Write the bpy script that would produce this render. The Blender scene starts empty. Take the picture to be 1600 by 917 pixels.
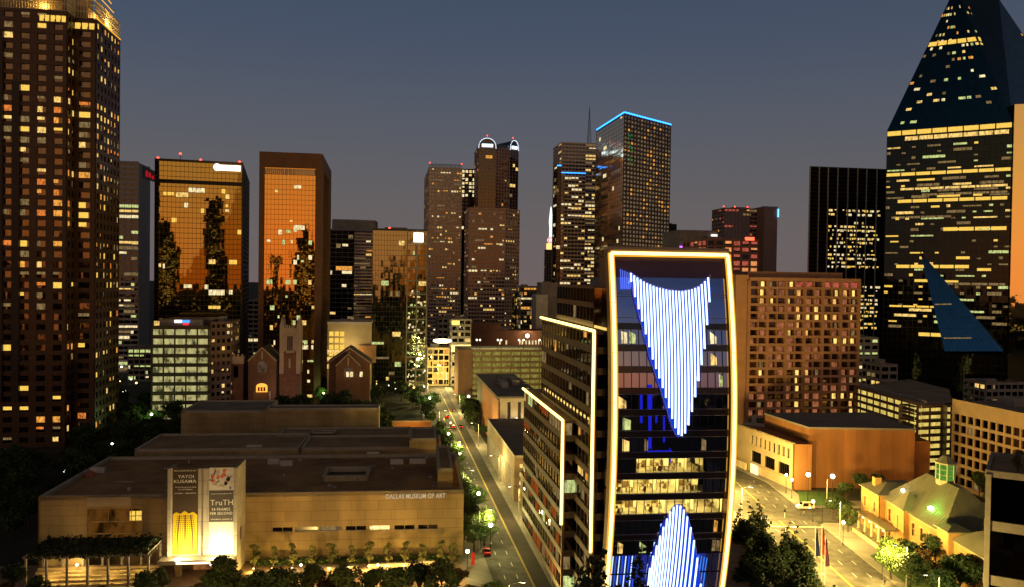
import bpy, math, random
from mathutils import Vector, Matrix
random.seed(11)
R = math.radians
sc = bpy.context.scene
COL = sc.collection

# ---------------------------------------------------------------- camera
EYE = Vector((0, 0, 75.0)); FPX = 1250.0
RM = Matrix.Rotation(R(89.0), 3, 'X') @ Matrix.Rotation(R(0.8), 3, 'Z')
cd = bpy.data.cameras.new('camera'); cam = bpy.data.objects.new('camera', cd); COL.objects.link(cam)
cd.sensor_width = 36.0; cd.lens = 36.0 * FPX / 1600.0; cd.clip_start = 0.5; cd.clip_end = 20000
cam.matrix_world = Matrix.Translation(EYE) @ RM.to_4x4()
sc.camera = cam
sc.view_settings.view_transform = 'Standard'; sc.view_settings.look = 'None'
sc.view_settings.exposure = 0.0; sc.view_settings.gamma = 1.0
sc.cycles.max_bounces = 6; sc.cycles.diffuse_bounces = 2; sc.cycles.glossy_bounces = 3
sc.cycles.transparent_max_bounces = 8; sc.cycles.caustics_reflective = False; sc.cycles.caustics_refractive = False
sc.cycles.sample_clamp_indirect = 4.0

# ---------------------------------------------------------------- dusk sky: blue and mauve ahead, sunset glow behind the viewer
w = bpy.data.worlds.new("World"); sc.world = w; w.use_nodes = True
wt = w.node_tree; wn = wt.nodes; wl = wt.links; wn.clear()
def wnode(t, **k):
    n = wn.new(t)
    for a, b in k.items(): setattr(n, a, b)
    return n
tc = wnode('ShaderNodeTexCoord'); sep = wnode('ShaderNodeSeparateXYZ'); wl.new(tc.outputs['Generated'], sep.inputs[0])
def ramp(tree, stops, inp):
    n = tree.nodes.new('ShaderNodeValToRGB'); e = n.color_ramp.elements
    e[0].position = stops[0][0]; e[0].color = (*stops[0][1], 1)
    e[1].position = stops[-1][0]; e[1].color = (*stops[-1][1], 1)
    for p, c in stops[1:-1]:
        x = e.new(p); x.color = (*c, 1)
    tree.links.new(inp, n.inputs[0]); return n
front = ramp(wt, [(0.0, (.180, .140, .140)), (0.05, (.163, .138, .142)), (0.11, (.136, .124, .132)), (0.19, (.104, .108, .132)), (0.28, (.069, .086, .127)), (0.36, (.054, .070, .110)), (0.55, (.026, .028, .034)), (0.8, (.050, .038, .020))], sep.outputs[2])
back = ramp(wt, [(0.0, (.95, .22, .02)), (0.05, (.85, .25, .03)), (0.12, (.55, .27, .06)), (0.22, (.22, .19, .12)), (0.36, (.09, .12, .16)), (0.6, (.05, .055, .07)), (0.8, (.050, .038, .020))], sep.outputs[2])
az = wnode('ShaderNodeVectorMath', operation='DOT_PRODUCT'); az.inputs[1].default_value = (math.sin(R(-4)), -math.cos(R(-4)), 0)
nrm = wnode('ShaderNodeVectorMath', operation='NORMALIZE'); flat = wnode('ShaderNodeCombineXYZ')
wl.new(sep.outputs[0], flat.inputs[0]); wl.new(sep.outputs[1], flat.inputs[1]); wl.new(flat.outputs[0], nrm.inputs[0]); wl.new(nrm.outputs[0], az.inputs[0])
mr = wnode('ShaderNodeMapRange', interpolation_type='SMOOTHSTEP'); mr.inputs[1].default_value = 0.80; mr.inputs[2].default_value = 0.985
wl.new(az.outputs['Value'], mr.inputs[0])
mx = wnode('ShaderNodeMix', data_type='RGBA'); wl.new(mr.outputs[0], mx.inputs[0]); wl.new(front.outputs[0], mx.inputs[6]); wl.new(back.outputs[0], mx.inputs[7])
sky = wnode('ShaderNodeTexSky', sky_type='NISHITA', sun_disc=False)
sky.sun_elevation = R(0.3); sky.sun_rotation = R(166); sky.dust_density = 3.0; sky.ozone_density = 3.0
bg1 = wnode('ShaderNodeBackground'); bg2 = wnode('ShaderNodeBackground'); add = wnode('ShaderNodeAddShader'); out = wnode('ShaderNodeOutputWorld')
wl.new(sky.outputs[0], bg1.inputs[0]); bg1.inputs[1].default_value = 0.04
wl.new(mx.outputs[2], bg2.inputs[0]); bg2.inputs[1].default_value = 0.86
wl.new(bg1.outputs[0], add.inputs[0]); wl.new(bg2.outputs[0], add.inputs[1]); wl.new(add.outputs[0], out.inputs[0])
# last warm light of the sun that has gone down behind the viewer
sd = bpy.data.lights.new('sun', 'SUN'); sd.energy = 0.16; sd.angle = R(35); sd.color = (1, .55, .28)
so = bpy.data.objects.new('sun', sd); COL.objects.link(so)
so.rotation_euler = (R(79), 0, R(-4)); so.location = (0, -50, 200)

# ---------------------------------------------------------------- photo geometry helpers: pixel of the 1600 px photograph -> point in the world
def rayd(px, py): return RM @ Vector(((px - 800) / FPX, (458.5 - py) / FPX, -1))
def W(px, py, Y): d = rayd(px, py); return EYE + d * (Y / d.y)
def Wz(px, py, z=0.0): d = rayd(px, py); return EYE + d * ((z - EYE.z) / d.z)
RT = RM.transposed()
def proj(p): l = RT @ (Vector(p) - EYE); return 800 + FPX * l.x / -l.z, 458.5 - FPX * l.y / -l.z
def along(p, d, px, z):
    a, b = 0.0, 1.0; t = 0
    f = lambda t: proj((p[0] + d[0] * t, p[1] + d[1] * t, z))[0] - px
    fa = f(a); fb = f(b)
    for _ in range(40):
        if abs(fb - fa) < 1e-9: break
        t = b - fb * (b - a) / (fb - fa); t = max(min(t, 900), -900)
        a, fa = b, fb; b, fb = t, f(t)
        if abs(fb) < 1e-5: break
    return Vector((p[0] + d[0] * b, p[1] + d[1] * b))
TH = R(9)
U = Vector((-math.sin(TH), math.cos(TH))); V = Vector((math.cos(TH), math.sin(TH)))
def V3(p, z): return Vector((p[0], p[1], z))

# ---------------------------------------------------------------- mesh helpers
class MB:
    def __init__(s): s.v = []; s.f = []; s.m = []
    def quad(s, a, b, c, d, m=0):
        n = len(s.v); s.v += [Vector(a), Vector(b), Vector(c), Vector(d)]; s.f.append((n, n+1, n+2, n+3)); s.m.append(m)
    def tri(s, a, b, c, m=0):
        n = len(s.v); s.v += [Vector(a), Vector(b), Vector(c)]; s.f.append((n, n+1, n+2)); s.m.append(m)
    def ngon(s, pts, m=0):
        n = len(s.v); s.v += [Vector(p) for p in pts]; s.f.append(tuple(range(n, n+len(pts)))); s.m.append(m)
    def obox(s, o, a, b, c, m=0):
        o, a, b, c = Vector(o), Vector(a), Vector(b), Vector(c)
        n = len(s.v); s.v += [o, o+a, o+a+b, o+b, o+c, o+a+c, o+a+b+c, o+b+c]
        fs = [(0, 3, 2, 1), (4, 5, 6, 7), (0, 1, 5, 4), (1, 2, 6, 5), (2, 3, 7, 6), (3, 0, 4, 7)]
        if a.cross(b).dot(c) < 0: fs = [tuple(reversed(f)) for f in fs]
        for f in fs: s.f.append(tuple(n+i for i in f)); s.m.append(m)
    def box(s, x0, x1, y0, y1, z0, z1, m=0): s.obox((x0, y0, z0), (x1-x0, 0, 0), (0, y1-y0, 0), (0, 0, z1-z0), m)
    def prism(s, poly, z0, z1, m=0, top=None):
        n = len(s.v); k = len(poly); top = top or poly
        s.v += [V3(p, z0) for p in poly] + [V3(p, z1) for p in top]
        for i in range(k):
            j = (i+1) % k; s.f.append((n+i, n+j, n+k+j, n+k+i)); s.m.append(m)
        s.f.append(tuple(n+k+i for i in range(k))); s.m.append(m)
        s.f.append(tuple(n+i for i in reversed(range(k)))); s.m.append(m)
    def lathe(s, prof, c=(0, 0, 0), seg=10, m=0):
        n = len(s.v); k = len(prof)
        for i in range(seg):
            a = 2*math.pi*i/seg
            for r, z in prof: s.v.append(Vector((c[0]+r*math.cos(a), c[1]+r*math.sin(a), c[2]+z)))
        for i in range(seg):
            j = (i+1) % seg
            for q in range(k-1): s.f.append((n+i*k+q, n+j*k+q, n+j*k+q+1, n+i*k+q+1)); s.m.append(m)
        s.f.append(tuple(n+i*k+k-1 for i in range(seg))); s.m.append(m)
        s.f.append(tuple(n+i*k for i in reversed(range(seg)))); s.m.append(m)
    def tube(s, pts, r, seg=6, m=0):
        n = len(s.v); k = len(pts); rr = r if isinstance(r, (list, tuple)) else [r]*k
        for i, p in enumerate(pts):
            p = Vector(p); t = (Vector(pts[min(i+1, k-1)]) - Vector(pts[max(i-1, 0)])).normalized()
            x = t.cross(Vector((0, 0, 1)) if abs(t.z) < .95 else Vector((1, 0, 0))).normalized(); y = t.cross(x)
            for j in range(seg):
                a = 2*math.pi*j/seg; s.v.append(p + (x*math.cos(a) + y*math.sin(a))*rr[i])
        for i in range(k-1):
            for j in range(seg):
                q = (j+1) % seg; s.f.append((n+i*seg+j, n+i*seg+q, n+(i+1)*seg+q, n+(i+1)*seg+j)); s.m.append(m)
        s.f.append(tuple(n+j for j in range(seg))); s.m.append(m); s.f.append(tuple(n+(k-1)*seg+j for j in reversed(range(seg)))); s.m.append(m)

def mk(name, mb, mats, parent=None, smooth=False):
    if not isinstance(mats, (list, tuple)): mats = [mats]
    me = bpy.data.meshes.new(name)
    off = parent.location if parent is not None and parent.type == 'EMPTY' else (PO.get(parent.name, Vector()) if parent is not None else Vector())
    me.from_pydata([tuple(p - off) for p in mb.v], [], mb.f)
    for m in mats: me.materials.append(m)
    if len(mats) > 1: me.polygons.foreach_set('material_index', mb.m)
    if smooth: me.polygons.foreach_set('use_smooth', [True]*len(me.polygons))
    o = bpy.data.objects.new(name, me); COL.objects.link(o)
    if parent is not None: o.parent = parent; PO[o.name] = off
    return o
PO = {}
def part(name, mb, mat, parent, label=None, smooth=False):
    o = mk(name, mb, mat, parent, smooth)
    if label: o['label'] = label
    return o
def thing(name, label, cat, loc=(0, 0, 0), group=None, rot=0):
    o = bpy.data.objects.new(name, None); COL.objects.link(o); o.empty_display_size = .5
    o.location = loc; o.rotation_euler = (0, 0, rot); tag(o, label, cat, group); return o
def tag(o, label, cat, group=None):
    o['label'] = label; o['category'] = cat
    if group: o['group'] = group
    return o
def struct(name, mb, mat): o = mk(name, mb, mat); o['kind'] = 'structure'; return o
def dup(src, loc, rot=0, label=None, group=None, scale=1.0):
    r = src.copy(); COL.objects.link(r); r.location = loc; r.rotation_euler = (0, 0, rot); r.scale = (scale, scale, scale) if not isinstance(scale, tuple) else scale
    if label: r['label'] = label
    if group: r['group'] = group
    for ch in KIDS.setdefault(src.name, list(src.children)):
        c = ch.copy(); COL.objects.link(c); c.parent = r
        for g in KIDS.setdefault(ch.name, list(ch.children)):
            d = g.copy(); COL.objects.link(d); d.parent = c
    return r
KIDS = {}

# ---------------------------------------------------------------- materials
def newmat(name):
    m = bpy.data.materials.new(name); m.use_nodes = True; t = m.node_tree; t.nodes.clear()
    o = t.nodes.new('ShaderNodeOutputMaterial'); return m, t, o
def pbr(name, col, rough=.8, var=.25, scale=.25, metal=0.0, bump=.0, streak=False, spec=.3):
    m, t, o = newmat(name); b = t.nodes.new('ShaderNodeBsdfPrincipled'); t.links.new(b.outputs[0], o.inputs[0])
    g = t.nodes.new('ShaderNodeNewGeometry')
    n = t.nodes.new('ShaderNodeTexNoise'); n.inputs['Scale'].default_value = scale; n.inputs['Detail'].default_value = 6
    mp = t.nodes.new('ShaderNodeMapping'); t.links.new(g.outputs['Position'], mp.inputs[0]); t.links.new(mp.outputs[0], n.inputs['Vector'])
    if streak: mp.inputs['Scale'].default_value = (1, 1, .25)
    c0 = tuple(max(0, c*(1-var)) for c in col); c1 = tuple(min(1, c*(1+var)) for c in col)
    r = ramp(t, [(.3, c0), (.7, c1)], n.outputs['Fac']); t.links.new(r.outputs[0], b.inputs['Base Color'])
    b.inputs['Roughness'].default_value = rough; b.inputs['Metallic'].default_value = metal
    b.inputs['Specular IOR Level'].default_value = spec
    if bump:
        n2 = t.nodes.new('ShaderNodeTexNoise'); n2.inputs['Scale'].default_value = 3; t.links.new(g.outputs['Position'], n2.inputs['Vector'])
        bp = t.nodes.new('ShaderNodeBump'); bp.inputs['Strength'].default_value = bump; bp.inputs['Distance'].default_value = .1
        t.links.new(n2.outputs['Fac'], bp.inputs['Height']); t.links.new(bp.outputs[0], b.inputs['Normal'])
    return m
def blocks(name, col, bw, bh, var=.2, ang=6, mortar=.55, ms=.012, rough=.85):
    """large stone or concrete panels laid in courses along a wall"""
    m = pbr(name, col, rough, var, .12, streak=True); t = m.node_tree; b = [n for n in t.nodes if n.type == 'BSDF_PRINCIPLED'][0]
    g = t.nodes.new('ShaderNodeNewGeometry'); rt = t.nodes.new('ShaderNodeVectorRotate'); rt.rotation_type = 'Z_AXIS'; rt.inputs['Angle'].default_value = -R(ang)
    t.links.new(g.outputs['Position'], rt.inputs[0])
    s = t.nodes.new('ShaderNodeSeparateXYZ'); t.links.new(rt.outputs[0], s.inputs[0])
    ad = t.nodes.new('ShaderNodeMath'); ad.operation = 'ADD'; t.links.new(s.outputs[0], ad.inputs[0]); t.links.new(s.outputs[1], ad.inputs[1])
    cb = t.nodes.new('ShaderNodeCombineXYZ'); t.links.new(ad.outputs[0], cb.inputs[0]); t.links.new(s.outputs[2], cb.inputs[1])
    br = t.nodes.new('ShaderNodeTexBrick'); br.inputs['Scale'].default_value = 1; br.inputs['Brick Width'].default_value = bw; br.inputs['Row Height'].default_value = bh
    br.inputs['Mortar Size'].default_value = ms*bh; br.inputs['Color1'].default_value = (1, 1, 1, 1); br.inputs['Color2'].default_value = (.82, .82, .82, 1); br.inputs['Mortar'].default_value = (mortar, mortar, mortar, 1)
    t.links.new(cb.outputs[0], br.inputs['Vector'])
    mu = t.nodes.new('ShaderNodeMix'); mu.data_type = 'RGBA'; mu.blend_type = 'MULTIPLY'; mu.inputs[0].default_value = 1
    src = b.inputs['Base Color'].links[0].from_socket; t.links.new(src, mu.inputs[6]); t.links.new(br.outputs[0], mu.inputs[7]); t.links.new(mu.outputs[2], b.inputs['Base Color'])
    return m
def mirror(name, tint, rough=.04, jit=.012, ang=9, pw=1.6, ph=3.9, mix=1.0):
    """reflective curtain-wall glass, each pane set at a slightly different angle"""
    m, t, o = newmat(name); b = t.nodes.new('ShaderNodeBsdfPrincipled'); t.links.new(b.outputs[0], o.inputs[0])
    g = t.nodes.new('ShaderNodeNewGeometry'); rt = t.nodes.new('ShaderNodeVectorRotate'); rt.rotation_type = 'Z_AXIS'; rt.inputs['Angle'].default_value = -R(ang)
    t.links.new(g.outputs['Position'], rt.inputs[0])
    sn = t.nodes.new('ShaderNodeVectorMath'); sn.operation = 'SNAP'; sn.inputs[1].default_value = (pw, 30, ph); t.links.new(rt.outputs[0], sn.inputs[0])
    wn_ = t.nodes.new('ShaderNodeTexWhiteNoise'); wn_.noise_dimensions = '3D'; t.links.new(sn.outputs[0], wn_.inputs[0])
    sb = t.nodes.new('ShaderNodeVectorMath'); sb.operation = 'SUBTRACT'; sb.inputs[1].default_value = (.5, .5, .5); t.links.new(wn_.outputs['Color'], sb.inputs[0])
    scn = t.nodes.new('ShaderNodeVectorMath'); scn.operation = 'SCALE'; scn.inputs['Scale'].default_value = jit*2; t.links.new(sb.outputs[0], scn.inputs[0])
    n2 = t.nodes.new('ShaderNodeTexNoise'); n2.inputs['Scale'].default_value = .6; t.links.new(g.outputs['Position'], n2.inputs['Vector'])
    sb2 = t.nodes.new('ShaderNodeVectorMath'); sb2.operation = 'SUBTRACT'; sb2.inputs[1].default_value = (.5, .5, .5); t.links.new(n2.outputs['Color'], sb2.inputs[0])
    sc2 = t.nodes.new('ShaderNodeVectorMath'); sc2.operation = 'SCALE'; sc2.inputs['Scale'].default_value = jit*1.5; t.links.new(sb2.outputs[0], sc2.inputs[0])
    a0 = t.nodes.new('ShaderNodeVectorMath'); t.links.new(scn.outputs[0], a0.inputs[0]); t.links.new(sc2.outputs[0], a0.inputs[1])
    a1 = t.nodes.new('ShaderNodeVectorMath'); t.links.new(g.outputs['Normal'], a1.inputs[0]); t.links.new(a0.outputs[0], a1.inputs[1])
    nn = t.nodes.new('ShaderNodeVectorMath'); nn.operation = 'NORMALIZE'; t.links.new(a1.outputs[0], nn.inputs[0]); t.links.new(nn.outputs[0], b.inputs['Normal'])
    b.inputs['Base Color'].default_value = (*tint, 1); b.inputs['Metallic'].default_value = mix; b.inputs['Roughness'].default_value = rough
    return m
def litmat(name, col, st, scale=.9, lo=.25, samp=False):
    """a lit room seen through its window: uneven brightness from furniture, blinds and ceiling lights"""
    m, t, o = newmat(name); e = t.nodes.new('ShaderNodeEmission'); t.links.new(e.outputs[0], o.inputs[0])
    g = t.nodes.new('ShaderNodeNewGeometry'); n = t.nodes.new('ShaderNodeTexNoise'); n.inputs['Scale'].default_value = scale; n.inputs['Detail'].default_value = 3; n.inputs['Roughness'].default_value = .7
    mp = t.nodes.new('ShaderNodeMapping'); mp.inputs['Scale'].default_value = (1.3, 1.3, .6); t.links.new(g.outputs['Position'], mp.inputs[0]); t.links.new(mp.outputs[0], n.inputs['Vector'])
    r = ramp(t, [(.36, tuple(c*lo for c in col)), (.5, tuple(c*.7 for c in col)), (.66, col)], n.outputs['Fac'])
    t.links.new(r.outputs[0], e.inputs[0]); e.inputs[1].default_value = st
    m.cycles.emission_sampling = 'AUTO' if samp else 'NONE'; return m
def emit(name, col, st, samp=False):
    m, t, o = newmat(name); e = t.nodes.new('ShaderNodeEmission'); t.links.new(e.outputs[0], o.inputs[0])
    e.inputs[0].default_value = (*col, 1); e.inputs[1].default_value = st; m.cycles.emission_sampling = 'AUTO' if samp else 'NONE'; return m
def clearglass(name, refl=.35, tint=(.75, .8, .8)):
    m, t, o = newmat(name); tr = t.nodes.new('ShaderNodeBsdfTransparent'); tr.inputs[0].default_value = (*tint, 1)
    gl = t.nodes.new('ShaderNodeBsdfGlossy'); gl.inputs['Roughness'].default_value = .02; gl.inputs[0].default_value = (.8, .85, 1, 1)
    mx_ = t.nodes.new('ShaderNodeMixShader'); mx_.inputs[0].default_value = refl
    t.links.new(tr.outputs[0], mx_.inputs[1]); t.links.new(gl.outputs[0], mx_.inputs[2]); t.links.new(mx_.outputs[0], o.inputs[0]); return m

L_AMB = litmat('window_amber', (1.0, .42, .07), 1.2)
L_YEL = litmat('window_yellow', (1.0, .64, .18), 1.4)
L_PAL = litmat('window_pale', (1.0, .80, .42), 1.4)
L_GRN = litmat('window_fluorescent', (.80, .90, .32), 1.0)
L_ORG = litmat('window_orange', (1.0, .28, .05), 1.0)
L_DIM = litmat('window_dim', (.55, .36, .14), .55)
L_PNK = litmat('pink_sunset_sheen', (1.0, .2, .12), .6)
L_BLU = emit('window_blue', (.08, .12, 1), 1.6)
L_GOLD = litmat('window_gold', (1.0, .62, .10), 1.4, 2.5, .55)
WARM = [L_AMB, L_AMB, L_YEL, L_DIM, L_DIM]
OFFICE = [L_YEL, L_PAL, L_AMB, L_DIM, L_DIM]

CONC = pbr('concrete', (.30, .27, .24), .85, .2, .3)
CONC_L = pbr('pale_concrete', (.46, .42, .38), .85, .15, .3)
GRAN = pbr('brown_granite', (.16, .095, .07), .5, .2, .4)
DARKM = pbr('dark_metal', (.03, .028, .027), .45, .2, 1, .6)
WHITE_P = pbr('white_paint', (.75, .74, .70), .5, .08, 1)
ROOF = pbr('roof_membrane', (.30, .20, .11), .9, .3, .12)
ROOF_G = pbr('grey_roof', (.22, .19, .15), .9, .25, .15)
BRICK = blocks('red_brick', (.22, .095, .06), 1.2, .4, .2)
BRICKB = blocks('brown_brick', (.26, .14, .08), 1.5, .5, .2)
GL_DARK = mirror('dark_glass', (.045, .045, .05), .05, .012)
GL_MID = mirror('tinted_glass', (.13, .12, .12), .05, .012)
GL_BRZ = mirror('bronze_mirror_glass', (.62, .50, .22), .03, .007)
GL_ORG = mirror('copper_mirror_glass', (.75, .52, .25), .03, .006)
GL_GRN = mirror('green_mirror_glass', (.30, .33, .22), .04, .01)
GL_BLU = mirror('blue_mirror_glass', (.55, .72, .8), .04, .01)
RED_L = emit('red_beacon', (1, .05, .03), 6)
BLUE_L = emit('blue_led', (.02, .22, 1), 5)
AMB_G = emit('amber_halo_glow', (1, .45, .03), 1.2)

# ---------------------------------------------------------------- facades
def run_windows(root, A, B, z0, z1, nb, nf, lit, n3, sp, pr, out, slope=None):
    """collect lit stretches of one facade as quads (merged over neighbouring bays)"""
    d = B - A; fh = (z1 - z0)/nf
    p = lit.get('p', .15); mats = lit.get('mats', OFFICE); zf = lit.get('zf'); rl = lit.get('run', .55); bays = lit.get('bays')
    for j in range(nf):
        q = p*random.choice([.15, .4, .7, 1, 1, 1.6, 3.0])
        f = (j+.5)/nf
        if zf: q = zf(f, q)
        i = 0
        while i < nb:
            if bays and not bays(i/nb): i += 1; continue
            if random.random() < q:
                k = 1
                while i+k < nb and k < lit.get('maxrun', 4) and random.random() < rl: k += 1
                a = (i+pr*.5)/nb; b = (i+k-pr*.5)/nb
                if random.random() < lit.get('frag', .35): b = a + (b-a)*random.uniform(.35, .9)
                za = z0 + (j+sp)*fh; zb = z0 + (j+1)*fh - .05
                if random.random() < .5: za += (zb-za)*random.uniform(.1, .6)
                m = random.choice(mats)
                c0 = A + d*a; c1 = A + d*b
                off = n3*.07
                out.append((V3(c0, za)+off, V3(c1, za)+off, V3(c1, zb)+off, V3(c0, zb)+off, m))
                i += k
            else: i += 1
def put_windows(root, quads, cap=95, name='window'):
    quads = sorted(quads, key=lambda q: -((q[1]-q[0]).length*(q[2]-q[1]).length))
    for q in quads[:cap]:
        mb = MB(); mb.quad(*q[:4]); mk(name, mb, q[4], root)
    rest = quads[cap:]
    if rest:
        mats = []; mb = MB()
        for q in rest:
            if q[4] not in mats: mats.append(q[4])
            mb.quad(*q[:4], m=mats.index(q[4]))
        o = mk('small_windows', mb, mats, root); o['kind'] = 'stuff'
def tower(root, poly, z0, z1, fh=3.9, bw=4.0, core=None, wall=None, sp=.35, pr=.2, dep=.4, lit=None, faces=None, roof=True, capw=95, wallname='wall', parapet=1.2, allsides=False):
    core = core or GL_DARK; wall = wall or CONC
    mb = MB(); mb.prism(poly, z0, z1); part('glass_facade', mb, core, root)
    wb = MB(); quads = []; n = len(poly)
    nf = max(1, round((z1-z0)/fh)); h = (z1-z0)/nf
    for i in range(n):
        A = Vector(poly[i][:2]); B = Vector(poly[(i+1) % n][:2]); d = B-A; L = d.length
        if L < .5: continue
        nn = Vector((d.y, -d.x)).normalized(); mid = (A+B)/2
        o = dict(sp=sp, pr=pr, bw=bw, dep=dep, lit=lit)
        if faces and i in faces: o.update(faces[i])
        vis = nn.dot(Vector((EYE.x, EYE.y)) - mid) > 0
        if not vis and not allsides:
            o['lit'] = None
            if L > 5: o['bw'] = max(o['bw'], L/6)
        nb = max(1, round(L/o['bw'])); n3 = Vector((nn.x, nn.y, 0)); D = V3(d, 0); dp = o['dep']
        if o.get('blank'):
            wb.obox(V3(A, z0), D, n3*dp, (0, 0, z1-z0)); continue
        if o['sp'] > 0:
            for j in range(nf): wb.obox(V3(A, z0+j*h), D, n3*dp, (0, 0, o['sp']*h))
        wb.obox(V3(A, z1-.2), D, n3*(dp+.02), (0, 0, .2+parapet))
        if o['pr'] > 0:
            pw = o['pr']*L/nb
            for k in range(nb+1):
                c = A + d*(k/nb); hw = pw/2
                c0 = c - d.normalized()*hw if k > 0 else c; ww = pw if 0 < k < nb else hw
                wb.obox(V3(c0, z0+.01), V3(d.normalized()*ww, 0), n3*(dp*o.get('pd', .85)), (0, 0, z1-z0-.3))
        if o['lit']: run_windows(root, A, B, z0, z1, nb, nf, o['lit'], n3, o['sp'], o['pr'], quads)
    if wb.v: part(wallname, wb, wall, root)
    if roof:
        c = sum((Vector(p[:2]) for p in poly), Vector((0, 0)))/n
        rb = MB(); rb.prism([c + (Vector(p[:2])-c)*.985 for p in poly], z1+.01, z1+.25); part('roof', rb, ROOF, root)
        rb = MB(); rnd = random.Random(int(z1*10)); ax = (Vector(poly[1][:2])-Vector(poly[0][:2])); ay = (Vector(poly[-1][:2])-Vector(poly[0][:2])); o0 = Vector(poly[0][:2])
        if ax.length > 8 and ay.length > 8:
            a, b = rnd.uniform(.15, .35), rnd.uniform(.25, .4); s1, s2 = rnd.uniform(.25, .45), rnd.uniform(.2, .4)
            rb.obox(V3(o0+ax*a+ay*b, z1+.2), V3(ax*s1, 0), V3(ay*s2, 0), (0, 0, rnd.uniform(1.8, 3.2))); part('plant_room', rb, CONC, root)
    put_windows(root, quads, capw)
    return root
def foot(pxl, pxr, Y, py, side=None, depth=None, vd=None, ud=None):
    vd = vd or V; ud = ud or U
    A = W(pxl, py, Y); z = A.z; B = along(A, vd, pxr, z); a = Vector((A.x, A.y))
    if side is not None:
        if side > (pxl+pxr)/2: D = (along(B, ud, side, z)-B).length
        else: D = (along(a, ud, side, z)-a).length
    else: D = depth or 35
    D = min(D, 110)
    return [a, B, B+ud*D, a+ud*D], z
def bldg(name, label, cat, pxl, pxr, Y, py, side=None, depth=None, vd=None, ud=None, z0=0, group=None, **k):
    poly, z = foot(pxl, pxr, Y, py, side, depth, vd, ud)
    r = thing(name, label, cat, (poly[0].x, poly[0].y, z0), group)
    tower(r, poly, z0, z, **k); return r, poly, z
def strip(root, pts, r, mat, name='light_strip', seg=6, label=None):
    mb = MB(); mb.tube(pts, r, seg); return part(name, mb, mat, root, label, True)
def holes_wall(mb, A, B, z0, z1, holes, dep=.5, back=None):
    """wall from A to B (outward side to the right of A->B) with real openings; holes = (s0,s1,za,zb) in metres"""
    A = Vector(A[:2]); B = Vector(B[:2]); d = (B-A); L = d.length; t = d/L; nn = Vector((t.y, -t.x)); n3 = V3(nn, 0)
    ss = sorted(set([0, L]+[h[0] for h in holes]+[h[1] for h in holes])); zz = sorted(set([z0, z1]+[h[2] for h in holes]+[h[3] for h in holes]))
    P = lambda s, z, k=0: V3(A+t*s, z) - n3*k
    for a, b in zip(ss, ss[1:]):
        for c, e in zip(zz, zz[1:]):
            if b-a < 1e-4 or e-c < 1e-4: continue
            m = ((a+b)/2, (c+e)/2)
            if any(h[0] < m[0] < h[1] and h[2] < m[1] < h[3] for h in holes): continue
            mb.quad(P(a, c), P(b, c), P(b, e), P(a, e))
    for s0, s1, za, zb in holes:
        mb.quad(P(s0, za), P(s0, za, dep), P(s0, zb, dep), P(s0, zb)); mb.quad(P(s1, za), P(s1, zb), P(s1, zb, dep), P(s1, za, dep))
        mb.quad(P(s0, za), P(s1, za), P(s1, za, dep), P(s0, za, dep)); mb.quad(P(s0, zb), P(s0, zb, dep), P(s1, zb, dep), P(s1, zb))
    return P
def text(parent, s, size, pos, xdir, mat, name='lettering', ext=.03, align='LEFT', sx=1.0, font=None):
    cu = bpy.data.curves.new(name, 'FONT'); cu.body = s; cu.size = size; cu.extrude = ext; cu.align_x = align; cu.space_character = 1.05
    cu.offset = size*.006; cu.resolution_u = 3
    o = bpy.data.objects.new(name, cu); me = o.to_mesh(); me2 = me.copy(); o.to_mesh_clear(); bpy.data.objects.remove(o)
    x = Vector((xdir[0], xdir[1], 0)).normalized(); z = Vector((0, 0, 1)); y = x.cross(z)*-1
    M = Matrix(((x.x, 0, -y.x*-1), (x.y, 0, -y.y*-1), (0, 1, 0)))
    nrm_ = Vector((x.y, -x.x, 0))
    off = parent.location
    for v in me2.vertices:
        c = v.co.copy(); v.co = Vector(pos) - off + x*c.x*sx + z*c.y + nrm_*c.z
    me2.materials.clear(); me2.materials.append(mat)
    q = bpy.data.objects.new(name, me2); COL.objects.link(q); q.parent = parent; return q
# ================================================================ GROUND, ROADS
GRD = pbr('ground_soil', (.035, .035, .025), .95, .5, .05)
ASPH = pbr('asphalt', (.085, .078, .068), .8, .4, .35)
ASPH2 = pbr('dark_asphalt', (.045, .035, .03), .85, .2, .2)
SIDE = blocks('sidewalk_concrete', (.27, .25, .22), 1.5, 1.5, .15, 9, .7, .02)
PAINT_W = pbr('road_paint_white', (.75, .74, .68), .6, .2, 2)
PAINT_Y = pbr('road_paint_yellow', (.70, .48, .05), .6, .2, 2)
PLAZA = blocks('plaza_paving', (.30, .20, .13), 2.5, 2.5, .2, 6, .6, .02)
g = MB(); g.quad((-6000, -4000, 0), (6000, -4000, 0), (6000, 9000, 0), (-6000, 9000, 0)); struct('ground', g, GRD)
O0 = Vector((4.5, 207.0))                       # a point on the yellow line of the left street
def S(s, t): return O0 + U*s + V*t              # street coordinates
def strip4(s0, s1, t0, t1, z): return [V3(S(s0, t0), z), V3(S(s0, t1), z), V3(S(s1, t1), z), V3(S(s1, t0), z)]
g = MB(); g.quad(*strip4(-80, 900, -9.6, 4.3, .012)); struct('road', g, ASPH)
g = MB(); g.quad(*strip4(-80, 190, .35, 4.2, .016)); struct('bus_lane', g, ASPH2)
g = MB(); g.quad(*strip4(-80, 330, -.18, -.06, .02)); g.quad(*strip4(-80, 330, .1, .22, .02)); struct('road_centre_line', g, PAINT_Y)
g = MB()
for s in range(-70, 160, 9):
    for t in (-3.1, -6.3): g.quad(*strip4(s, s+2.8, t-.08, t+.08, .02))
for s in range(120, 124, 2): pass
struct('road_lane_dashes', g, PAINT_W)
g = MB(); g.obox(V3(S(-80, 4.3), 0), V3(V*5.0, 0), V3(U*430, 0), (0, 0, .14)); struct('pavement', g, SIDE)
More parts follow.
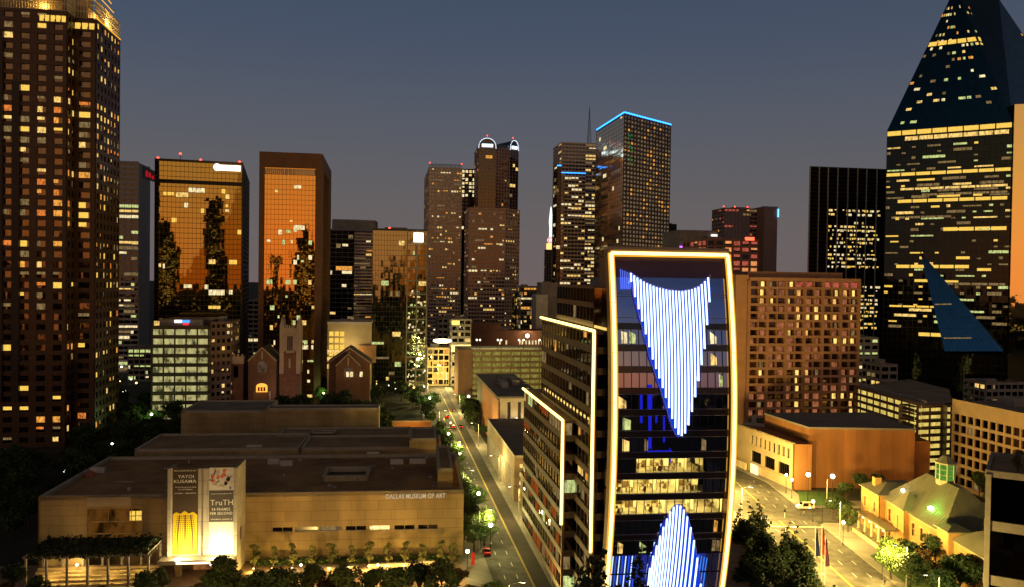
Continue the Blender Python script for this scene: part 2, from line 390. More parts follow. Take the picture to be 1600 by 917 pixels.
g = MB(); g.obox(V3(S(-14, -16.2), 0), V3(V*6.6, 0), V3(U*125, 0), (0, 0, .14)); g.obox(V3(S(130, -16.2), 0), V3(V*6.6, 0), V3(U*300, 0), (0, 0, .14)); struct('pavement', g, SIDE)
# right-hand avenue running straight away from the viewer
g = MB(); g.quad((74, -100, .012), (97, -100, .012), (97, 300, .012), (74, 300, .012)); g.quad((74, 300, .012), (97, 300, .012), (88, 336, .012), (65, 336, .012)); g.quad((65, 336, .012), (88, 336, .012), (-20, 620, .012), (-43, 620, .012)); struct('avenue', g, ASPH)
g = MB(); g.quad((97, 252, .014), (420, 256, .014), (420, 268, .014), (97, 266, .014)); struct('side_street', g, ASPH)
g = MB(); g.quad((85.35, 60, .02), (85.5, 60, .02), (85.5, 252, .02), (85.35, 252, .02)); g.quad((85.7, 60, .02), (85.85, 60, .02), (85.85, 252, .02), (85.7, 252, .02))
g.quad((85.4, 266, .02), (85.6, 266, .02), (85.6, 300, .02), (85.4, 300, .02)); struct('avenue_centre_line', g, PAINT_Y)
g = MB()
for x in (77.8, 81.5, 89.4, 93.2):
    for y in range(60, 300, 9):
        if not 250 < y < 266: g.quad((x, y, .02), (x+.14, y, .02), (x+.14, y+3, .02), (x, y+3, .02))
g.quad((74, 245.6, .02), (97, 245.6, .02), (97, 246.1, .02), (74, 246.1, .02))
struct('avenue_lane_marks', g, PAINT_W)
g = MB(); g.prism([(97, 60), (111, 60), (111, 250), (99, 250), (97, 248)], 0, .15); g.prism([(97, 268), (99, 267), (420, 269), (420, 276), (103, 276), (103, 290), (93, 330), (88, 336), (97, 300)], 0, .15)
g.prism([(66, 60), (74, 60), (74, 300), (65, 336), (58, 336), (66, 300)], 0, .15); struct('avenue_pavement', g, SIDE)
g = MB(); g.prism([(-140, 120), (-4, 120), (-6, 196), (-10, 214), (-13, 216), (-130, 203)], 0, .1); struct('museum_forecourt', g, PLAZA)
g = MB(); g.quad(*strip4(119, 130, -120, -9.6, .013)); struct('service_road', g, ASPH)
XR = [V3(S(205, -260), .014), V3(S(205, 200), .014), V3(S(218, 200), .014), V3(S(218, -260), .014)]
g = MB(); g.quad(*XR); struct('cross_street', g, ASPH)

# distant city that the mirror-glass towers reflect, behind the viewer
rnd = random.Random(4); g = MB(); mats = [pbr('far_building', (.05, .045, .04), .8, .3, .05), L_YEL, L_AMB, L_PAL]
def farblock(cx, cy, wx, h, p=.10):
    g.box(cx-wx/2, cx+wx/2, cy-12, cy+12, 0, h)
    for z in range(4, int(h)-3, 4):
        for i in range(int(wx/3.5)):
            if rnd.random() < p:
                x = cx-wx/2+1+i*3.5; g.quad((x+2.2, cy+12.1, z), (x, cy+12.1, z), (x, cy+12.1, z+1.8), (x+2.2, cy+12.1, z+1.8), rnd.choice([1, 1, 2, 3]))
for k in range(300):
    farblock(rnd.uniform(-900, 900), rnd.uniform(-900, -90), rnd.uniform(18, 50), rnd.uniform(8, 34), .13)
def refl(px, Y, ty, py):
    tt = R(16) if px < 380 else TH
    d = rayd(px, 436); P_ = W(px, 436, Y); n_ = Vector((math.sin(tt), -math.cos(tt))); dd = Vector((d.x, d.y)); rr_ = dd - 2*dd.dot(n_)*n_; k = (ty-P_.y)/rr_.y
    tot = (P_.xy.length + rr_.length*k); return P_.x+rr_.x*k, 75+(436+(px-800)*.014-py)/1250*tot
fl = []
for p0, p1, Y, py, p in ((323, 344, 455, 318, .22), (242, 268, 450, 372, .10), (250, 262, 450, 352, .05), (345, 352, 455, 398, .3), (420, 432, 450, 398, .4), (452, 492, 450, 392, .35), (470, 482, 450, 380, .6), (610, 622, 525, 405, .2)):
    xa, h = refl(p0, Y, -400, py); xb, _ = refl(p1, Y, -400, py); fl.append(((xa+xb)/2, -400, abs(xb-xa), h, p))
for cx, cy, wx, h, p in fl + [(-700, -150, 70, 190, .1), (-800, -420, 70, 150, .1)]:
    farblock(cx, cy, wx, h, p)
o = mk('distant_city', g, mats); tag(o, 'dark far-off city blocks with lit windows seen only as reflections in the mirror glass', 'city'); o['kind'] = 'stuff'

# ================================================================ SKYLINE
OFF = dict(p=.12, mats=OFFICE)
# --- left granite tower
A = W(105, 23, 346); zt = A.z; a0 = Vector((A.x, A.y)); pL = along(a0, -V, -160, zt); p2 = along(a0, U, 117, zt); p3 = along(p2, V, 150, zt); p4 = along(p3, U, 187, zt)
p5 = p4 - V*52; p6 = pL + U*46
r = thing('office_tower', 'brown granite skyscraper at the left edge with stepped corners and a gold-lit crown', 'skyscraper', (p3.x, p3.y, 0))
GRAN_T = pbr('tower_granite', (.075, .036, .018), .45, .2, .5)
GLT = mirror('granite_tower_glass', (.12, .085, .055), .08, .04, pw=3.4, ph=4.5)
def zfl(f, q): return .85 if .715 < f < .80 else max(.2, q)*(.85 if .45 < f <= .715 else .45)
poly = [pL, a0, p2, p3, p4, p5, p6]
tower(r, poly, 0, zt, 4.45, 6.85, GLT, GRAN_T, sp=.42, pr=.46, dep=.7, lit=dict(p=.5, mats=[L_AMB, L_YEL, L_GOLD, L_DIM, L_DIM, L_ORG], zf=zfl, run=.12, maxrun=2, frag=.5),
      faces={1: dict(bw=5, dep=.3), 3: dict(bw=4.5, pr=.5, dep=.35)}, roof=True, wallname='granite_wall')
# shade of the deep vertical slots, built as dark raised piers
mb = MB(); L = (a0-pL).length; nb = round(L/6.85)
for k in range(nb-7, nb-2):
    c = pL + (a0-pL)*(k/nb); mb.obox(V3(c - V*1.5, 20), V3(V*3.0, 0), V3(-U*1.6, 0), (0, 0, zt-28 - (22 if k == nb-3 else 0)))
part('slot_shade_piers', mb, pbr('slot_shade', (.035, .022, .016), .5, .2, .5), r)
# crown
cr = MB(); ins = 3.0
def inset(poly, k):
    c = sum((Vector(p) for p in poly), Vector((0, 0)))/len(poly); return [Vector(p)+(c-Vector(p)).normalized()*k for p in poly]
q1 = inset(poly, 4); q2 = inset(poly, 12)
cr.prism(q1, zt, zt+6.5); cr.prism(q2, zt+6.5, zt+26); part('crown', cr, pbr('crown_stone', (.36, .24, .12), .6, .2, .5), r)
bl = MB()
for (P0, P1) in ((pL, a0), (a0, p2), (p2, p3), (p3, p4)):
    d = (P1-P0); L = d.length; n_ = max(2, int(L/1.1)); dd = d/L
    for k in range(n_+1): bl.obox(V3(P0+dd*(k*L/n_-.1), zt+1.3), V3(dd*.2, 0), V3(Vector((dd.y, -dd.x))*.2, 0), (0, 0, 8.2))
    for z in (1.3, 4.2, 7.0, 9.4): bl.obox(V3(P0, zt+z), V3(d, 0), V3(Vector((dd.y, -dd.x))*.25, 0), (0, 0, .25))
part('crown_railing', bl, pbr('railing_paint', (.62, .55, .38), .6, .1, 1), r)
for k, (P0, P1, n_) in enumerate(((along(a0, -V, 62, zt), a0, 5), (p2, p3, 3))):
    d = P1-P0
    for i in range(n_):
        m_ = MB(); m_.obox(V3(P0+d*((i+.12)/n_), zt-3.6), V3(d*(.72/n_), 0), V3(-U*.78, 0), (0, 0, 2.6)); part('crown_window', m_, L_GOLD, r)
for i in range(5):
    z = zt+1.5+i*4; k_ = i*1.6
    strip(r, [V3(p3, z)+V3((-V*.3+U*.3)*k_, 0)+V3(-U*.5+V*.4, 0), V3(p4, z)+V3((-V-U)*k_*.5, 0)+V3(V*.4, 0)], .22, AMB_G, 'crown_light_line')
def plight(parent, loc, en, col, rad=.6, kind='POINT', **kw):
    l = bpy.data.lights.new('lamp_light', kind); l.energy = en; l.color = col
    if kind in ('POINT', 'SPOT'): l.shadow_soft_size = rad
    for a, b in kw.items(): setattr(l, a, b)
    o = bpy.data.objects.new('lamp_light', l); COL.objects.link(o); o.location = Vector(loc) - (parent.location if parent else Vector((0, 0, 0))); o.parent = parent; return o
for px in (20, 80, 135, 168):
    c = W(px, 8, 352 if px < 110 else 372); plight(r, (c.x, c.y-5, zt+3.5), 7000, (1, .66, .18), 1.2)

# --- pale banded slab with red sign
r, poly, z = bldg('office_tower', 'slim pale tower with window bands and a red sign, right of the granite skyscraper', 'skyscraper', 150, 217, 610, 253, side=234, fh=4, bw=5,
    core=GL_DARK, wall=CONC_L, sp=.42, pr=.05, dep=.5, lit=dict(p=.3, mats=[L_PAL, L_GRN, L_YEL, L_DIM], zf=lambda f, q: q*(2.2 if f < .45 else .8 if f < .8 else 0), run=.8, maxrun=5, frag=.5), faces={1: dict(blank=True)})
B_ = poly[1]; mb = MB(); mb.obox(V3(B_+U*8+V*.5, z-10), V3(U*60, 0), V3(V*.5, 0), (0, 0, 9)); sgn = part('sign_panel', mb, pbr('sign_back', (.04, .02, .02), .5), r)
mb = MB()
for k in range(6): mb.obox(V3(B_+U*(14+k*8)+V*1.05, z-8.4+(k % 2)*.5), V3(U*5, 0), V3(V*.3, 0), (0, 0, 4.6-(k % 3)))
part('sign_letters', mb, emit('red_sign', (.9, .02, .03), .45), r)
# --- bronze mirror tower
V16 = Vector((math.cos(R(16)), math.sin(R(16)))); U16 = Vector((-math.sin(R(16)), math.cos(R(16))))
r, poly, z = bldg('office_tower', 'wide bronze mirror-glass tower reflecting the sunset, white lit sign at its top right corner', 'skyscraper', 242, 378, 450, 251, side=389, vd=V16, ud=U16, fh=2.9, bw=2.2, core=mirror('bronze_tower_glass', (.30, .235, .075), .02, .0028, 16, 1.7, 3.9),
    wall=pbr('bronze_mullion', (.09, .065, .03), .5, .2, 1, .4), sp=.09, pr=.07, dep=.12, lit=dict(p=.05, mats=[L_YEL, L_GOLD, L_PAL], zf=lambda f, q: q*(2.4 if .86 < f < .90 or .31 < f < .36 else .9 if f < .5 else .35), run=.6),
    faces={1: dict(lit=None, sp=.3, pr=.3, dep=.5)}, wallname='mullion_grid')
mb = MB()
for zz, h in ((z-12.5, 2.2),): mb.obox(V3(poly[0]-U16*.15, zz), V3(poly[1]-poly[0], 0), V3(-U16*.15, 0), (0, 0, h))
part('dark_band', mb, DARKM, r)
mb = MB(); c = along(poly[0], V16, 343, z); e = along(poly[0], V16, 376, z); d = e-c
mb.obox(V3(c-U16*.6, z-4.0), V3(d, 0), V3(-U16*.5, 0), (0, 0, 3.1)); part('roof_sign', mb, emit('white_sign', (1, .97, .9), 2.6), r)
mb = MB(); mb.lathe([(2.0, -.4), (2.0, .4)], (0, 0, 0), 14); mb.v = [V3(c-U16*1.0-V16*1.2, z-2.3)+V3(V16*p.x, 0)+Vector((0, 0, p.y))+V3(-U16*p.z, 0) for p in mb.v]; part('sign_emblem', mb, emit('white_emblem', (1, .97, .9), 2.6), r)
def beacon(root, p, z, h=4):
    mb = MB(); mb.tube([V3(p, z), V3(p, z+h)], .18, 5); m = part('mast', mb, DARKM, root)
    mb = MB(); mb.lathe([(.1, 0), (.7, .4), (.7, 1.0), (.1, 1.4)], V3(p, z+h), 8); part('beacon', mb, RED_L, m)
for px, h in ((246, 1), (281, 4), (313, 1), (374, 1)): beacon(r, along(poly[0], V16, px, z)+U16*2, z, h)
# --- framed copper mirror tower
FR = pbr('frame_granite', (.16, .075, .038), .6, .15, .2)
r, poly, z = bldg('office_tower', 'tower with a broad brown frame round copper mirror glass, behind the church tower', 'skyscraper', 406, 501, 466, 241, side=515, fh=2.9, bw=2.2, core=mirror('copper_tower_glass', (.50, .29, .08), .02, .003),
    wall=pbr('copper_mullion', (.12, .06, .02), .5, .2, 1, .4), sp=.06, pr=.06, dep=.12, lit=dict(p=.05, mats=[L_YEL, L_PAL, L_GRN], zf=lambda f, q: 0 if f > .9 else q*(2.4 if f < .6 else 1.0), run=.4, frag=.8, bays=lambda b: .1 < b < .9),
    faces={1: dict(lit=None)}, wallname='mullion_grid')
mb = MB(); A_, B_ = poly[0], poly[1]; Lw = (B_-A_).length; fw = Lw*.078
for a, b in ((0, fw), (Lw-fw, Lw)): mb.obox(V3(A_+V*a, 0), V3(V*(b-a), 0), V3(-U*1.6, 0), (0, 0, z+1))
mb.obox(V3(A_, z-7.4), V3(V*Lw, 0), V3(-U*1.62, 0), (0, 0, 8.6)); D_ = (poly[2]-poly[1]).length
mb.obox(V3(B_-U*1.6, 0), V3(U*(D_*.12+1.6), 0), V3(V*1.2, 0), (0, 0, z+1)); mb.obox(V3(B_+U*D_*.8, 0), V3(U*D_*.2, 0), V3(V*1.2, 0), (0, 0, z+1)); mb.obox(V3(B_, z-7.4), V3(U*D_, 0), V3(V*1.22, 0), (0, 0, 8.6))
part('stone_frame', mb, FR, r)
mb = MB()
for k in range(26): mb.obox(V3(A_+V*(fw+ (Lw-2*fw)*(k+.2)/26), z-11.4), V3(V*(Lw/26*.55), 0), V3(-U*.6, 0), (0, 0, 3.2))
part('vent_louvres', mb, CONC_L, r)
# --- dark tower with sunset-lit bands
pc = W(554, 347, 720); c = Vector((pc.x, pc.y)); z = pc.z; lf = along(c, -V, 516, z); rt = along(c, Vector((.93, .37)), 590, z)
r = thing('office_tower', 'dark office tower with sunset-lit bands, between the copper tower and the green glass one', 'skyscraper', (c.x, c.y, 0))
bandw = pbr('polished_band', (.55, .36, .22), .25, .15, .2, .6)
tower(r, [lf, c, rt, rt+Vector((-.37, .93))*30, lf+U*30], 0, z-8, 4, 5, GL_DARK, CONC, sp=.2, pr=.04, dep=.15, lit=dict(p=.14, mats=OFFICE), faces={0: dict(sp=.1), 1: dict(sp=.5, dep=.6)})
mb = MB(); mb.prism([lf+U*2+V*2, c+U*2, rt+U*2-V*2, rt+U*25, lf+U*25], z-7.9, z+2); part('penthouse', mb, CONC, r)
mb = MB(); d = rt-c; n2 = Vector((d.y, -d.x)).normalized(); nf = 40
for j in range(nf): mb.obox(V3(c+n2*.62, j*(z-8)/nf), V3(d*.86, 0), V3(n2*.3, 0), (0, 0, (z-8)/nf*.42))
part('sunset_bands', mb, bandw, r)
# --- green glass tower
r, poly, z = bldg('office_tower', 'green glass mid-rise tower with a square white lantern sign on its upper right corner', 'office tower', 583, 668, 525, 360, depth=40, fh=3.3, bw=1.9, core=mirror('green_tower_glass', (.20, .21, .13), .04, .01),
    wall=pbr('steel_mullion', (.05, .05, .04), .5, .2, 1, .5), sp=.06, pr=.08, dep=.12, lit=dict(p=.03, mats=[L_YEL, L_DIM, L_GRN], run=.8, maxrun=6, frag=.4), wallname='mullion_grid')
mb = MB(); A_ = poly[0]; Lw = (poly[1]-A_).length
for a in (.62, .80, .985):
    mb.obox(V3(A_+V*(Lw*a), 0), V3(V*.8, 0), V3(-U*.7, 0), (0, 0, z+.5))
for k in range(12): mb.obox(V3(A_+V*(Lw*.62), 6+k*(z-6)/12), V3(V*(Lw*.38), 0), V3(-U*.5, 0), (0, 0, .9))
part('steel_frame', mb, pbr('frame_steel', (.22, .2, .17), .5, .1, 1), r)
mb = MB(); c = A_+V*(Lw*.80)-U*1; mb.obox(V3(c-V*2, z-7.4), V3(V*6.4, 0), V3(-U*.8, 0), (0, 0, 6.2)); part('square_sign', mb, emit('lantern_white', (1, .93, .72), 2.8, True), r)
beacon(r, A_+V*(Lw*.3)+U*3, z, 1)
qs = []
rn2 = random.Random(3)
for k in range(70):
    a = rn2.uniform(.64, .97); zz = rn2.uniform(2, z*.62); c = A_+V*(Lw*a)-U*.2; ww = rn2.uniform(.5, 1.8)
    qs.append((V3(c, zz), V3(c+V*ww, zz), V3(c+V*ww, zz+rn2.uniform(.6, 1.7)), V3(c, zz+1.2), rn2.choice([L_YEL, L_PAL, L_GRN])))
put_windows(r, qs, 70)
# --- tall slab left of the arched tower
TAUPE = pbr('taupe_precast', (.56, .46, .38), .7, .12, .2)
r, poly, z = bldg('office_tower', 'tall plain taupe slab with a latticed parapet, left of the arch-topped tower', 'skyscraper', 671, 722, 880, 263, side=663.5, fh=4, bw=3, core=GL_MID, wall=TAUPE,
    sp=.52, pr=.3, dep=.35, lit=dict(p=.11, mats=[L_YEL, L_PAL, L_AMB, L_DIM], frag=.7, zf=lambda f, q: q*(3.5 if abs(f-.62) < .02 or abs(f-.78) < .02 else 1)), faces={3: dict(sp=.1, lit=OFF)})
mb = MB()
for k in range(24): mb.obox(V3(poly[0]+(poly[1]-poly[0])*(k/24)-U*.2, z+1), V3(V*.7, 0), V3(U*.5, 0), (0, 0, 3.2))
mb.obox(V3(poly[0], z+4.2), V3(poly[1]-poly[0], 0), V3(U*.6, 0), (0, 0, .5)); part('parapet_lattice', mb, CONC, r)
beacon(r, poly[0]+V*.5, z+4.5, .5); beacon(r, poly[1]-V*.5, z+4.5, .5)
# --- grid building
r, poly, z = bldg('office_tower', 'dark tower with white-lit square windows at its top, left of the arch-topped tower', 'skyscraper', 721, 766, 1000, 266, depth=40, fh=5, bw=4.6, core=GL_DARK, wall=pbr('dark_precast', (.07, .055, .045), .7, .2, .2),
    sp=.3, pr=.3, dep=.4, lit=dict(p=.1, mats=[L_PAL, L_PAL, L_YEL], zf=lambda f, q: .9 if f > .83 else q, run=0, frag=0))
# --- arch-topped tower
r = thing('office_tower', 'central tower with twin arched glass tops outlined in white light', 'skyscraper', (*W(748, 300, 950).xy, 0))
pA = W(748, 232, 950); z0_ = pA.z; a = Vector((pA.x, pA.y)); b = along(a, V, 775, z0_); c = along(b, Vector((.9, .43)), 797, z0_); c2 = along(c, Vector((.8, .6)), 810, z0_)
poly = [a, b, c, c2, c2+U*40, a+U*44]
tower(r, poly, 0, z0_, 4, 4, GL_MID, pbr('rose_granite', (.36, .22, .17), .5, .15, .2), sp=.35, pr=.25, dep=.35, lit=dict(p=.05, mats=WARM), roof=False, faces={0: dict(sp=.08, pr=.08), 2: dict(sp=.08, pr=.08), 1: dict(pr=.5, sp=.3)})
def arch_head(P0, P1, dep, nm):
    d = P1-P0; nn = Vector((d.y, -d.x)).normalized(); L = d.length; pts = []
    for k in range(13):
        t = math.pi*k/12; pts.append((L/2 - L/2*math.cos(t), .1+12.0*math.sin(t)**.8))
    mb = MB(); dd = d/L; n_ = len(pts)
    F0 = [V3(P0+dd*s, z0_+h) for s, h in pts]; F1 = [p-V3(nn*dep, 0) for p in F0]
    mb.ngon(F0); mb.ngon(list(reversed(F1)))
    for i in range(n_-1): mb.quad(F0[i], F1[i], F1[i+1], F0[i+1])
    mb.quad(F0[0], F0[-1], F1[-1], F1[0]); part('arched_top', mb, GL_MID, r)
    strip(r, [p+V3(nn*.5, 0) for p in F0], .38, emit(nm, (.75, .85, 1), 1.5), 'arch_outline')
    mb = MB(); mb.obox(V3(P0+dd*L*.18+nn*.3, z0_+1.6), V3(dd*L*.64, 0), V3(nn*.6, 0), (0, 0, 3.6)); part('lit_sign', mb, emit(nm+'_sign', (.6, .85, 1), 2.6), r)
    beacon(r, P0+dd*L/2-nn*3, z0_+14, 1)
arch_head(a, b, 38, 'arch_white'); arch_head(c, c2, 30, 'arch_white_right')
mb = MB(); mb.prism([b+U*3, c+U*3, c+U*34, b+U*34], z0_, z0_+6); part('saddle_roof', mb, GL_MID, r)
# --- lower taupe tower in front of it
pc = W(790, 328, 850); c = Vector((pc.x, pc.y)); z = pc.z; lf = along(c, -V, 733, z); rt = along(c, Vector((.62, .78)), 812, z)
r = thing('office_tower', 'broad taupe tower with close horizontal bands standing in front of the arch-topped tower', 'skyscraper', (c.x, c.y, 0))
ROSE = pbr('rose_precast', (.56, .40, .32), .6, .12, .2)
tower(r, [lf, c, rt, rt+U*20, lf+U*45], 0, z, 4, 3.2, GL_MID, ROSE, sp=.5, pr=.22, dep=.3, lit=dict(p=.14, mats=[L_YEL, L_PAL, L_AMB, L_DIM], run=.5, frag=.7), faces={1: dict(pr=.5, bw=4)})
# --- far small ones right of it
bldg('office_building', 'small blue-green glass office block low on the skyline beside the beige windowless slab', 'office building', 814, 838, 700, 450, depth=20, fh=4, bw=3, core=GL_MID, wall=pbr('grey_mullion', (.14, .16, .16), .6), sp=.2, pr=.15, lit=dict(p=.25, mats=OFFICE))
bldg('office_building', 'low dark building with a small yellow sign, right of the broad taupe tower', 'office building', 806, 817, 760, 459, depth=20, fh=4, bw=3, wall=DARKM, sp=.3, lit=dict(p=.3, mats=[L_GOLD]))
bldg('windowless_slab', 'plain beige windowless slab between the glass block and the dark tower', 'building', 838, 856, 640, 462, depth=20, core=CONC_L, wall=CONC_L, fh=12, bw=12, sp=.03, pr=0, dep=.1)
bldg('windowless_slab', 'taller beige windowless slab below the white spire', 'building', 846, 872, 680, 444, depth=20, core=CONC, wall=CONC, fh=12, bw=12, sp=.03, pr=0, dep=.1)
# --- clock tower with lit spire
r, poly, z = bldg('spire_tower', 'slender old tower topped by a yellow-lit crown and a tall white glowing spire', 'tower', 854, 869, 1000, 392, depth=12, fh=4, bw=3, wall=pbr('old_stone', (.25, .2, .15), .8), sp=.4, pr=.45, lit=dict(p=.1, mats=WARM))
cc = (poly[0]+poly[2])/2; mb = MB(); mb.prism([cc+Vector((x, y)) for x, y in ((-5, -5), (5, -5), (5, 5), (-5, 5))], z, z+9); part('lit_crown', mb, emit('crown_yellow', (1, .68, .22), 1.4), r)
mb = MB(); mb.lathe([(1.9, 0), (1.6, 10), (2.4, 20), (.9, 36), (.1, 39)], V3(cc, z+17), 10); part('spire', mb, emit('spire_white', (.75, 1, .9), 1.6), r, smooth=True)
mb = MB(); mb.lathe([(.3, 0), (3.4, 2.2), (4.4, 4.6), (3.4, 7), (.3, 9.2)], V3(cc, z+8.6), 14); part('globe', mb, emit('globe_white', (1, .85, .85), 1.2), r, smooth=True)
mb = MB(); mb.tube([V3(cc, z+13.2)+Vector((3.0*math.cos(t), -4.8, 3.0*math.sin(t))) for t in [2*math.pi*k/14 for k in range(15)]], .55, 5); part('globe_ring', mb, emit('ring_red', (1, .04, .05), 1.5), r)
# --- banded tower with mast
PALEB = pbr('pale_band', (.62, .55, .47), .6, .12, .2)
r, poly, z = bldg('office_tower', 'tall banded tower carrying a lattice antenna mast, left of the blue-outlined tower', 'skyscraper', 878, 931, 900, 224, depth=45, fh=4, bw=4, core=GL_MID, wall=PALEB, sp=.42, pr=.12, dep=.5,
    lit=dict(p=.5, mats=[L_PAL, L_DIM, L_YEL], zf=lambda f, q: min(q, .8), bays=lambda b: b > .62, run=.9, maxrun=5))
mp = along(poly[0], V, 922, z)+U*5; mb = MB(); hz = 40
for sx, sy in ((-1, -1), (1, -1), (0, 1)): mb.tube([V3(mp+Vector((sx*2.2, sy*2.2)), z), V3(mp+Vector((sx*.3, sy*.3)), z+hz)], [.3, .14], 4)
for k in range(9):
    zz = z+k*4.4; e = 2.2*(1-k*4.4/hz); mb.tube([V3(mp+Vector((-e, -e)), zz), V3(mp+Vector((e*.8, -e*.8)), zz+4.4)], .12, 3); mb.tube([V3(mp+Vector((e, -e)), zz), V3(mp+Vector((-e*.8, -e*.8)), zz+4.4)], .12, 3)
mb.tube([V3(mp, z+hz-1), V3(mp, z+hz+4)], .2, 4); part('antenna_mast', mb, DARKM, r)
r, poly, z = bldg('office_tower', 'lower dark-banded block with a blue roof line in front of the mast tower', 'office tower', 877, 915, 860, 271, depth=20, fh=4, bw=4, core=GL_MID, wall=TAUPE, sp=.45, pr=.15, dep=.4, lit=dict(p=.22, mats=[L_PAL, L_YEL], zf=lambda f, q: q*(1.6 if .45 < f < .85 else .6)))
strip(r, [V3(poly[0]-U*.8, z+.5), V3(poly[1]-U*.8, z+.5)], .4, BLUE_L, 'blue_roof_line')
r, poly, z = bldg('office_tower', 'narrow dark slab with a blue-lit cap at the left side of the mast tower', 'office tower', 870.5, 877, 840, 260, depth=16, fh=4, bw=4, core=GL_DARK, wall=DARKM, sp=.1, pr=.1, dep=.2, lit=dict(p=.1, mats=OFFICE))
strip(r, [V3(poly[0]-U*.8, z+.5), V3(poly[1]-U*.8, z+.5)], .6, BLUE_L, 'blue_roof_line')
# --- blue outlined tower
ztp = 221.0; c3 = Wz(975, 180, ztp); l3 = Wz(932, 207, ztp); r3 = Wz(1048, 199, ztp); c, l, rr = Vector(c3.xy), Vector(l3.xy), Vector(r3.xy)
r = thing('office_tower', 'tall brown tower whose roof edge is outlined in blue light, behind the yellow-framed building', 'skyscraper', (c.x, c.y, 0))
tower(r, [c, rr, rr+(l-c), l], 0, ztp, 3.75, 4.9, mirror('warm_glass', (.95, .80, .58), .1, .03), pbr('brown_precast', (.155, .10, .07), .7, .15, .3), sp=.42, pr=.36, dep=.5,
      lit=dict(p=.3, mats=[litmat('tan_sky_sheen', (.50, .36, .20), .42, .5, .5)]*5+[L_DIM, L_AMB], zf=lambda f, q: .85 if f < .9 else .5, run=.1, maxrun=1, frag=0), faces={3: dict(sp=.06, pr=.05, dep=.1, lit=dict(p=.01, mats=[L_PAL]))})  # tan glow on the panes stands in for reflected sky
for A_, B_, n_ in ((l, c, 1), (c, rr, 1)):
    pts = []; K = 36
    for k in range(K+1): pts.append(V3(A_+(B_-A_)*(k/K), ztp+1.9+(.5 if k % 2 else 0))-V3(U*.9, 0))
    strip(r, pts, .6, BLUE_L, 'blue_roof_line')
mb = MB(); d = (rr-c); n2 = Vector((d.y, -d.x)).normalized()
for k in range(40):
    i, j = random.choice([1.6, 2.2, 3.0]), random.uniform(0, 9)
    mb.obox(V3(c+d.normalized()*(i*4.9-2.6+random.uniform(-1, 1))+n2*.6, ztp-14-j*3.2), V3(d.normalized()*random.uniform(.6, 1.6), 0), V3(n2*.1, 0), (0, 0, .6))
part('green_lights', mb, emit('green_lights', (.0, .40, .10), .5), r)
# --- buildings peeping out behind the framed building
bldg('roof_plant_block', 'small dark rooftop block on the skyline just right of the blue-outlined tower', 'building', 1042, 1057, 900, 352, depth=15, core=DARKM, wall=DARKM, fh=5, bw=5, sp=.3, pr=.3)
r, poly, z = bldg('office_building', 'beige flat-topped building with a small white lit sign and purple lights on its ledge', 'building', 1062, 1122, 640, 362, depth=40, core=CONC, wall=CONC, fh=7, bw=12, sp=.2, pr=.05, dep=.2)
mb = MB(); A_ = along(poly[0], V, 1111, z); mb.obox(V3(A_-U*.4, z-6), V3(V*5, 0), V3(-U*.4, 0), (0, 0, 4)); part('lit_sign', mb, emit('sign_pale', (1, .95, .85), 1.8), r)
mb = MB()
for k in (0, .12, .3, .42): mb.obox(V3(poly[0]+(poly[1]-poly[0])*k-U*.5, z-13), V3(V*2.6, 0), V3(-U*.4, 0), (0, 0, 1.2))
part('purple_lights', mb, emit('purple_led', (.55, .12, 1), 2.5), r)
r, poly, z = bldg('hotel', 'orange-glowing hotel block with a red roof beacon, between the yellow frame and the pink tower', 'hotel', 1104, 1185, 500, 376, depth=40, fh=4.2, bw=6.2, core=GL_DARK, wall=pbr('orange_brick', (.30, .14, .08), .8, .15, .3), sp=.33, pr=.28, dep=.4,
    lit=dict(p=.9, mats=[L_PNK, litmat('hotel_orange', (1, .38, .12), 1.1, .5, .6)], zf=lambda f, q: .85, run=0, frag=.1, bays=lambda b: b > .3))
mb = MB(); mb.obox(V3(poly[1]-V*9, z+.5), V3(V*6, 0), V3(-U*.5, 0), (0, 0, 2.0)); part('red_sign', mb, emit('red_sign_bright', (1, .08, .03), 4), r)
r, poly, z = bldg('office_tower', 'pinkish banded tower with red rooftop beacons and a lighter blank end wall', 'skyscraper', 1132, 1194, 800, 327, depth=30, fh=4, bw=4, core=GL_MID, wall=pbr('pink_precast', (.33, .2, .17), .7, .12, .3), sp=.5, pr=.2, dep=.4, lit=dict(p=.12, mats=[L_AMB, L_PNK, L_DIM]))
for k in (0, .28, .6, .95): beacon(r, poly[0]+(poly[1]-poly[0])*k+U*2, z, 2)
r2, poly, z2 = bldg('blank_wall_tower', 'plain pinkish tower shaft with a blue light at its upper right edge', 'tower', 1194, 1215, 790, 325, depth=30, core=pbr('pink_concrete', (.36, .22, .18), .8, .1, .1), wall=CONC, fh=30, bw=30, sp=0, pr=0)
mb = MB(); mb.obox(V3(poly[1]-V*.2-U*.6, z2-9), V3(V*1.2, 0), V3(-U*.5, 0), (0, 0, 8)); part('blue_light', mb, emit('cyan_led', (.1, .5, 1), 3), r2)
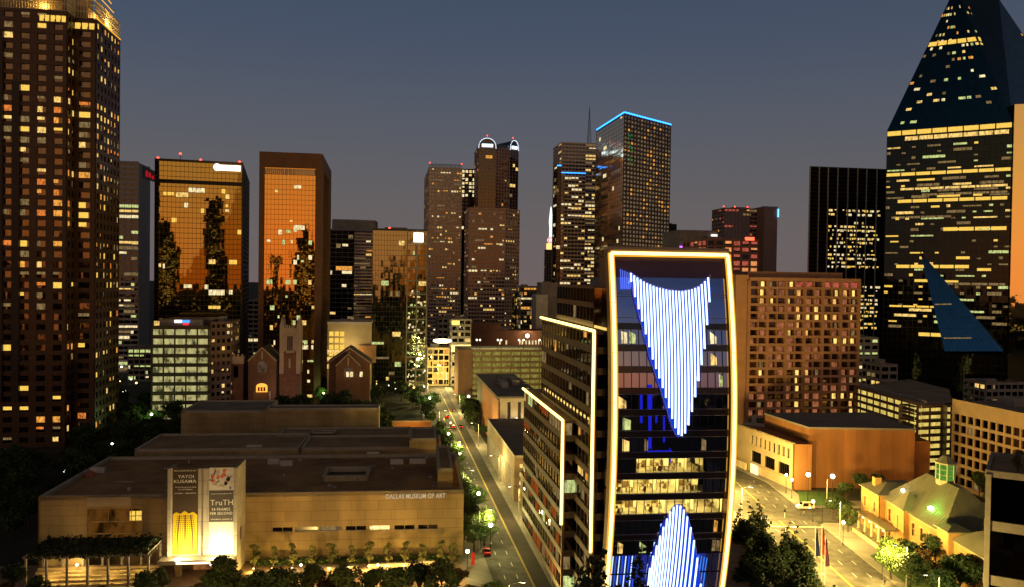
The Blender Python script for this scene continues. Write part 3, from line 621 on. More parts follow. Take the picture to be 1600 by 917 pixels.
# --- dark tower with white fins
r, poly, z = bldg('office_tower', 'black glass tower with thin white vertical fins, left of the pyramid-topped skyscraper', 'skyscraper', 1265, 1400, 560, 263, depth=40, ud=Vector((.42, .907)), fh=2.85, bw=1.5, core=GL_DARK, wall=pbr('black_spandrel', (.03, .025, .022), .4), sp=.45, pr=.06, dep=.15,
    lit=dict(p=.45, mats=[L_PAL, L_YEL, L_PAL, L_GOLD], zf=lambda f, q: 0 if (f > .82 or (.47 < f < .54) or f < .28) else min(.8, q*1.6), run=.5, maxrun=2, frag=.6, bays=lambda b: .22 < b < .80))
D = (poly[1]-poly[0]); FIN = pbr('white_fin', (.62, .58, .52), .5, .05, 1)
for px in (1265.5, 1280, 1294, 1309, 1325, 1340, 1354, 1370, 1385):
    c = along(poly[0], V, px, z); mb = MB(); mb.obox(V3(c-V*.3, 0), V3(V*.5, 0), V3(-U*.8, 0), (0, 0, z+1.3)); part('fin', mb, FIN, r)
# --- pyramid topped skyscraper
zc = 164.5; Lc = Wz(1386, 205, zc); Cc = Wz(1582, 190, zc); l, c = Vector(Lc.xy), Vector(Cc.xy)
rr = Vector(W(1716, 205, 500).xy); bk = l + (rr-c)
T1 = W(1493, -20, 462); T2 = W(1561, -18, 480); T2.z = T1.z
r = thing('office_tower', 'faceted dark glass skyscraper with a sloping pyramid top at the right edge', 'skyscraper', (c.x, c.y, 0))
GL_P = mirror('prism_glass', (.05, .06, .05), .05, .01, pw=1.5, ang=-36)  # same glass on every facet; tints imitate what each side reflects
GL_PT = mirror('prism_top_glass', (.03, .075, .085), .06, .01, pw=1.5, ang=-36)
mb = MB(); mb.prism([l, c, rr, bk], 0, zc); part('glass_facade', mb, GL_P, r)
mb = MB(); Lz, Cz, Rz, Bz = V3(l, zc), V3(c, zc), V3(rr, zc), V3(bk, zc)
mb.ngon([Lz, Cz, T1]); mb.ngon([Cz, Rz, T2, T1]); mb.ngon([Rz, Bz, T2]); mb.ngon([Bz, Lz, T1, T2]); part('pyramid_top', mb, GL_PT, r)
wallp = MB(); d = c-l; n2 = Vector((d.y, -d.x)).normalized(); LP = d.length; n3 = V3(n2, 0)
for j in range(42): wallp.obox(V3(l, j*zc/42), V3(d, 0), n3*.12, (0, 0, .25))
for k in range(24): wallp.obox(V3(l+d*(k/24), 0), V3(d.normalized()*.18, 0), n3*.14, (0, 0, zc))
part('mullion_grid', wallp, DARKM, r)
qs = []
def zat(py): return zc - (py-198)/1250*452
def frow(py, a, b, mat, h=2.2, seg=8):
    z = zat(py); n_ = max(1, int(round((b-a)*seg)))
    for k in range(n_):
        s0 = a+(b-a)*(k+.04)/n_; s1 = a+(b-a)*(k+.96)/n_; qs.append((V3(l+d*s0, z)+n3*.3, V3(l+d*s1, z)+n3*.3, V3(l+d*s1, z+h)+n3*.3, V3(l+d*s0, z+h)+n3*.3, mat))
frow(207, .0, 1, L_GOLD, 2.6); frow(216, .15, .98, L_YEL, 2.2); frow(272, 0, 1, L_GOLD, 1.8); frow(315, .1, .98, L_GOLD, 1.8); frow(361, .48, .98, L_GOLD, 2.0); frow(295, .12, .98, L_YEL, 1.2); frow(305, .3, .98, L_DIM, 1.2); frow(340, .05, .55, L_DIM, 1.2); frow(445, .45, .98, L_DIM, 1.3); frow(480, .05, .5, L_GOLD, 1.0); frow(419, .1, .7, L_GOLD, 1.8); frow(525, .3, .5, L_GOLD, 2)
rn3 = random.Random(8)
for py in list(range(228, 270, 9)) + list(range(281, 312, 9)) + list(range(324, 520, 9)):
    p = .7 if 278 < py < 345 else .30
    k = 0
    while k < 24:
        if rn3.random() < p:
            n_ = rn3.choice([1, 1, 2, 3, 4, 5]); frow(py, (k+.1)/24, min(1, (k+n_-.1)/24), rn3.choice([L_GRN, L_YEL, L_DIM, L_DIM, L_DIM, L_GOLD]), rn3.choice([.8, 1.1, 1.5]), 6); k += n_
        k += 1
# sloped rows: front triangle and right-hand face
def srow(P0, P1, T, f, a, b, mat, h=.028):
    q0 = P0+(T-P0)*f; q1 = P1+(T-P1)*f; q2 = P0+(T-P0)*(f+h); q3 = P1+(T-P1)*(f+h); nn = (P1-P0).cross(T-P0).normalized()*.25
    qs.append((q0+(q1-q0)*a+nn, q0+(q1-q0)*b+nn, q2+(q3-q2)*b+nn, q2+(q3-q2)*a+nn, mat))
for k in range(5): srow(Lz, Cz, T1, .585, .02+k*.195, .19+k*.195, L_GOLD, .03)
for f in [x*.047+.04 for x in range(18)]:
    for k in range(12):
        if rn3.random() < .26: srow(Lz, Cz, T1, f, k/12+.01, k/12+rn3.uniform(.04, .08), rn3.choice([L_GRN, L_YEL, L_DIM, L_PAL, L_AMB]), .018)
def srow2(f, a, b, mat, h=.02):
    q0 = Cz+(T1-Cz)*f; q1 = Rz+(T2-Rz)*f; q2 = Cz+(T1-Cz)*(f+h); q3 = Rz+(T2-Rz)*(f+h); nn = (Rz-Cz).cross(T1-Cz).normalized()*.25
    qs.append((q0+(q1-q0)*a+nn, q0+(q1-q0)*b+nn, q2+(q3-q2)*b+nn, q2+(q3-q2)*a+nn, mat))
for k in range(11): srow2(.585, .01+k*.09, .085+k*.09, L_GOLD, .03)
for f in [x*.047+.04 for x in range(18)]:
    for k in range(14):
        if rn3.random() < .22: srow2(f, k/14+.01, k/14+rn3.uniform(.03, .06), rn3.choice([L_GRN, L_YEL, L_PAL, L_AMB]), .016)
put_windows(r, qs, 98)
mb = MB(); e = (rr-c).normalized(); en = Vector((e.y, -e.x)); ze = Wz(1583, 163, 1).z
zz = W(1583, 163, 434).z; pv = Vector((.967, -.254)); mb.prism([c-n2*.0+Vector((.2, -1.2)), c+pv*40+Vector((.2, -1.2)), c+pv*40+Vector((0, 12)), c+Vector((.2, 6))], 0, zz); part('mirror_facet', mb, mirror('facet_glass', (.62, .52, .24), .02, .004), r)
# leaning facet, blue of the mirrored sky put into its tint
a3 = V3(l+d*.30, zat(392))+n3*.5; s0, s1 = .53, .93; z_b = zat(549)
b3 = V3(l+d*s0, z_b)+n3*13; c4 = V3(l+d*s1, z_b)+n3*13; b0 = V3(l+d*s0, z_b); c0 = V3(l+d*s1, z_b); a0_ = V3(l+d*.30, zat(392))
b3 = Vector(W(1476, 548, b3.y)); c4 = Vector(W(1568, 548, c4.y))
mq = MB()
for k in range(1, 9): f = k/9; mq.tube([b3+(a3-b3)*f, c4+(a3-c4)*f], .09, 3)
for k in range(1, 12): f = k/12; q0 = b3+(c4-b3)*f; mq.tube([q0, a3], .07, 3)
part('facet_mullions', mq, DARKM, r)
for k in (1, 4): f = k/9+.01; p0 = b3+(a3-b3)*f; p1 = c4+(a3-c4)*f; dz = (a3-b3)*.012; nn = (c4-b3).cross(a3-b3).normalized()*.15; mq = MB(); mq.quad(p0+(p1-p0)*.05+nn, p0+(p1-p0)*.6+nn, p0+(p1-p0)*.6+nn+dz, p0+(p1-p0)*.05+nn+dz); part('lit_facet_row', mq, L_DIM, r)
mb = MB(); mb.tri(b3, c4, a3); mb.tri(b0, b3, a3); mb.tri(c4, c0, a3); mb.quad(b0, c0, c4, b3); part('leaning_facet', mb, mirror('leaning_glass', (.07, .19, .27), .05, .012), r)
beacon(r, Vector((T2.x, T2.y)), T2.z, 1)
# ================================================================ MUSEUM
LIME = blocks('limestone', (.42, .30, .14), 7.0, 2.6, .34, 6, .62, .03)
LIME2 = pbr('limestone_coping', (.42, .36, .27), .85, .12, .4)
T6 = R(6.4); V6 = Vector((math.cos(T6), math.sin(T6))); N6 = Vector((V6.y, -V6.x)); B6 = -N6
CR = Wz(723.5, 868, 0); cR = Vector(CR.xy); zM = W(724, 765, cR.y).z
cL = along(cR, -V6, 60, zM); LM = (cR-cL).length
mus = thing('art_museum', 'long low limestone art museum with flat stepped roofs and raised lettering on its front wall', 'museum', (cL.x, cL.y, 0))
def sM(px, z=zM): return (along(cL, V6, px, z)-cL).length
def zM_at(px, py): return W(px, py, along(cL, V6, px, 8).y).z
hol = []; wins = [(425, 457), (461, 496), (500, 534), (540, 572), (577, 609), (616, 648), (653, 684)]
for a, b in wins: hol.append((sM(a, 8), sM(b, 8), zM_at(a, 831.5-(a-425)*.014*1.3), zM_at(a, 823.5-(a-425)*.014*1.3)))
bigw = (sM(136, 10), sM(222, 10), zM_at(136, 853), zM_at(136, 794)); hol.append(bigw)
mb = MB(); P = holes_wall(mb, cL, cR, 0, zM, hol, .9); part('front_wall', mb, LIME, mus)
depthM = 46.0
mb = MB(); m0 = cL+B6*.95; m1 = cR+B6*.95; mb.prism([m0+V6*.5, m1-V6*.05, m1+B6*depthM, m0+B6*depthM], 0, zM-1.3); part('building_mass', mb, LIME, mus)
rf = MB(); rf.prism([cL+B6*1+V6*1, cR+B6*1-V6*1, cR+B6*depthM-V6*1, cL+B6*depthM+V6*1], zM-1.29, zM-.9)
part('front_roof', rf, blocks('brown_roof', (.34, .19, .08), 14, 7, .35, 6, .78, .02, .9), mus)
mb = MB()
for (a, b, n_) in ((cL, cR, N6), (cR+B6*depthM, cL+B6*depthM, B6)): mb.obox(V3(a, zM-1.0), V3(b-a, 0), V3(-n_*.9, 0), (0, 0, 1.0+.05))
mb.obox(V3(cL, zM-1.0), V3(B6*depthM, 0), V3(V6*.9, 0), (0, 0, 1.04)); mb.obox(V3(cR-V6*.9, zM-1.0), V3(B6*depthM, 0), V3(V6*.9, 0), (0, 0, 1.04)); part('parapet', mb, LIME2, mus)
mb = MB(); mb.obox(V3(cL, 0), V3(B6*depthM, 0), V3(V6*.5, 0), (0, 0, zM-1.05)); mb.obox(V3(cR-V6*.04, 0), V3(B6*depthM, 0), V3(V6*.04, 0), (0, 0, zM-1.05)); part('side_wall', mb, LIME, mus)
for k, (s0, s1, za, zb) in enumerate(hol[:7]):
    mb = MB(); mb.quad(P(s0, za, .75), P(s1, za, .75), P(s1, zb, .75), P(s0, zb, .75))
    wd = part('window', mb, [GL_DARK, mirror('grey_blind', (.3, .3, .26), .3), L_DIM, GL_DARK, litmat('gallery_light', (1, .72, .25), 2.2, 1.2, .3), GL_DARK, GL_MID][k], mus)
    mb = MB()
    for q in (0, .5, 1): mb.obox(P(s0+(s1-s0)*q-.08, za, .7), V3(V6*.16, 0), V3(-B6*.1, 0), (0, 0, zb-za))
    mb.obox(P(s0, za, .7), V3(V6*(s1-s0), 0), V3(-B6*.6, 0), (0, 0, .15)); mk('frame', mb, LIME2, wd)
s0, s1, za, zb = bigw
mb = MB(); mb.quad(P(s0, za, .8), P(s1, za, .8), P(s1, zb, .8), P(s0, zb, .8)); wd = part('large_window', mb, litmat('lobby_glow', (.5, .19, .03), .22, .25, .12), mus)
mb = MB()
for q in (.0, .3, .62, .97): mb.obox(P(s0, za+(zb-za)*q, .75), V3(V6*(s1-s0), 0), V3(-B6*.25, 0), (0, 0, .28))
for q, z_ in ((.36, .62), (.36, 0), (.78, .62)): mb.obox(P(s0+(s1-s0)*q, za+(zb-za)*z_, .75), V3(V6*.22, 0), V3(-B6*.2, 0), (0, 0, (zb-za)*.33))
mk('frame', mb, pbr('bronze_frame', (.35, .22, .1), .4, .1, 1), wd)
mb = MB()
for i in range(2):
    for j in range(2): c = P(s0+(s1-s0)*(.76+.115*i), za+(zb-za)*(.64+.14*j), .6); mb.obox(c, V3(V6*(s1-s0)*.10, 0), V3(-B6*.05, 0), (0, 0, (zb-za)*.12))
part('lit_pane', mb, L_GOLD, mus)
mb = MB(); mb.obox(V3(cL+V6*s0-B6*.02, zb+.6), V3(V6*(s1-s0)*.8, 0), V3(-B6*.25, 0), (0, 0, zM-zb-.9)); part('lintel_panel', mb, pbr('pale_lintel', (.44, .35, .22), .8, .1, .3), mus)
LET = emit('letter_cream', (1, .8, .5), .55); LETM = pbr('letter_bronze', (.75, .6, .4), .5, .1, 1)
sA = sM(603, zM-.8); text(mus, 'DALLAS MUSEUM OF ART', 1.75, V3(cL+V6*sA+N6*.12, zM-1.95), V6, LET, 'lettering', .06, sx=(sM(710, zM-.8)-sA)/ (1.85*13.0))
# roofs behind, stepping back
def roofblock(pxl, pxr, pyf, Yf, dep, z1, nm='roof_section', col=None, rim=.8, box=True):
    a = W(pxl, pyf, Yf); a2 = Vector(a.xy); z1 = z1 or a.z; b2 = along(a2, V6, pxr, z1)
    mb = MB(); mb.prism([a2, b2, b2+B6*dep, a2+B6*dep], 0, z1-.9); w_ = part(nm, mb, LIME, mus)
    mb = MB()
    for p, q, n_ in ((a2, b2, N6), (b2, b2+B6*dep, V6), (b2+B6*dep, a2+B6*dep, B6), (a2+B6*dep, a2, -V6)): mb.obox(V3(p, z1-.9), V3(q-p, 0), V3(-n_*rim, 0), (0, 0, .9 if abs(n_.dot(N6)) > .5 else .88))
    mk('parapet', mb, LIME2, w_)
    mb = MB(); k = rim; mb.prism([a2+V6*k+B6*k, b2-V6*k+B6*k, b2-V6*k+B6*(dep-k), a2+V6*k+B6*(dep-k)], z1-.89, z1-.6); mk('roof', mb, col or ROOF, w_)
    return a2, b2, z1
# right-hand tall block, roof sections, back wing
e0 = W(684, 757, 222); roofblock(684, 708, 731, 221, 30, None)
roofblock(470, 690, 699, 262, 21, None); roofblock(210, 468, 701, 258, 26, None); roofblock(432, 641, 680, 285, 16, None); roofblock(640, 682, 684, 262, 20, None)
bk = roofblock(283, 415, 641, 318, 28, None, 'back_wing', ROOF_G); roofblock(415, 592, 637, 316, 9, None, 'back_wing', ROOF_G)
roofblock(276, 347, 691, 272, 14, None, 'roof_house')
def kerbhole(cx, cy, Y, wx, dy, z, h=1.0):
    a = Vector(W(cx, cy, Y).xy); mb = MB(); t = .9
    for p, q, n_ in ((a, a+V6*wx, N6), (a+V6*wx, a+V6*wx+B6*dy, V6), (a+V6*wx+B6*dy, a+B6*dy, B6), (a+B6*dy, a, -V6)): mb.obox(V3(p, z), V3(q-p, 0), V3(-n_*t, 0), (0, 0, h if abs(n_.dot(N6)) > .5 else h-.03))
    w_ = part('skylight_curb', mb, LIME2, mus); mb = MB(); mb.prism([a+V6*t+B6*t, a+V6*(wx-t)+B6*t, a+V6*(wx-t)+B6*(dy-t), a+V6*t+B6*(dy-t)], z+.05, z+.15); mk('skylight_pit', mb, pbr('pit', (.09, .075, .05), .9), w_)
kerbhole(503, 753, 226, 13.0, 11.5, zM-.9, 1.6); kerbhole(505, 713, 270, 14.0, 7, zM-.2, .5); kerbhole(485, 690, 290, 9, 5, zM+.1, .6)
for i, (px, py, Y, wx) in enumerate([(418, 722, 246, 3.4), (437, 724, 244, 3.8), (610, 721, 248, 4), (640, 720, 249, 5), (385, 700, 266, 5), (573, 705, 258, 4), (545, 686, 284, 3), (140, 747, 232, 4)]):
    c = W(px, py, Y); mb = MB(); mb.obox((c.x, c.y, zM-.9), V3(V6*wx, 0), V3(B6*1.2, 0), (0, 0, 1.5)); part('roof_vent', mb, pbr('vent_metal', (.6, .56, .5), .5, .1, 1), mus)
rv = random.Random(31)
for i in range(26):
    q = cL+V6*rv.uniform(8, LM-8)+B6*rv.uniform(4, depthM-3); mb = MB(); hv = rv.uniform(.3, .9)
    if i % 3 == 0: mb.lathe([(.25, 0), (.25, hv), (.4, hv+.05), (.05, hv+.3)], V3(q, zM-.9), 8)
    elif i % 3 == 1: mb.obox(V3(q, zM-.9), V3(V6*rv.uniform(.6, 1.6), 0), V3(B6*rv.uniform(.6, 1.4), 0), (0, 0, hv))
    else: mb.tube([V3(q, zM-.7), V3(q+V6*rv.uniform(3, 9), zM-.7)], .12, 5)
    part(['roof_pipe_vent', 'roof_hatch', 'roof_conduit'][i % 3], mb, CONC_L if i % 2 else CONC, mus)
c = W(141, 746, 228); mb = MB(); mb.lathe([(1.3, 0), (1.3, 1.2), (.2, 1.7)], (c.x, c.y, zM-.9), 10); part('roof_fan', mb, pbr('fan_red', (.3, .1, .06), .6), mus)

# ---------------------------------------------------------------- banner tower in front of the museum
zB = 27.6; bl_ = Vector(W(262, 731, 197).xy); zB = W(262, 731, 197).z; br_ = along(bl_, V6, 371, zB)
bt = thing('banner_tower', 'floodlit U-shaped stone tower with two tall exhibition banners and a canopy at its foot', 'banner tower', (bl_.x, bl_.y, 0))
WB = (br_-bl_).length; DB = (along(br_, B6, 384, zB)-br_).length; DB = min(max(DB, 7), 13)
STW = blocks('white_stone', (.52, .47, .38), 3.0, 3.4, .05, 6, .55, .02)
def pB(s, k, z): return V3(bl_+V6*s+B6*k, z)
zb0 = 5.2
mb = MB(); mb.obox(pB(WB-.9, 0, 0), V3(V6*.9, 0), V3(B6*DB, 0), (0, 0, zB)); part('side_wing', mb, STW, bt); mb = MB(); mb.obox(pB(0, 0, zb0), V3(V6*.8, 0), V3(B6*DB*.5, 0), (0, 0, zB-zb0-.02)); part('side_wing', mb, STW, bt)
mb = MB(); mb.obox(pB(.8, .9, zb0), V3(V6*(WB*.46-.8), 0), V3(B6*.8, 0), (0, 0, zB-zb0-.4)); mb.obox(pB(WB*.50, .9, zb0), V3(V6*(WB*.5-.9), 0), V3(B6*.8, 0), (0, 0, zB-zb0-.4)); mb.obox(pB(WB*.46, 1.3, zb0), V3(V6*WB*.04, 0), V3(B6*.5, 0), (0, 0, zB-zb0-.45)); part('back_wall', mb, STW, bt)
mb = MB(); mb.obox(pB(0, DB*.55, 0), V3(V6*(WB-.9), 0), V3(B6*1, 0), (0, 0, zb0+3)); mb.obox(pB(2, -0.0, 0), V3(V6*1.2, 0), V3(B6*1.2, 0), (0, 0, zb0-.7)); mb.obox(pB(WB-4, 0, 0), V3(V6*1.2, 0), V3(B6*1.2, 0), (0, 0, zb0-.7)); part('base_wall', mb, LIME, bt)
mb = MB(); mb.obox(pB(-1.2, -4.2, zb0-.6), V3(V6*(WB+1.1), 0), V3(B6*(4.2+DB*.5), 0), (0, 0, .6)); mb.obox(pB(-1.2, -4.2, zb0), V3(V6*(WB+1.1), 0), V3(B6*.3, 0), (0, 0, .35)); part('canopy', mb, LIME2, bt)
mb = MB(); mb.obox(pB(WB*.2, -4.26, zb0-.45), V3(V6*WB*.48, 0), V3(B6*.05, 0), (0, 0, .5)); part('canopy_light', mb, emit('canopy_glow', (1, .8, .45), 3, True), bt)
mb = MB(); mb.obox(pB(WB*.3, DB*.5, .2), V3(V6*WB*.5, 0), V3(B6*.1, 0), (0, 0, 3)); part('door', mb, litmat('door_glow', (.8, .3, .08), .35, .8, .3), bt)
BAN_D = pbr('banner_dark', (.075, .05, .035), .7, .05, .5); BAN_G = pbr('banner_grey', (.115, .10, .09), .7, .05, .5); BAN_W = pbr('banner_white', (.72, .69, .62), .7, .05, .5); BAN_Y = pbr('banner_yellow', (.85, .60, .02), .7, .06, .6)
TXT = pbr('banner_text', (.85, .82, .75), .7, .02, 1)
def bz(py): return W(310, py, (bl_+V6*WB*.5).y+.8).z
def bs(px, z=18): return (along(bl_+B6*.9, V6, px, z)-(bl_+B6*.9)).length
x0, x1 = bs(270), bs(309.5); y0, y1, y2 = bz(865), bz(795), bz(730)
bn = MB(); bn.obox(pB(x0, .8, y0), V3(V6*(x1-x0), 0), V3(B6*.08, 0), (0, 0, y2-y0)); b1 = part('banner', bn, BAN_D, bt, 'dark banner with white words over a yellow dotted lower half')
mb = MB(); pts = [(0, 0), (1, 0)]; top = []
for k in range(17):
    t = k/16; top.append((1-t, .97-.05*math.cos(t*9)**2-.04*abs(2*t-1)))
pts += top; mb.ngon([pB(x0+.12+(x1-x0-.24)*u, .74, y0+.1+(y1-y0)*v_) for u, v_ in pts]); mk('yellow_field', mb, BAN_Y, b1)
dots = MB(); dr = random.Random(2)
for c_ in range(9):
    u = .08+c_*.105; n_ = 17
    for k in range(n_):
        v_ = .10+k*.047; bend = (u-.5)*(1-.42*max(0, (v_-.35))**1.3*1.6)+.5; sz = .13+.10*(c_ in (1, 4, 7))
        cx = x0+.12+(x1-x0-.24)*bend; cz = y0+.1+(y1-y0)*v_
        dots.ngon([pB(cx+sz*math.cos(a*math.pi/4), .72, cz+sz*1.2*math.sin(a*math.pi/4)) for a in range(8)])
mk('dot_pattern', dots, BAN_D, b1)
def btext(s, size, px, py, wpx=None, ban=b1):
    o = text(bt, s, size, pB(0, 0, 0), V6, TXT, 'lettering', .02); xs = [v.co.x*V6.x+v.co.y*V6.y for v in o.data.vertices]; wd_ = max(xs)-min(xs); mn = min(xs)
    sx = (bs(px+wpx)-bs(px))/wd_ if wpx else 1; tgt = bs(px)
    for v in o.data.vertices:
        l_ = v.co.copy(); s_ = l_.x*V6.x+l_.y*V6.y-mn; q = pB(tgt+s_*sx, .70-(l_.x*N6.x+l_.y*N6.y)*.5, bz(py)+l_.z) - bt.location; v.co = q
    return o
btext('DALLAS MUSEUM OF ART', .45, 272, 735, 35); btext('YAYOI', 1.15, 278, 745.5, 25); btext('KUSAMA', 1.15, 272, 753, 35)
btext('All the Eternal Love I Have', .45, 273.5, 760.5, 33); btext('for the Pumpkins', .45, 279, 764, 22); btext('OCTOBER 1 - FEBRUARY 25', .38, 272.5, 770, 34)
x0, x1 = bs(327), bs(367.5); bn = MB(); bn.obox(pB(x0, .8, y0), V3(V6*(x1-x0), 0), V3(B6*.08, 0), (0, 0, y2-y0)); b2 = part('banner', bn, BAN_W, bt, 'white banner with an abstract colour panel above a grey title block')
ya, yb = bz(815), bz(766); mb = MB(); mb.obox(pB(x0, .76, ya), V3(V6*(x1-x0-.3), 0), V3(B6*.03, 0), (0, 0, yb-ya)); mk('title_block', mb, BAN_G, b2)
ar = random.Random(5); am = [pbr('art_black', (.02, .02, .02), .7), pbr('art_coral', (.65, .14, .08), .7), pbr('art_blue', (.12, .25, .4), .7), pbr('art_cream', (.75, .62, .45), .7)]; mb = MB()
for k in range(34):
    s_ = x0+.4+ar.random()*(x1-x0-1.2); z_ = yb+.5+ar.random()*(y2-yb-1.2); a = ar.uniform(0, 3.1); rx, rz = (ar.uniform(.5, .9), ar.uniform(.06, .14)) if k % 3 else (ar.uniform(.25, .55), ar.uniform(.2, .5)); n_ = 9
    mb.ngon([pB(s_+rx*math.cos(t)*math.cos(a)-rz*math.sin(t)*math.sin(a), .75-k*.001, z_+rx*math.cos(t)*math.sin(a)+rz*math.sin(t)*math.cos(a)) for t in [2*math.pi*q/n_ for q in range(n_)]], ar.choice([0, 0, 0, 1, 1, 2, 3]))
mk('abstract_panel', mb, am, b2)
btext('DALLAS MUSEUM OF ART', .42, 330, 771.5, 33); btext('TruTH', 1.95, 328.8, 788.5, 35.5); btext('24 FRAMES', .95, 331, 797, 29); btext('PER SECOND', .95, 328.8, 803.3, 34.5); btext('OCTOBER 22 - JANUARY 28', .38, 330, 811.5, 33)
for s_ in (WB*.24, WB*.76):
    c = pB(s_, -2.6, zb0+.7); plight(bt, c, 5500 if s_ < WB*.5 else 8500, (1, .76, .34), .5)
    mb = MB(); mb.obox(pB(s_-.5, -2.9, zb0+.02), V3(V6*1.0, 0), V3(B6*.6, 0), (0, 0, .5)); part('floodlight', mb, DARKM, bt)
mb = MB(); mb.lathe([(.1, 0), (.9, .1), (.8, .5), (.1, .6)], pB(WB*.22, -3.6, zb0+.3), 10); part('floodlight_lens', mb, emit('flood_white', (1, .9, .65), 7), bt)
mb = MB(); mb.obox(pB(WB-.0, DB*.35, 8), V3(V6*.08, 0), V3(B6*1.6, 0), (0, 0, 3.2)); part('recess', mb, GRAN, bt)

# ---------------------------------------------------------------- pergola, glowing terrace
PGW = pbr('weathered_post', (.30, .27, .22), .7, .3, 1.5)
pg = thing('pergola', 'vine-covered pergola with white posts over a glowing yellow terrace at the bottom left', 'pergola', (*W(120, 900, 185).xy, 0))
pa = Vector(W(40, 872, 186).xy); pzt = W(40, 872, 186).z; pb_ = along(pa, V6, 232, pzt); LP_ = (pb_-pa).length
for k in range(7):
    for dd_ in (0, 9):
        c = pa+V6*(LP_*k/6)+B6*dd_; mb = MB(); mb.box(c.x-.22, c.x+.22, c.y-.22, c.y+.22, 0, pzt); part('post', mb, PGW, pg)
mb = MB()
for dd_ in (-.3, 4.3, 9.3): mb.obox(V3(pa-V6*.6+B6*dd_, pzt), V3(V6*(LP_+1.2), 0), V3(B6*.3, 0), (0, 0, .5))
for k in range(15): mb.obox(V3(pa+V6*(LP_*k/14)-B6*1, pzt+.52), V3(V6*.18, 0), V3(B6*11.5, 0), (0, 0, .35))
part('beams', mb, PGW, pg)
LEAFD = pbr('vine_leaf', (.035, .05, .018), .7, .4, 1); mb = MB(); vr = random.Random(9)
for k in range(5200):
    c = V3(pa+V6*(LP_*vr.uniform(.02, 1))+B6*vr.uniform(-1, 10), pzt+.8+vr.gauss(.2, .5)); a = Vector((vr.gauss(0, 1), vr.gauss(0, 1), vr.gauss(0, .6))).normalized()*.42; b = a.cross(Vector((vr.gauss(0, 1), vr.gauss(0, 1), vr.gauss(0, 1)))).normalized()*.35
    mb.quad(c-a, c-b, c+a, c+b)
part('vines', mb, LEAFD, pg)
WALLY = pbr('terrace_stone', (.45, .34, .18), .8, .15, .3)
tr_ = thing('terrace', 'stepped stone terrace lit yellow under the pergola', 'terrace', (*pa.xy, 0))
mb = MB()
for k in range(6): mb.obox(V3(pa-V6*1+B6*(1.4+k*1.35), .1), V3(V6*(LP_+1), 0), V3(B6*1.3, 0), (0, 0, .2+k*.55))
part('steps', mb, WALLY, tr_)
mb = MB()
for k in range(5):
    for j in range(9):
        if (k+j) % 4: c = pa+V6*(LP_*(j+.1)/9)+B6*(1.38+k*1.35); mb.obox(V3(c, .22+k*.55), V3(V6*(LP_*.085), 0), V3(N6*.06, 0), (0, 0, .16))
part('step_light', mb, litmat('step_gold', (1, .58, .10), 1.3, .8, .1), tr_)
mb = MB(); mb.obox(V3(pa-V6*1+B6*9.9, 0), V3(V6*LP_*.4, 0), V3(B6*.5, 0), (0, 0, 5)); part('back_wall', mb, WALLY, tr_)
for k in range(4): plight(tr_, V3(pa+V6*(LP_*(k+.5)/4)+B6*4.5, 3.3), 330, (1, .66, .2), .3)

# planter walls in front of the museum
for i, (px0, px1, py) in enumerate([(420, 478, 898), (500, 560, 893), (575, 640, 888), (640, 700, 884)]):
    a = Wz(px0, py, 0); b = Wz(px1, py-3, 0); d = Vector((b-a).xy); mb = MB(); mb.obox(V3(a.xy, 0), V3(d, 0), V3(B6*1.1, 0), (0, 0, 1.1))
    o = mk('planter_wall', mb, LIME2); tag(o, ['first', 'second', 'third', 'fourth'][i]+' low stone planter wall from the left, in front of the museum\'s uplit trees', 'wall', 'planter walls in front of the museum')

# ================================================================ FRAMED LED BUILDING
YK = 150.0; cA = W(957, 396, YK); zK = cA.z; k0 = Vector(cA.xy); kE = along(k0, V, 1131, zK); WK = (kE-k0).length
VK = Vector((math.cos(R(7)), math.sin(R(7)))); kE = along(k0, VK, 1131, zK); WK = (kE-k0).length; NK = Vector((VK.y, -VK.x))
def bulge(z): return 4.6*(1-((z-48)/32.0)**2)
def K(s, z, o=0.0): return V3(k0+VK*s+NK*(bulge(z)+o), z)
def invK(px, py, o=0.0):
    z = 60; d = rayd(px, py)
    for _ in range(12):
        p0 = k0+NK*(bulge(z)+o); t = (p0.x*NK.x+p0.y*NK.y)/(d.x*NK.x+d.y*NK.y); P_ = EYE+d*t; z = P_.z
    return ((P_.xy-k0).dot(VK), z)
kp = thing('office_tower', 'bowed glass office building framed in glowing yellow strips, with blue light-bar sails', 'office tower', (k0.x, k0.y, 0))
FH = 3.93; zf0 = invK(1060, 801.5)[1]; floors = [zf0+FH*k for k in range(-2, 12)]
SPAN = pbr('spandrel_glass', (.035, .03, .04), .15, .1, .5, .0, spec=.8)
KGL = clearglass('vision_glass', .42, (.8, .82, .8)); KDK = mirror('bowed_front_glass', (.50, .55, .90), .03, .004, pw=1.5, ang=7)
INT = pbr('office_white_wall', (.78, .74, .56), .8, .1, 1); CARP = pbr('office_carpet', (.30, .25, .18), .9, .2, 2); DESK = pbr('desk_wood', (.16, .10, .06), .6, .2, 1)
CEIL = emit('ceiling_panel', (1, .82, .26), 50.0, True)
def shell(s0, s1, za, zb, o, n=2):
    mb = MB()
    for i in range(n):
        a = za+(zb-za)*i/n; b = za+(zb-za)*(i+1)/n; mb.quad(K(s0, a, o), K(s1, a, o), K(s1, b, o), K(s0, b, o))
    return mb
litspan = {0: (0, .97), 1: (0, .78), 2: (.18, .80)}
NB = 15
lt = random.Random(21)
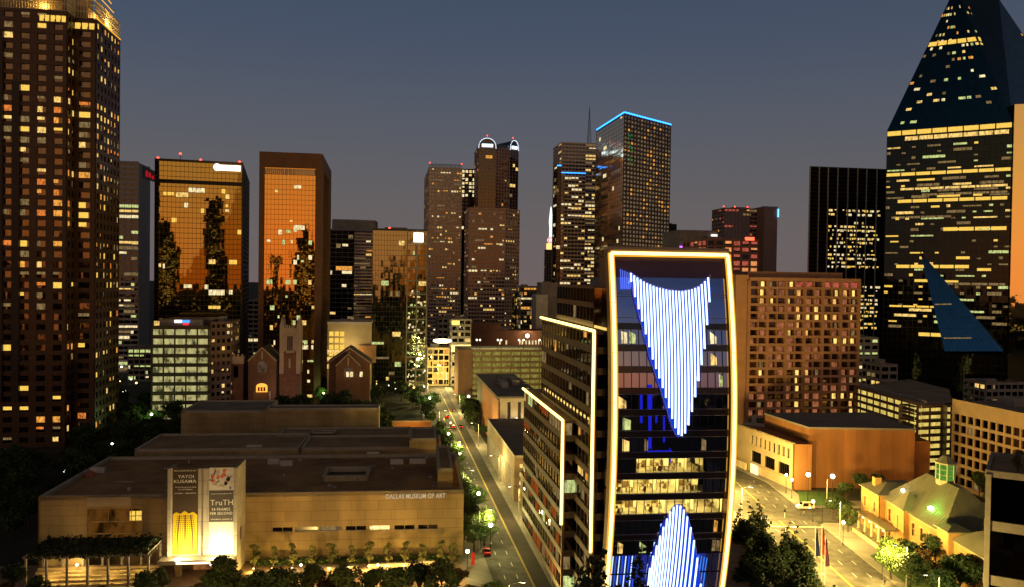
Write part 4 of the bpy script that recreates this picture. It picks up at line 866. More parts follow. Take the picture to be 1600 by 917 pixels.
for k, z in enumerate(floors):
    i = k-2; zt_ = z+2.75
    if z > zK-14: break
    part('spandrel', shell(0, WK, zt_, z+FH, .05, 1), SPAN, kp)
    mb = MB(); mb.tube([K(0, z+FH, .12), K(WK, z+FH, .12)], .05, 4); mb.tube([K(0, zt_, .12), K(WK, zt_, .12)], .05, 4); part('sill_line', mb, pbr('sill_metal', (.35, .3, .4), .3, .1, 1, .7) if k == 0 else bpy.data.materials['sill_metal'], kp)
    mb = MB()
    for q in range(NB+1): s = WK*q/NB; mb.obox(K(s-.05, z, .0), V3(VK*.1, 0), V3(NK*.12, 0), K(0, zt_)-K(0, z))
    part('mullions', mb, DARKM, kp)
    if i in litspan:
        a, b = litspan[i]; s0, s1 = a*WK+.1, b*WK-.1
        gl = part('window_band', shell(s0, s1, z, zt_, -.02, 1), clearglass('lit_floor_glass', .06, (.95, .95, .9)) if i == 0 else bpy.data.materials['lit_floor_glass'], kp)
        if a > 0: part('window_band', shell(0, s0, z, zt_, -.02, 1), KDK, kp)
        if b < .9: part('window_band', shell(s1, WK, z, zt_, -.02, 1), KDK, kp)
        dp = 8.5
        mb = MB(); mb.obox(K(s0, z, -.3)-Vector((0, 0, .1)), V3(VK*(s1-s0), 0), V3(-NK*dp, 0), (0, 0, .12)); part('floor_slab', mb, CARP, kp)
        mb = MB(); mb.obox(K(s0, z, -dp), V3(VK*(s1-s0), 0), V3(-NK*.15, 0), (0, 0, 3)); mb.obox(K(s0, z, -.6)+Vector((0, 0, 2.85)), V3(VK*(s1-s0), 0), V3(-NK*(dp-.7), 0), (0, 0, .1))
        for q in (0, .24, .5, .76, 1):
            s = s0+(s1-s0)*q; mb.obox(K(s-.06, z+.02, -1.2-lt.random()*1.2), V3(VK*.12, 0), V3(-NK*lt.uniform(4, 6), 0), (0, 0, 2.8))
        part('interior_walls', mb, INT, kp)
        mb = MB()
        for q in range(int((s1-s0)/1.9)):
            for dq in (1.6, 3.4, 5.6): mb.obox(K(s0+.5+q*1.9, z, -dq)+Vector((0, 0, 2.8)), V3(VK*1.1, 0), V3(-NK*.5, 0), (0, 0, .03))
        part('ceiling_lights', mb, CEIL, kp)
        mb = MB()
        for q in range(7):
            s = s0+.6+(s1-s0-2.5)*q/6+lt.uniform(-.3, .3); dq = lt.choice([1.5, 2.2, 4.0]); ww = lt.uniform(1.0, 2.0)
            mb.obox(K(s, z+.75, -dq), V3(VK*ww, 0), V3(-NK*.8, 0), (0, 0, .06)); mb.obox(K(s, z, -dq-.1), V3(VK*.06, 0), V3(-NK*.6, 0), (0, 0, .75)); mb.obox(K(s+ww-.1, z, -dq-.1), V3(VK*.06, 0), V3(-NK*.6, 0), (0, 0, .75))
            if q % 2: mb.obox(K(s, z, -dq-3), V3(VK*2.2, 0), V3(-NK*.1, 0), (0, 0, 1.35))
            else: mb.obox(K(s+.3, z+.8, -dq-.3), V3(VK*.5, 0), V3(-NK*.05, 0), (0, 0, .4)); mb.obox(K(s+.4, z+.0, -dq+.7), V3(VK*.5, 0), V3(-NK*.5, 0), (0, 0, .5)); mb.obox(K(s+.4, z+.4, -dq+.7), V3(VK*.5, 0), V3(NK*.08, 0), (0, 0, .6))
        part('office_furniture', mb, DESK, kp)
    else:
        part('window_band', shell(0, WK, z, zt_, -.02, 1), KDK, kp)
        n_ = {3: 3, -1: 3, -2: 3, 9: 3, 8: 3, 7: 1}.get(i, 1)
        for q in range(n_):
            s = (lt.choice([.02, .05, .12, .83, .88, .9]) if i > 6 else lt.choice([.02, .06, .2, .25, .62, .75, .9]))*WK; ww = lt.uniform(.6, 1.5)
            part('lit_room', (lambda m_: (m_.quad(K(s, z+.2, .02), K(s+ww, z+.2, .02), K(s+ww, zt_-.3-lt.random(), .02), K(s, zt_-.3, .02)), m_)[1])(MB()), lt.choice([L_PAL, L_DIM, L_YEL, L_GRN]) if i != -1 else L_AMB, kp)
z_top_fl = floors[k]
part('upper_glass', shell(0, WK, z_top_fl, zK-4.5, -.02, 6), KDK, kp)
part('top_panel', shell(0, WK, zK-4.5, zK-.3, .0, 2), pbr('dark_soffit', (.09, .055, .11), .4, .1, .5), kp)
mb = MB()
for z in (z_top_fl+1, z_top_fl+4.9, zK-7.4): mb.tube([K(0, z, .1), K(WK, z, .1)], .04, 4)
part('panel_joints', mb, bpy.data.materials['sill_metal'], kp)
# frame fins, light strips
FRAME = pbr('frame_casing', (.30, .19, .10), .5, .1, 1)
zs = [8+(zK-8)*i/24 for i in range(25)]
for s_, sg in ((-.45, -1), (WK+.45, 1)):
    mb = MB()
    for a, b in zip(zs, zs[1:]): mb.obox(K(s_-.5, a, -2.2), V3(VK*1.0, 0), V3(NK*2.9, 0), K(0, b)-K(0, a))
    part('frame_fin', mb, FRAME, kp)
    for g_ in range(8):
      z0g = 8+(zK-8)*g_/8+.06; z1g = 8+(zK-8)*(g_+1)/8-.06; strip(kp, [K(s_, z0g+(z1g-z0g)*q/4, .9) for q in range(5)], .31, emit('strip_warm_white', (1, .68, .18), 4.4, True) if sg < 0 else bpy.data.materials['strip_warm_white'], 'light_strip', 8)
    for e in (-.52, .52): strip(kp, [K(s_+e, z, .78) for z in zs], .11, AMB_G, 'strip_halo', 5)  # thin amber tubes stand in for the halo round the strips
mb = MB(); mb.obox(K(-.95, zK-.4, -3), V3(VK*(WK+1.9), 0), V3(NK*3.7, 0), (0, 0, 1.15)); part('frame_head', mb, FRAME, kp)
mb = MB(); mb.obox(K(-.95, zK+.75, -3), V3(VK*(WK+1.9), 0), V3(NK*3.4, 0), (0, 0, .5)); part('coping', mb, pbr('pale_coping', (.55, .42, .28), .6, .1, 1), kp)
strip(kp, [K(-.45, zK, .95), K(WK+.45, zK, .95)], .31, bpy.data.materials['strip_warm_white'], 'light_strip', 8)
strip(kp, [K(.1, zK-.55, .75), K(WK-.1, zK-.55, .75)], .11, AMB_G, 'strip_halo', 5)
# blue sails
BLUEP = emit('blue_panel_glow', (.008, .06, .80), .8, True); BAR = emit('bar_ice_white', (.70, .88, 1.0), 2.4, True); BARD = emit('bar_edge_blue', (.02, .12, 1.0), 1.3)
def interp(pts, x):
    for (xa, ya), (xb, yb) in zip(pts, pts[1:]):
        if xa <= x <= xb: return ya+(yb-ya)*(x-xa)/(xb-xa)
    return pts[0][1] if x < pts[0][0] else pts[-1][1]
topc = [(984, 425), (992, 431), (1008, 441), (1025, 448), (1045, 453), (1065, 454.5), (1080, 452), (1092, 447), (1102, 438), (1109, 429)]
lowL = [(984, 435), (990, 462), (1000, 500), (1015, 560), (1028, 598), (1040, 635), (1048, 662), (1054, 677), (1059, 682.5)]
lowR = [(1059, 682.5), (1066, 677), (1071, 664), (1079, 630), (1087, 590), (1096, 545), (1102, 500), (1107, 465), (1109, 429)]
outl = [invK(x, y, .3) for x, y in topc] + [invK(x, y, .3) for x, y in reversed(lowR[:-1])] + [invK(x, y, .3) for x, y in reversed(lowL[:-1])]
def sail(topf, botf, xs, nm, outp):
    rows = []
    for x in xs:
        ya, yb = topf(x), botf(x)
        if yb-ya < 3: continue
        s, za = invK(x, ya+1.5, .5)[0], invK(x, ya+1.5, .5)[1]; zb = invK(x, yb-1.2, .5)[1]; rows.append((s, zb, za))
    mb = MB()
    fx = [xs[0]+(xs[-1]-xs[0])*i/60 for i in range(61)]
    for xa, xb in zip(fx, fx[1:]):
        ta, tb, ba, bb = topf(xa), topf(xb), botf(xa), botf(xb); n_ = 8
        for j in range(n_):
            q = [invK(xa, ta+(ba-ta)*(j+1)/n_, .3), invK(xb, tb+(bb-tb)*(j+1)/n_, .3), invK(xb, tb+(bb-tb)*j/n_, .3), invK(xa, ta+(ba-ta)*j/n_, .3)]
            mb.quad(*[K(s, z, .3) for s, z in q])
    part(nm, mb, BLUEP, kp)
    for s, za, zb in rows:
        n_ = max(2, int((zb-za)/3)); strip(kp, [K(s, za+(zb-za)*j/n_, .62) for j in range(n_+1)], .165, BAR, 'light_bar', 6)
        strip(kp, [K(s+.26, za+(zb-za)*j/n_, .45) for j in range(n_+1)], .07, BARD, 'bar_edge', 4)
    strip(kp, [K(s, z, .45) for s, z in outp], .09, pbr('violet_trim', (.4, .3, .75), .4, .05, 1), nm+'_trim', 4)
lowf = lambda x: interp(lowL, x) if x < 1059 else interp(lowR, x)
sail(lambda x: interp(topc, x), lowf, [985.5+5.02*i for i in range(25)], 'upper_sail', outl+[outl[0]])
cone = [(1009, 925), (1014, 890), (1020, 868), (1030, 838), (1040, 812), (1049, 793), (1055, 787.5), (1060, 786.5), (1065, 789), (1072, 800), (1079, 822), (1085, 845), (1090, 872), (1094, 900), (1096, 925)]
sail(lambda x: interp(cone, x), lambda x: 924, [1010+5.3*i for i in range(17)], 'lower_sail', [invK(x, y, .3) for x, y in cone])
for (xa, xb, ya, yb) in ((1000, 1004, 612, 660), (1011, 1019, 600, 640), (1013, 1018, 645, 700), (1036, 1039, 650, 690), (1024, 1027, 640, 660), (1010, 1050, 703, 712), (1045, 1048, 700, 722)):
    mb = MB(); q4 = [invK(xa, yb, -.0), invK(xb, yb, -.0), invK(xb, ya, 0), invK(xa, ya, 0)]; mb.quad(*[K(s, z, .03) for s, z in q4]); part('blue_reflection_panel', mb, emit('blue_reflection_glow', (.015, .02, .75), .75) if xa == 1000 else bpy.data.materials['blue_reflection_glow'], kp)  # blue reflections on the glass, put in as small glowing panels
# small side comb of blue bars at the upper left
for q in range(6):
    x = 969.5+q*2.9; s, za = invK(x, 421+q*1.2, .3); zb = invK(x, 452, .3)[1]; strip(kp, [K(s, za, .25), K(s, zb, .25)], .06, emit('thin_blue', (.12, .2, 1), 1.2) if q == 0 else bpy.data.materials['thin_blue'], 'thin_light_bar', 4)
# blue atrium below the office floors
zA1 = floors[0]-.2; zA0 = 6
part('atrium_glass', shell(0, WK, zA0, floors[0], -.02, 3), clearglass('atrium_glazing', .25, (.6, .7, 1)), kp)
mb = MB(); mb.obox(K(0, 30, -9)+Vector((0, 0, zA0-30)), V3(VK*WK, 0), V3(-NK*.3, 0), (0, 0, floors[0]-zA0)); part('atrium_back_wall', mb, emit('atrium_blue', (.02, .05, .55), .55), kp)
for q in range(8): s = .8+q*.62; strip(kp, [K(s, zA0, -.8), K(s, zA1-.5, -.8)], .1, bpy.data.materials['bar_ice_white'] if q % 2 == 0 else BARD, 'atrium_light_bar', 5)
for q in range(5): s = WK*.78+q*.55; strip(kp, [K(s, zA0, -.8), K(s, zA1-.5-q*.2, -.8)], .08, emit('cyan_bar', (.06, .4, 1), 1.6) if q == 0 else bpy.data.materials['cyan_bar'], 'atrium_light_bar', 5)
mb = MB()
for q in range(6): s = WK*(.02+q*.19); mb.obox(K(s, zA0, .05), V3(VK*.25, 0), V3(-NK*.3, 0), (0, 0, zA1-zA0))
for z in (zA1-4, zA1-8, zA1): mb.obox(K(0, z, .05), V3(VK*WK, 0), V3(-NK*.3, 0), (0, 0, .2))
part('atrium_frame', mb, DARKM, kp)
# body behind the front, lower wings with their own light strips
kz = 73.5; bA = k0+U*1.0-VK*.6; bF = along(bA, U, 868, kz)
WGL = mirror('brown_wing_glass', (.09, .055, .03), .05, .01, pw=1.5, ph=3.9); BAND = pbr('wing_band', (.15, .115, .075), .6, .12, .3); BAND2 = pbr('dark_wing_band', (.10, .06, .04), .4, .12, .3)
body = thing('office_wing', 'dark brown glass body of the light-framed building stretching back on its left', 'office wing', (bA.x, bA.y, 0))
bA2 = along(bA, U, 940, kz)
tower(body, [bA+U*9.6, k0+VK*(WK)+U*10.4, k0+VK*WK+U*48, bF+V*.5], 0, kz, FH, 3, WGL, BAND2, sp=.28, pr=.05, dep=.1, lit=dict(p=.035, mats=WARM, frag=.95), faces={0: dict(blank=True, dep=.02)}, parapet=.4)
mb = MB(); mb.prism([k0+U*.8-VK*.3, k0+VK*(WK+.3)+U*1.2, k0+VK*WK+U*9, k0+U*9], kz, zK-.6); part('roof_screen', mb, BAND2, body)
mb = MB(); mb2 = MB(); mb2.obox(V3(bA, 0), V3(U*9.6, 0), V3(V*.25, 0), (0, 0, kz)); part('side_glass', mb2, WGL, body); mb2 = MB(); mb2.obox(V3(k0+VK*(WK-.1)+U*1, 0), V3(U*9.2, 0), V3(V*.25, 0), (0, 0, kz)); part('side_glass', mb2, WGL, body); q = Wz(940, 449, kz-1.2); mb.box(q.x-1, q.x+.6, q.y-1.2, q.y-1, kz-1.5, kz-.1); part('blue_lit_window', mb, L_BLU, body)
def wing(label, px0, px1, py0, py1, Y, pxr, ztrip, stripmat='strip_warm_white', lit=None):
    c = W(px0, py0, Y); c2 = Vector(c.xy); z = c.z; fr = along(c2, U, px1, z); rt_ = along(c2, V, pxr, z)
    r = thing('office_wing', label, 'office wing', (c2.x, c2.y, 0))
    tower(r, [c2, rt_, rt_+(fr-c2), fr], 9, z, FH, 3, WGL, BAND, sp=.33, pr=.035, dep=.22, lit=lit or dict(p=.09, mats=WARM, frag=1, run=.2), faces={0: dict(dep=.1)}, parapet=.3)
    o_ = -V*.5-U*.5
    strip(r, [V3(c2+o_, z+.5), V3(fr-V*.5, z+.5)], .30, bpy.data.materials[stripmat], 'light_strip', 8)
    strip(r, [V3(c2+o_, z+.5), V3(c2+o_, ztrip)], .28, bpy.data.materials[stripmat], 'light_strip', 8)
    strip(r, [V3(c2+o_+V*.34+U*.1, z+.1), V3(c2+o_+V*.34+U*.1, ztrip)], .08, AMB_G, 'strip_halo', 4)
    mb = MB(); mb.obox(V3(c2-V*.35-U*.35, 9.5), V3(V*.5, 0), V3(U*.5, 0), (0, 0, z-9)); part('corner_fin', mb, FRAME, r)
    return r, c2, z, fr, rt_
w2 = wing('middle wing of the light-framed building, edged by a bent yellow light strip', 931, 848, 520, 503, 153, 975, 23)
w3 = wing('lowest left wing of the light-framed building, with some orange-lit upper windows', 882, 820, 659, 617, 167, 930, 24, lit=dict(p=.3, mats=[L_DIM, L_DIM, L_GRN, litmat('ember_window', (1, .2, .03), .35, .5, .4), bpy.data.materials['ember_window'] if 'ember_window' in bpy.data.materials else L_DIM], frag=.9, run=.4))
# podium
c = w3[1]; zP = 10.0
pd1 = S(-75, 8.9); pd2 = S(60, 8.7)
pod = thing('podium', 'beige stone podium with narrow vertical slits beneath the light-framed wings, along the pavement', 'podium', (pd2.x, pd2.y, 0))
mb = MB(); poly = [pd1, pd1+V*44, pd2+V*44, pd2]; mb.prism(poly, 0, zP); part('stone_wall', mb, blocks('podium_stone', (.40, .30, .19), 3, 1.2, .1, 9, .7, .03), pod)
mb = MB()
for k in range(40): mb.obox(V3(pd2-U*(3+k*2.9)-V*.06, 1.2), V3(-U*.5, 0), V3(V*.2, 0), (0, 0, zP-3))
part('slit_windows', mb, DARKM, pod)
mb = MB(); mb.obox(V3(pd1-V*.2, zP), V3(U*135.4, 0), V3(V*1.0, 0), (0, 0, .7)); part('coping', mb, LIME2, pod)

# ---------------------------------------------------------------- low beige building and white-panel building
c = Vector(Wz(803, 783).xy); zl = W(803, 711, c.y).z; fr = along(c, U, 762, zl)
r = thing('low_building', 'low flat-roofed brown building with a column of lit square windows on its end wall', 'building', (c.x, c.y, 0))
mb = MB(); mb.prism([c, c+V*16, fr+V*16, fr], 0, zl-.8); part('wall', mb, blocks('tan_concrete', (.33, .22, .13), 4, 4, .12, 9, .75, .01), r)
mb = MB(); mb.prism([c+V*.5+U*.5, c+V*15.5+U*.5, fr+V*15.5-U*.5, fr+V*.5-U*.5], zl-.79, zl-.5); part('roof', mb, pbr('gravel_roof', (.27, .21, .14), .9, .2, .2), r)
mb = MB(); 
for p, q, n_ in ((c, c+V*16, -U), (c+V*16, fr+V*16, V), (fr+V*16, fr, U), (fr, c, -V)): mb.obox(V3(p, zl-.8), V3(q-p, 0), V3(-n_*.45, 0), (0, 0, .8 if abs(n_.dot(U)) > .5 else .78))
part('parapet', mb, LIME2, r)
for k in range(5): mb = MB(); mb.obox(V3(c+V*1.8-U*.06, zl-4.2-k*2.9), V3(V*1.3, 0), V3(U*.1, 0), (0, 0, 1.3)); part('window', mb, L_YEL if k != 2 else L_PAL, r)
mb = MB()
for k in range(22): mb.obox(V3(c+U*(2+k*3)-V*.25, .1), V3(U*.5, 0), V3(V*.25, 0), (0, 0, zl-6))
part('wall_fins', mb, CONC_L, r)
c = Vector(W(777, 619, 345).xy); zw = W(777, 619, 345).z; fr = along(c, U, 743, zw); rt_ = along(c, V, 850, zw)
r = thing('white_panelled_building', 'white-panelled building with dark vertical slots and a roof full of mechanical units', 'building', (c.x, c.y, 0))
ci = c+V*1.2+U*1.2
mb = MB(); mb.prism([ci, rt_+U*1.2, rt_+(fr-c), fr+V*1.2], 0, zw-.8); part('wall', mb, pbr('dark_recess', (.05, .04, .03), .8), r)
mb = MB(); L_ = (rt_-ci).length
for k in range(6): mb.obox(V3(ci+V*(k*4.6+.2)-U*.5, 10), V3(V*3.2, 0), V3(U*.6, 0), (0, 0, zw-12.4))
mb.obox(V3(ci-U*.55, zw-2.5), V3(V*L_, 0), V3(U*.5, 0), (0, 0, 1.6)); part('white_panel', mb, pbr('white_panel', (.55, .48, .38), .7, .08, .5), r)
mb = MB(); mb.obox(V3(ci-V*.3+U*.5, 0), V3((fr-c)*.72, 0), V3(V*.4, 0), (0, 0, zw-2)); part('orange_side_wall', mb, blocks('orange_brickwork', (.40, .17, .07), 1.5, .5, .12, 9, .75, .02), r)
mb = MB(); mb.prism([c, rt_, rt_+(fr-c), fr], zw-.8, zw); part('overhanging_roof', mb, ROOF_G, r)
rr_ = random.Random(6)
for i in range(13):
    s_, t_ = rr_.uniform(8, 60), rr_.uniform(3, 17); a_ = c+U*s_+V*t_; mb = MB(); mb.obox(V3(a_, zw+.05), V3(V*rr_.uniform(1.5, 4), 0), V3(U*rr_.uniform(2, 8), 0), (0, 0, rr_.uniform(.8, 2.6))); part('roof_unit', mb, rr_.choice([CONC, ROOF_G, CONC_L]), r)
mb = MB(); q = c+V*8.5-U*.2; mb.lathe([(.3, 0), (1, .3), (1, 1.5), (.2, 1.9)], V3(q-U*1.0, 13.5), 10); part('lamp_globe', mb, emit('globe_warm', (1, .85, .5), 4), r); plight(r, V3(q-U*3, 14.5), 700, (1, .8, .4))

# ---------------------------------------------------------------- parking garages
def garage(root, A, B, z0, z1, nf, nb, dep=14, mat=CONC, glow=L_GOLD, top=True, zlo=0, lite=600, col=(1, .84, .3)):
    d = B-A; L = d.length; t = d/L; n_ = Vector((t.y, -t.x)); h = (z1-z0)/nf
    mb = MB()
    for j in range(nf+1):
        mb.obox(V3(A, z0+j*h-.45), V3(d, 0), V3(-n_*dep, 0), (0, 0, .3)); mb.obox(V3(A, z0+j*h-.5), V3(d, 0), V3(n_*.25, 0), (0, 0, min(1.9, .42*h)))
    part('deck', mb, mat, root)
    for k in range(nb+1):
        mb = MB(); mb.obox(V3(A+t*(L*k/nb-.35), zlo), V3(t*.7, 0), V3(n_*.32, 0), (0, 0, z1-zlo+.4)); part('column', mb, mat, root)
    mb = MB(); mb.obox(V3(A-n_*dep, zlo), V3(d, 0), V3(-n_*.3, 0), (0, 0, z1-zlo-.6)); part('inner_wall', mb, pbr('garage_inner', (.5, .47, .3), .9, .1, .4) if 'garage_inner' not in bpy.data.materials else bpy.data.materials['garage_inner'], root)
    mb = MB()
    for j in range(nf):
        for k in range(nb): mb.obox(V3(A+t*(L*(k+.2)/nb)-n_*2.2, z0+(j+1)*h-.75), V3(t*(L*.6/nb), 0), V3(-n_*.3, 0), (0, 0, .12))
    part('ceiling_tubes', mb, emit('garage_tube', (1, .86, .32), 9, True) if 'garage_tube' not in bpy.data.materials else bpy.data.materials['garage_tube'], root)
    mb = MB()
    for j in range(nf):
        mb.obox(V3(A-n_*1.6, z0+j*h-.1), V3(d, 0), V3(n_*.05, 0), (0, 0, h-.5))
    part('glow_sheet', mb, glow, root)  # glowing sheets added inside the decks in place of lit interiors
gA = Vector(Wz(1336, 604, 27.7).xy); gB = Vector(Wz(1434, 631, 27.7).xy); gC = Vector(Wz(1490, 629, 27.7).xy)
r = thing('parking_garage', 'multi-storey parking garage with glowing yellow decks, behind the brown concert hall', 'parking garage', (gB.x, gB.y, 0))
GMAT = pbr('garage_concrete', (.24, .16, .11), .85, .15, .3)
gl1 = litmat('garage_glow_yellow', (1, .74, .16), .95, .5, .5)
garage(r, gA, gB, .5, 27.7, 9, 9, 12, GMAT, gl1); garage(r, gB, gC, .5, 26.6, 9, 3, 10, GMAT, gl1)
mb = MB(); mb.prism([gA+Vector((.5, 0)), gB+Vector((.5, .5)), gC+Vector((0, 1)), gC+Vector((20, 40)), gA+Vector((40, 30))], 27.6, 28.2); part('roof_deck', mb, ROOF_G, r)
for k in range(26):
    q = gA+(gB-gA)*(k/25)+Vector((3, 1)); mb = MB(); mb.obox(V3(q, 28.2), (1.2, 0, 0), (0, .4, 0), (0, 0, .9)); part('roof_bollard', mb, CONC, r)
# garage across the centre
cg = W(716, 555, 480); g0 = Vector(cg.xy); zg = W(735, 548, 480).z; g1 = along(g0, V, 738, zg); g2 = along(g0, V, 858, zg)
r = thing('parking_garage', 'parking garage with greenish-yellow lit decks and small lamps on its roof, behind the white-panelled building', 'parking garage', (g0.x, g0.y, 0))
garage(r, g1, g2, 1, zg, 9, 8, 14, pbr('garage_tan', (.30, .22, .13), .85, .1, .3), litmat('garage_glow_green', (.85, .70, .13), .36, .5, .3)); mb = MB(); mb.prism([g0-U*1.5, g1-U*1.5, g1+U*25, g0+U*25], 0, zg+1); part('stair_block', mb, BRICKB, r)
mb = MB(); mb.prism([g1+U*15, g2+U*15, g2+U*42, g1+U*42], zg-1.2, zg-.4); part('roof_deck', mb, pbr('roof_deck_pale', (.4, .36, .26), .9), r)
for i, px in enumerate((745, 750, 778, 783, 811, 818, 843)):
    q = along(g0+U*18, V, px, zg+5); mb = MB(); mb.tube([V3(q, zg-.4), V3(q, zg+5)], .15, 5); o = part('roof_lamp_post', mb, DARKM, r); mb = MB(); mb.lathe([(.2, 0), (.5, .3), (.5, .8), (.2, 1.1)], V3(q, zg+4.8), 8); mk('lamp_globe', mb, emit('roof_lamp', (1, .9, .6), 5) if i == 0 else bpy.data.materials['roof_lamp'], o); plight(r, V3(q, zg+6.5), 1500, (1, .85, .35))
# garage with sign, left
cg = W(238, 512, 400); g0 = Vector(cg.xy); zg = cg.z; g1 = along(g0, V, 326, zg)
r = thing('parking_garage', 'parking garage with a small blue and red roof sign below the bronze glass tower', 'parking garage', (g0.x, g0.y, 0))
garage(r, g0, g1, 1, zg, 10, 5, 12, pbr('garage_dark', (.10, .085, .06), .85, .15, .3), litmat('garage_glow_pale', (.95, .85, .34), .6, .28, .08)); mb = MB(); mb.prism([g0+U*12.5, g1+U*12.5, g1+U*40, g0+U*40], 0, zg+3.8); part('rear_block', mb, GRAN, r)
mb = MB(); mb.prism([g0+U*5+V*2, g1+U*5-V*4, g1+U*12-V*4, g0+U*12+V*2], zg, zg+4.2); pn = part('penthouse', mb, CONC, r)
for a_, b_, m_ in ((.35, .48, emit('sign_white', (1, 1, 1), 2.5)), (.49, .62, emit('sign_blue', (.05, .25, 1), 2.0)), (.50, .60, emit('sign_red', (1, .03, .03), 2.0))):
    mb = MB(); q = g0+(g1-g0)*a_+U*4.8; mb.obox(V3(q, zg+(2.6 if m_.name != 'sign_red' else 1.4)), V3((g1-g0)*(b_-a_), 0), V3(-U*.2, 0), (0, 0, 1.3 if m_.name != 'sign_red' else .9)); part('roof_sign', mb, m_, r)
tower(thing('office_building', 'dim dark block with tiny lit windows on the right end of the sign-topped garage', 'building', (g1.x, g1.y, 0)), [g1+V*.5+U*2, g1+V*9+U*10, g1+V*9+U*34, g1+V*.5+U*34], 0, zg+2, 4, 3, GL_DARK, GRAN, sp=.5, pr=.4, dep=.3, lit=dict(p=.35, mats=[L_PAL, L_YEL], run=0))

# ---------------------------------------------------------------- grid hotel
hp = Vector(Wz(1170, 434, 76.5).xy) if False else Vector(W(1150, 436, 372).xy); zh = 76.0; hr = along(hp, V, 1341, zh)
r = thing('hotel', 'large brown hotel slab with an egg-crate grid of balconies and many lit rooms', 'hotel', (hp.x, hp.y, 0))
HG = pbr('hotel_concrete', (.44, .23, .13), .8, .12, .3); HGL = mirror('hotel_glass', (.30, .17, .11), .12, .03, pw=4.4, ph=3.7)
HL = [litmat('room_amber', (1, .50, .12), 1.2, .6, .25), litmat('room_gold', (1, .66, .16), 1.7, .6, .3), L_DIM, litmat('room_rose', (.9, .3, .12), .45, .4, .3)]
nb = 13; nf = 17; z0h = 12.5; HW = (hr-hp).length; hh = (zh-z0h)/nf; D0 = 1.6; offs = HW*.10
mb = MB(); mb.prism([hp, hp+V*offs, hp+V*offs+U*24, hp+U*24], 0, zh+2.5); mb.prism([hp+V*offs+U*.2, hr+U*.2, hr+U*24, hp+V*offs+U*23.9], z0h, zh); part('body', mb, HG, r)
mb = MB(); mb.quad(V3(hp+V*offs, z0h), V3(hr, z0h), V3(hr, zh), V3(hp+V*offs, zh)); part('room_glass', mb, HGL, r)
H0 = hp+V*offs; HWn = HW-offs; hb = HWn/12
mb = MB()
for j in range(nf+1): mb.obox(V3(H0-U*D0, z0h+j*hh-.2), V3(V*(HWn+.4), 0), V3(U*(D0-.05), 0), (0, 0, .42 if j < nf else 1.6)); 
for j in range(nf): mb.obox(V3(H0-U*(D0-.1), z0h+j*hh+.22), V3(V*HWn, 0), V3(U*.15, 0), (0, 0, .75))
part('balcony_slabs', mb, HG, r)
mb = MB()
for k in range(13):
    for q in ((0,) if k % 2 else (-.45, .0, .45)): mb.obox(V3(H0+V*(k*hb-.2+q)-U*(D0-.2), z0h), V3(V*.4, 0), V3(U*(D0-.2), 0), (0, 0, zh-z0h))
part('piers', mb, HG, r)
mb = MB(); mb.prism([H0+U*3+V*1, along(H0, V, 1322, zh)+U*3, along(H0, V, 1322, zh)+U*18, H0+U*18+V*1], zh, zh+4.2); part('roof_penthouse', mb, pbr('penthouse_tan', (.36, .20, .11), .8, .1, .3), r)
mb = MB()
for k in range(7): mb.obox(V3(H0+V*(k*hb*2), 0), V3(V*1.4, 0), V3(U*1.4, 0), (0, 0, z0h))
part('pilotis', mb, HG, r)
rh = random.Random(15); qs = []
hot = {1: .75, 2: .35, 4: .4, 5: .6, 6: .7, 7: .35, 8: .4, 9: .6, 10: .45, 11: .85}
for j in range(nf):
    for k in range(12):
        p = hot.get(k, .15)*(.9 if j > 11 else .5 if j > 8 else .3)*(1.6 if k == 11 else 1)
        if j == nf-1 and k in (5, 6, 8, 9, 10, 11): m_ = L_PNK; a_, b_ = .12, .9  # pink glow painted on the top row for the reflected sunset
        elif rh.random() < p: m_ = rh.choice([HL[0], HL[1], HL[1], HL[2]]); a_ = rh.uniform(.12, .45); b_ = a_+rh.uniform(.2, .42)
        elif rh.random() < .45: m_ = HL[3]; a_ = rh.uniform(.1, .3); b_ = rh.uniform(.6, .9)
        else: continue
        z_ = z0h+j*hh; q0 = H0+V*(hb*(k+a_))-U*.08; q1 = H0+V*(hb*(k+b_))-U*.08; qs.append((V3(q0, z_+.5), V3(q1, z_+.5), V3(q1, z_+hh-.5), V3(q0, z_+hh-.5), m_))
put_windows(r, qs, 99)
mb = MB(); c = Vector(W(1178, 657, 352).xy); mb.tube([V3(c, 6), V3(c, 17)], 1.0, 10); mb.lathe([(1, 0), (5, 1.4), (5, 1.8), (.5, 2.2)], V3(c, 11), 16); part('entrance_mushroom_column', mb, CONC_L, r)
plight(r, V3(c-U*4, 9), 600, (1, .6, .2))
# pale low block right of hotel
bldg('office_building', 'pale greenish low-rise with a blank side panel between the grid hotel and the faceted skyscraper', 'building', 1338, 1373, 470, 529, depth=20, fh=4, bw=5, core=GL_MID, wall=pbr('pale_green_wall', (.42, .44, .34), .8, .1, .3), sp=.5, pr=.3, dep=.2, lit=dict(p=.5, mats=[L_GRN, L_PAL]))

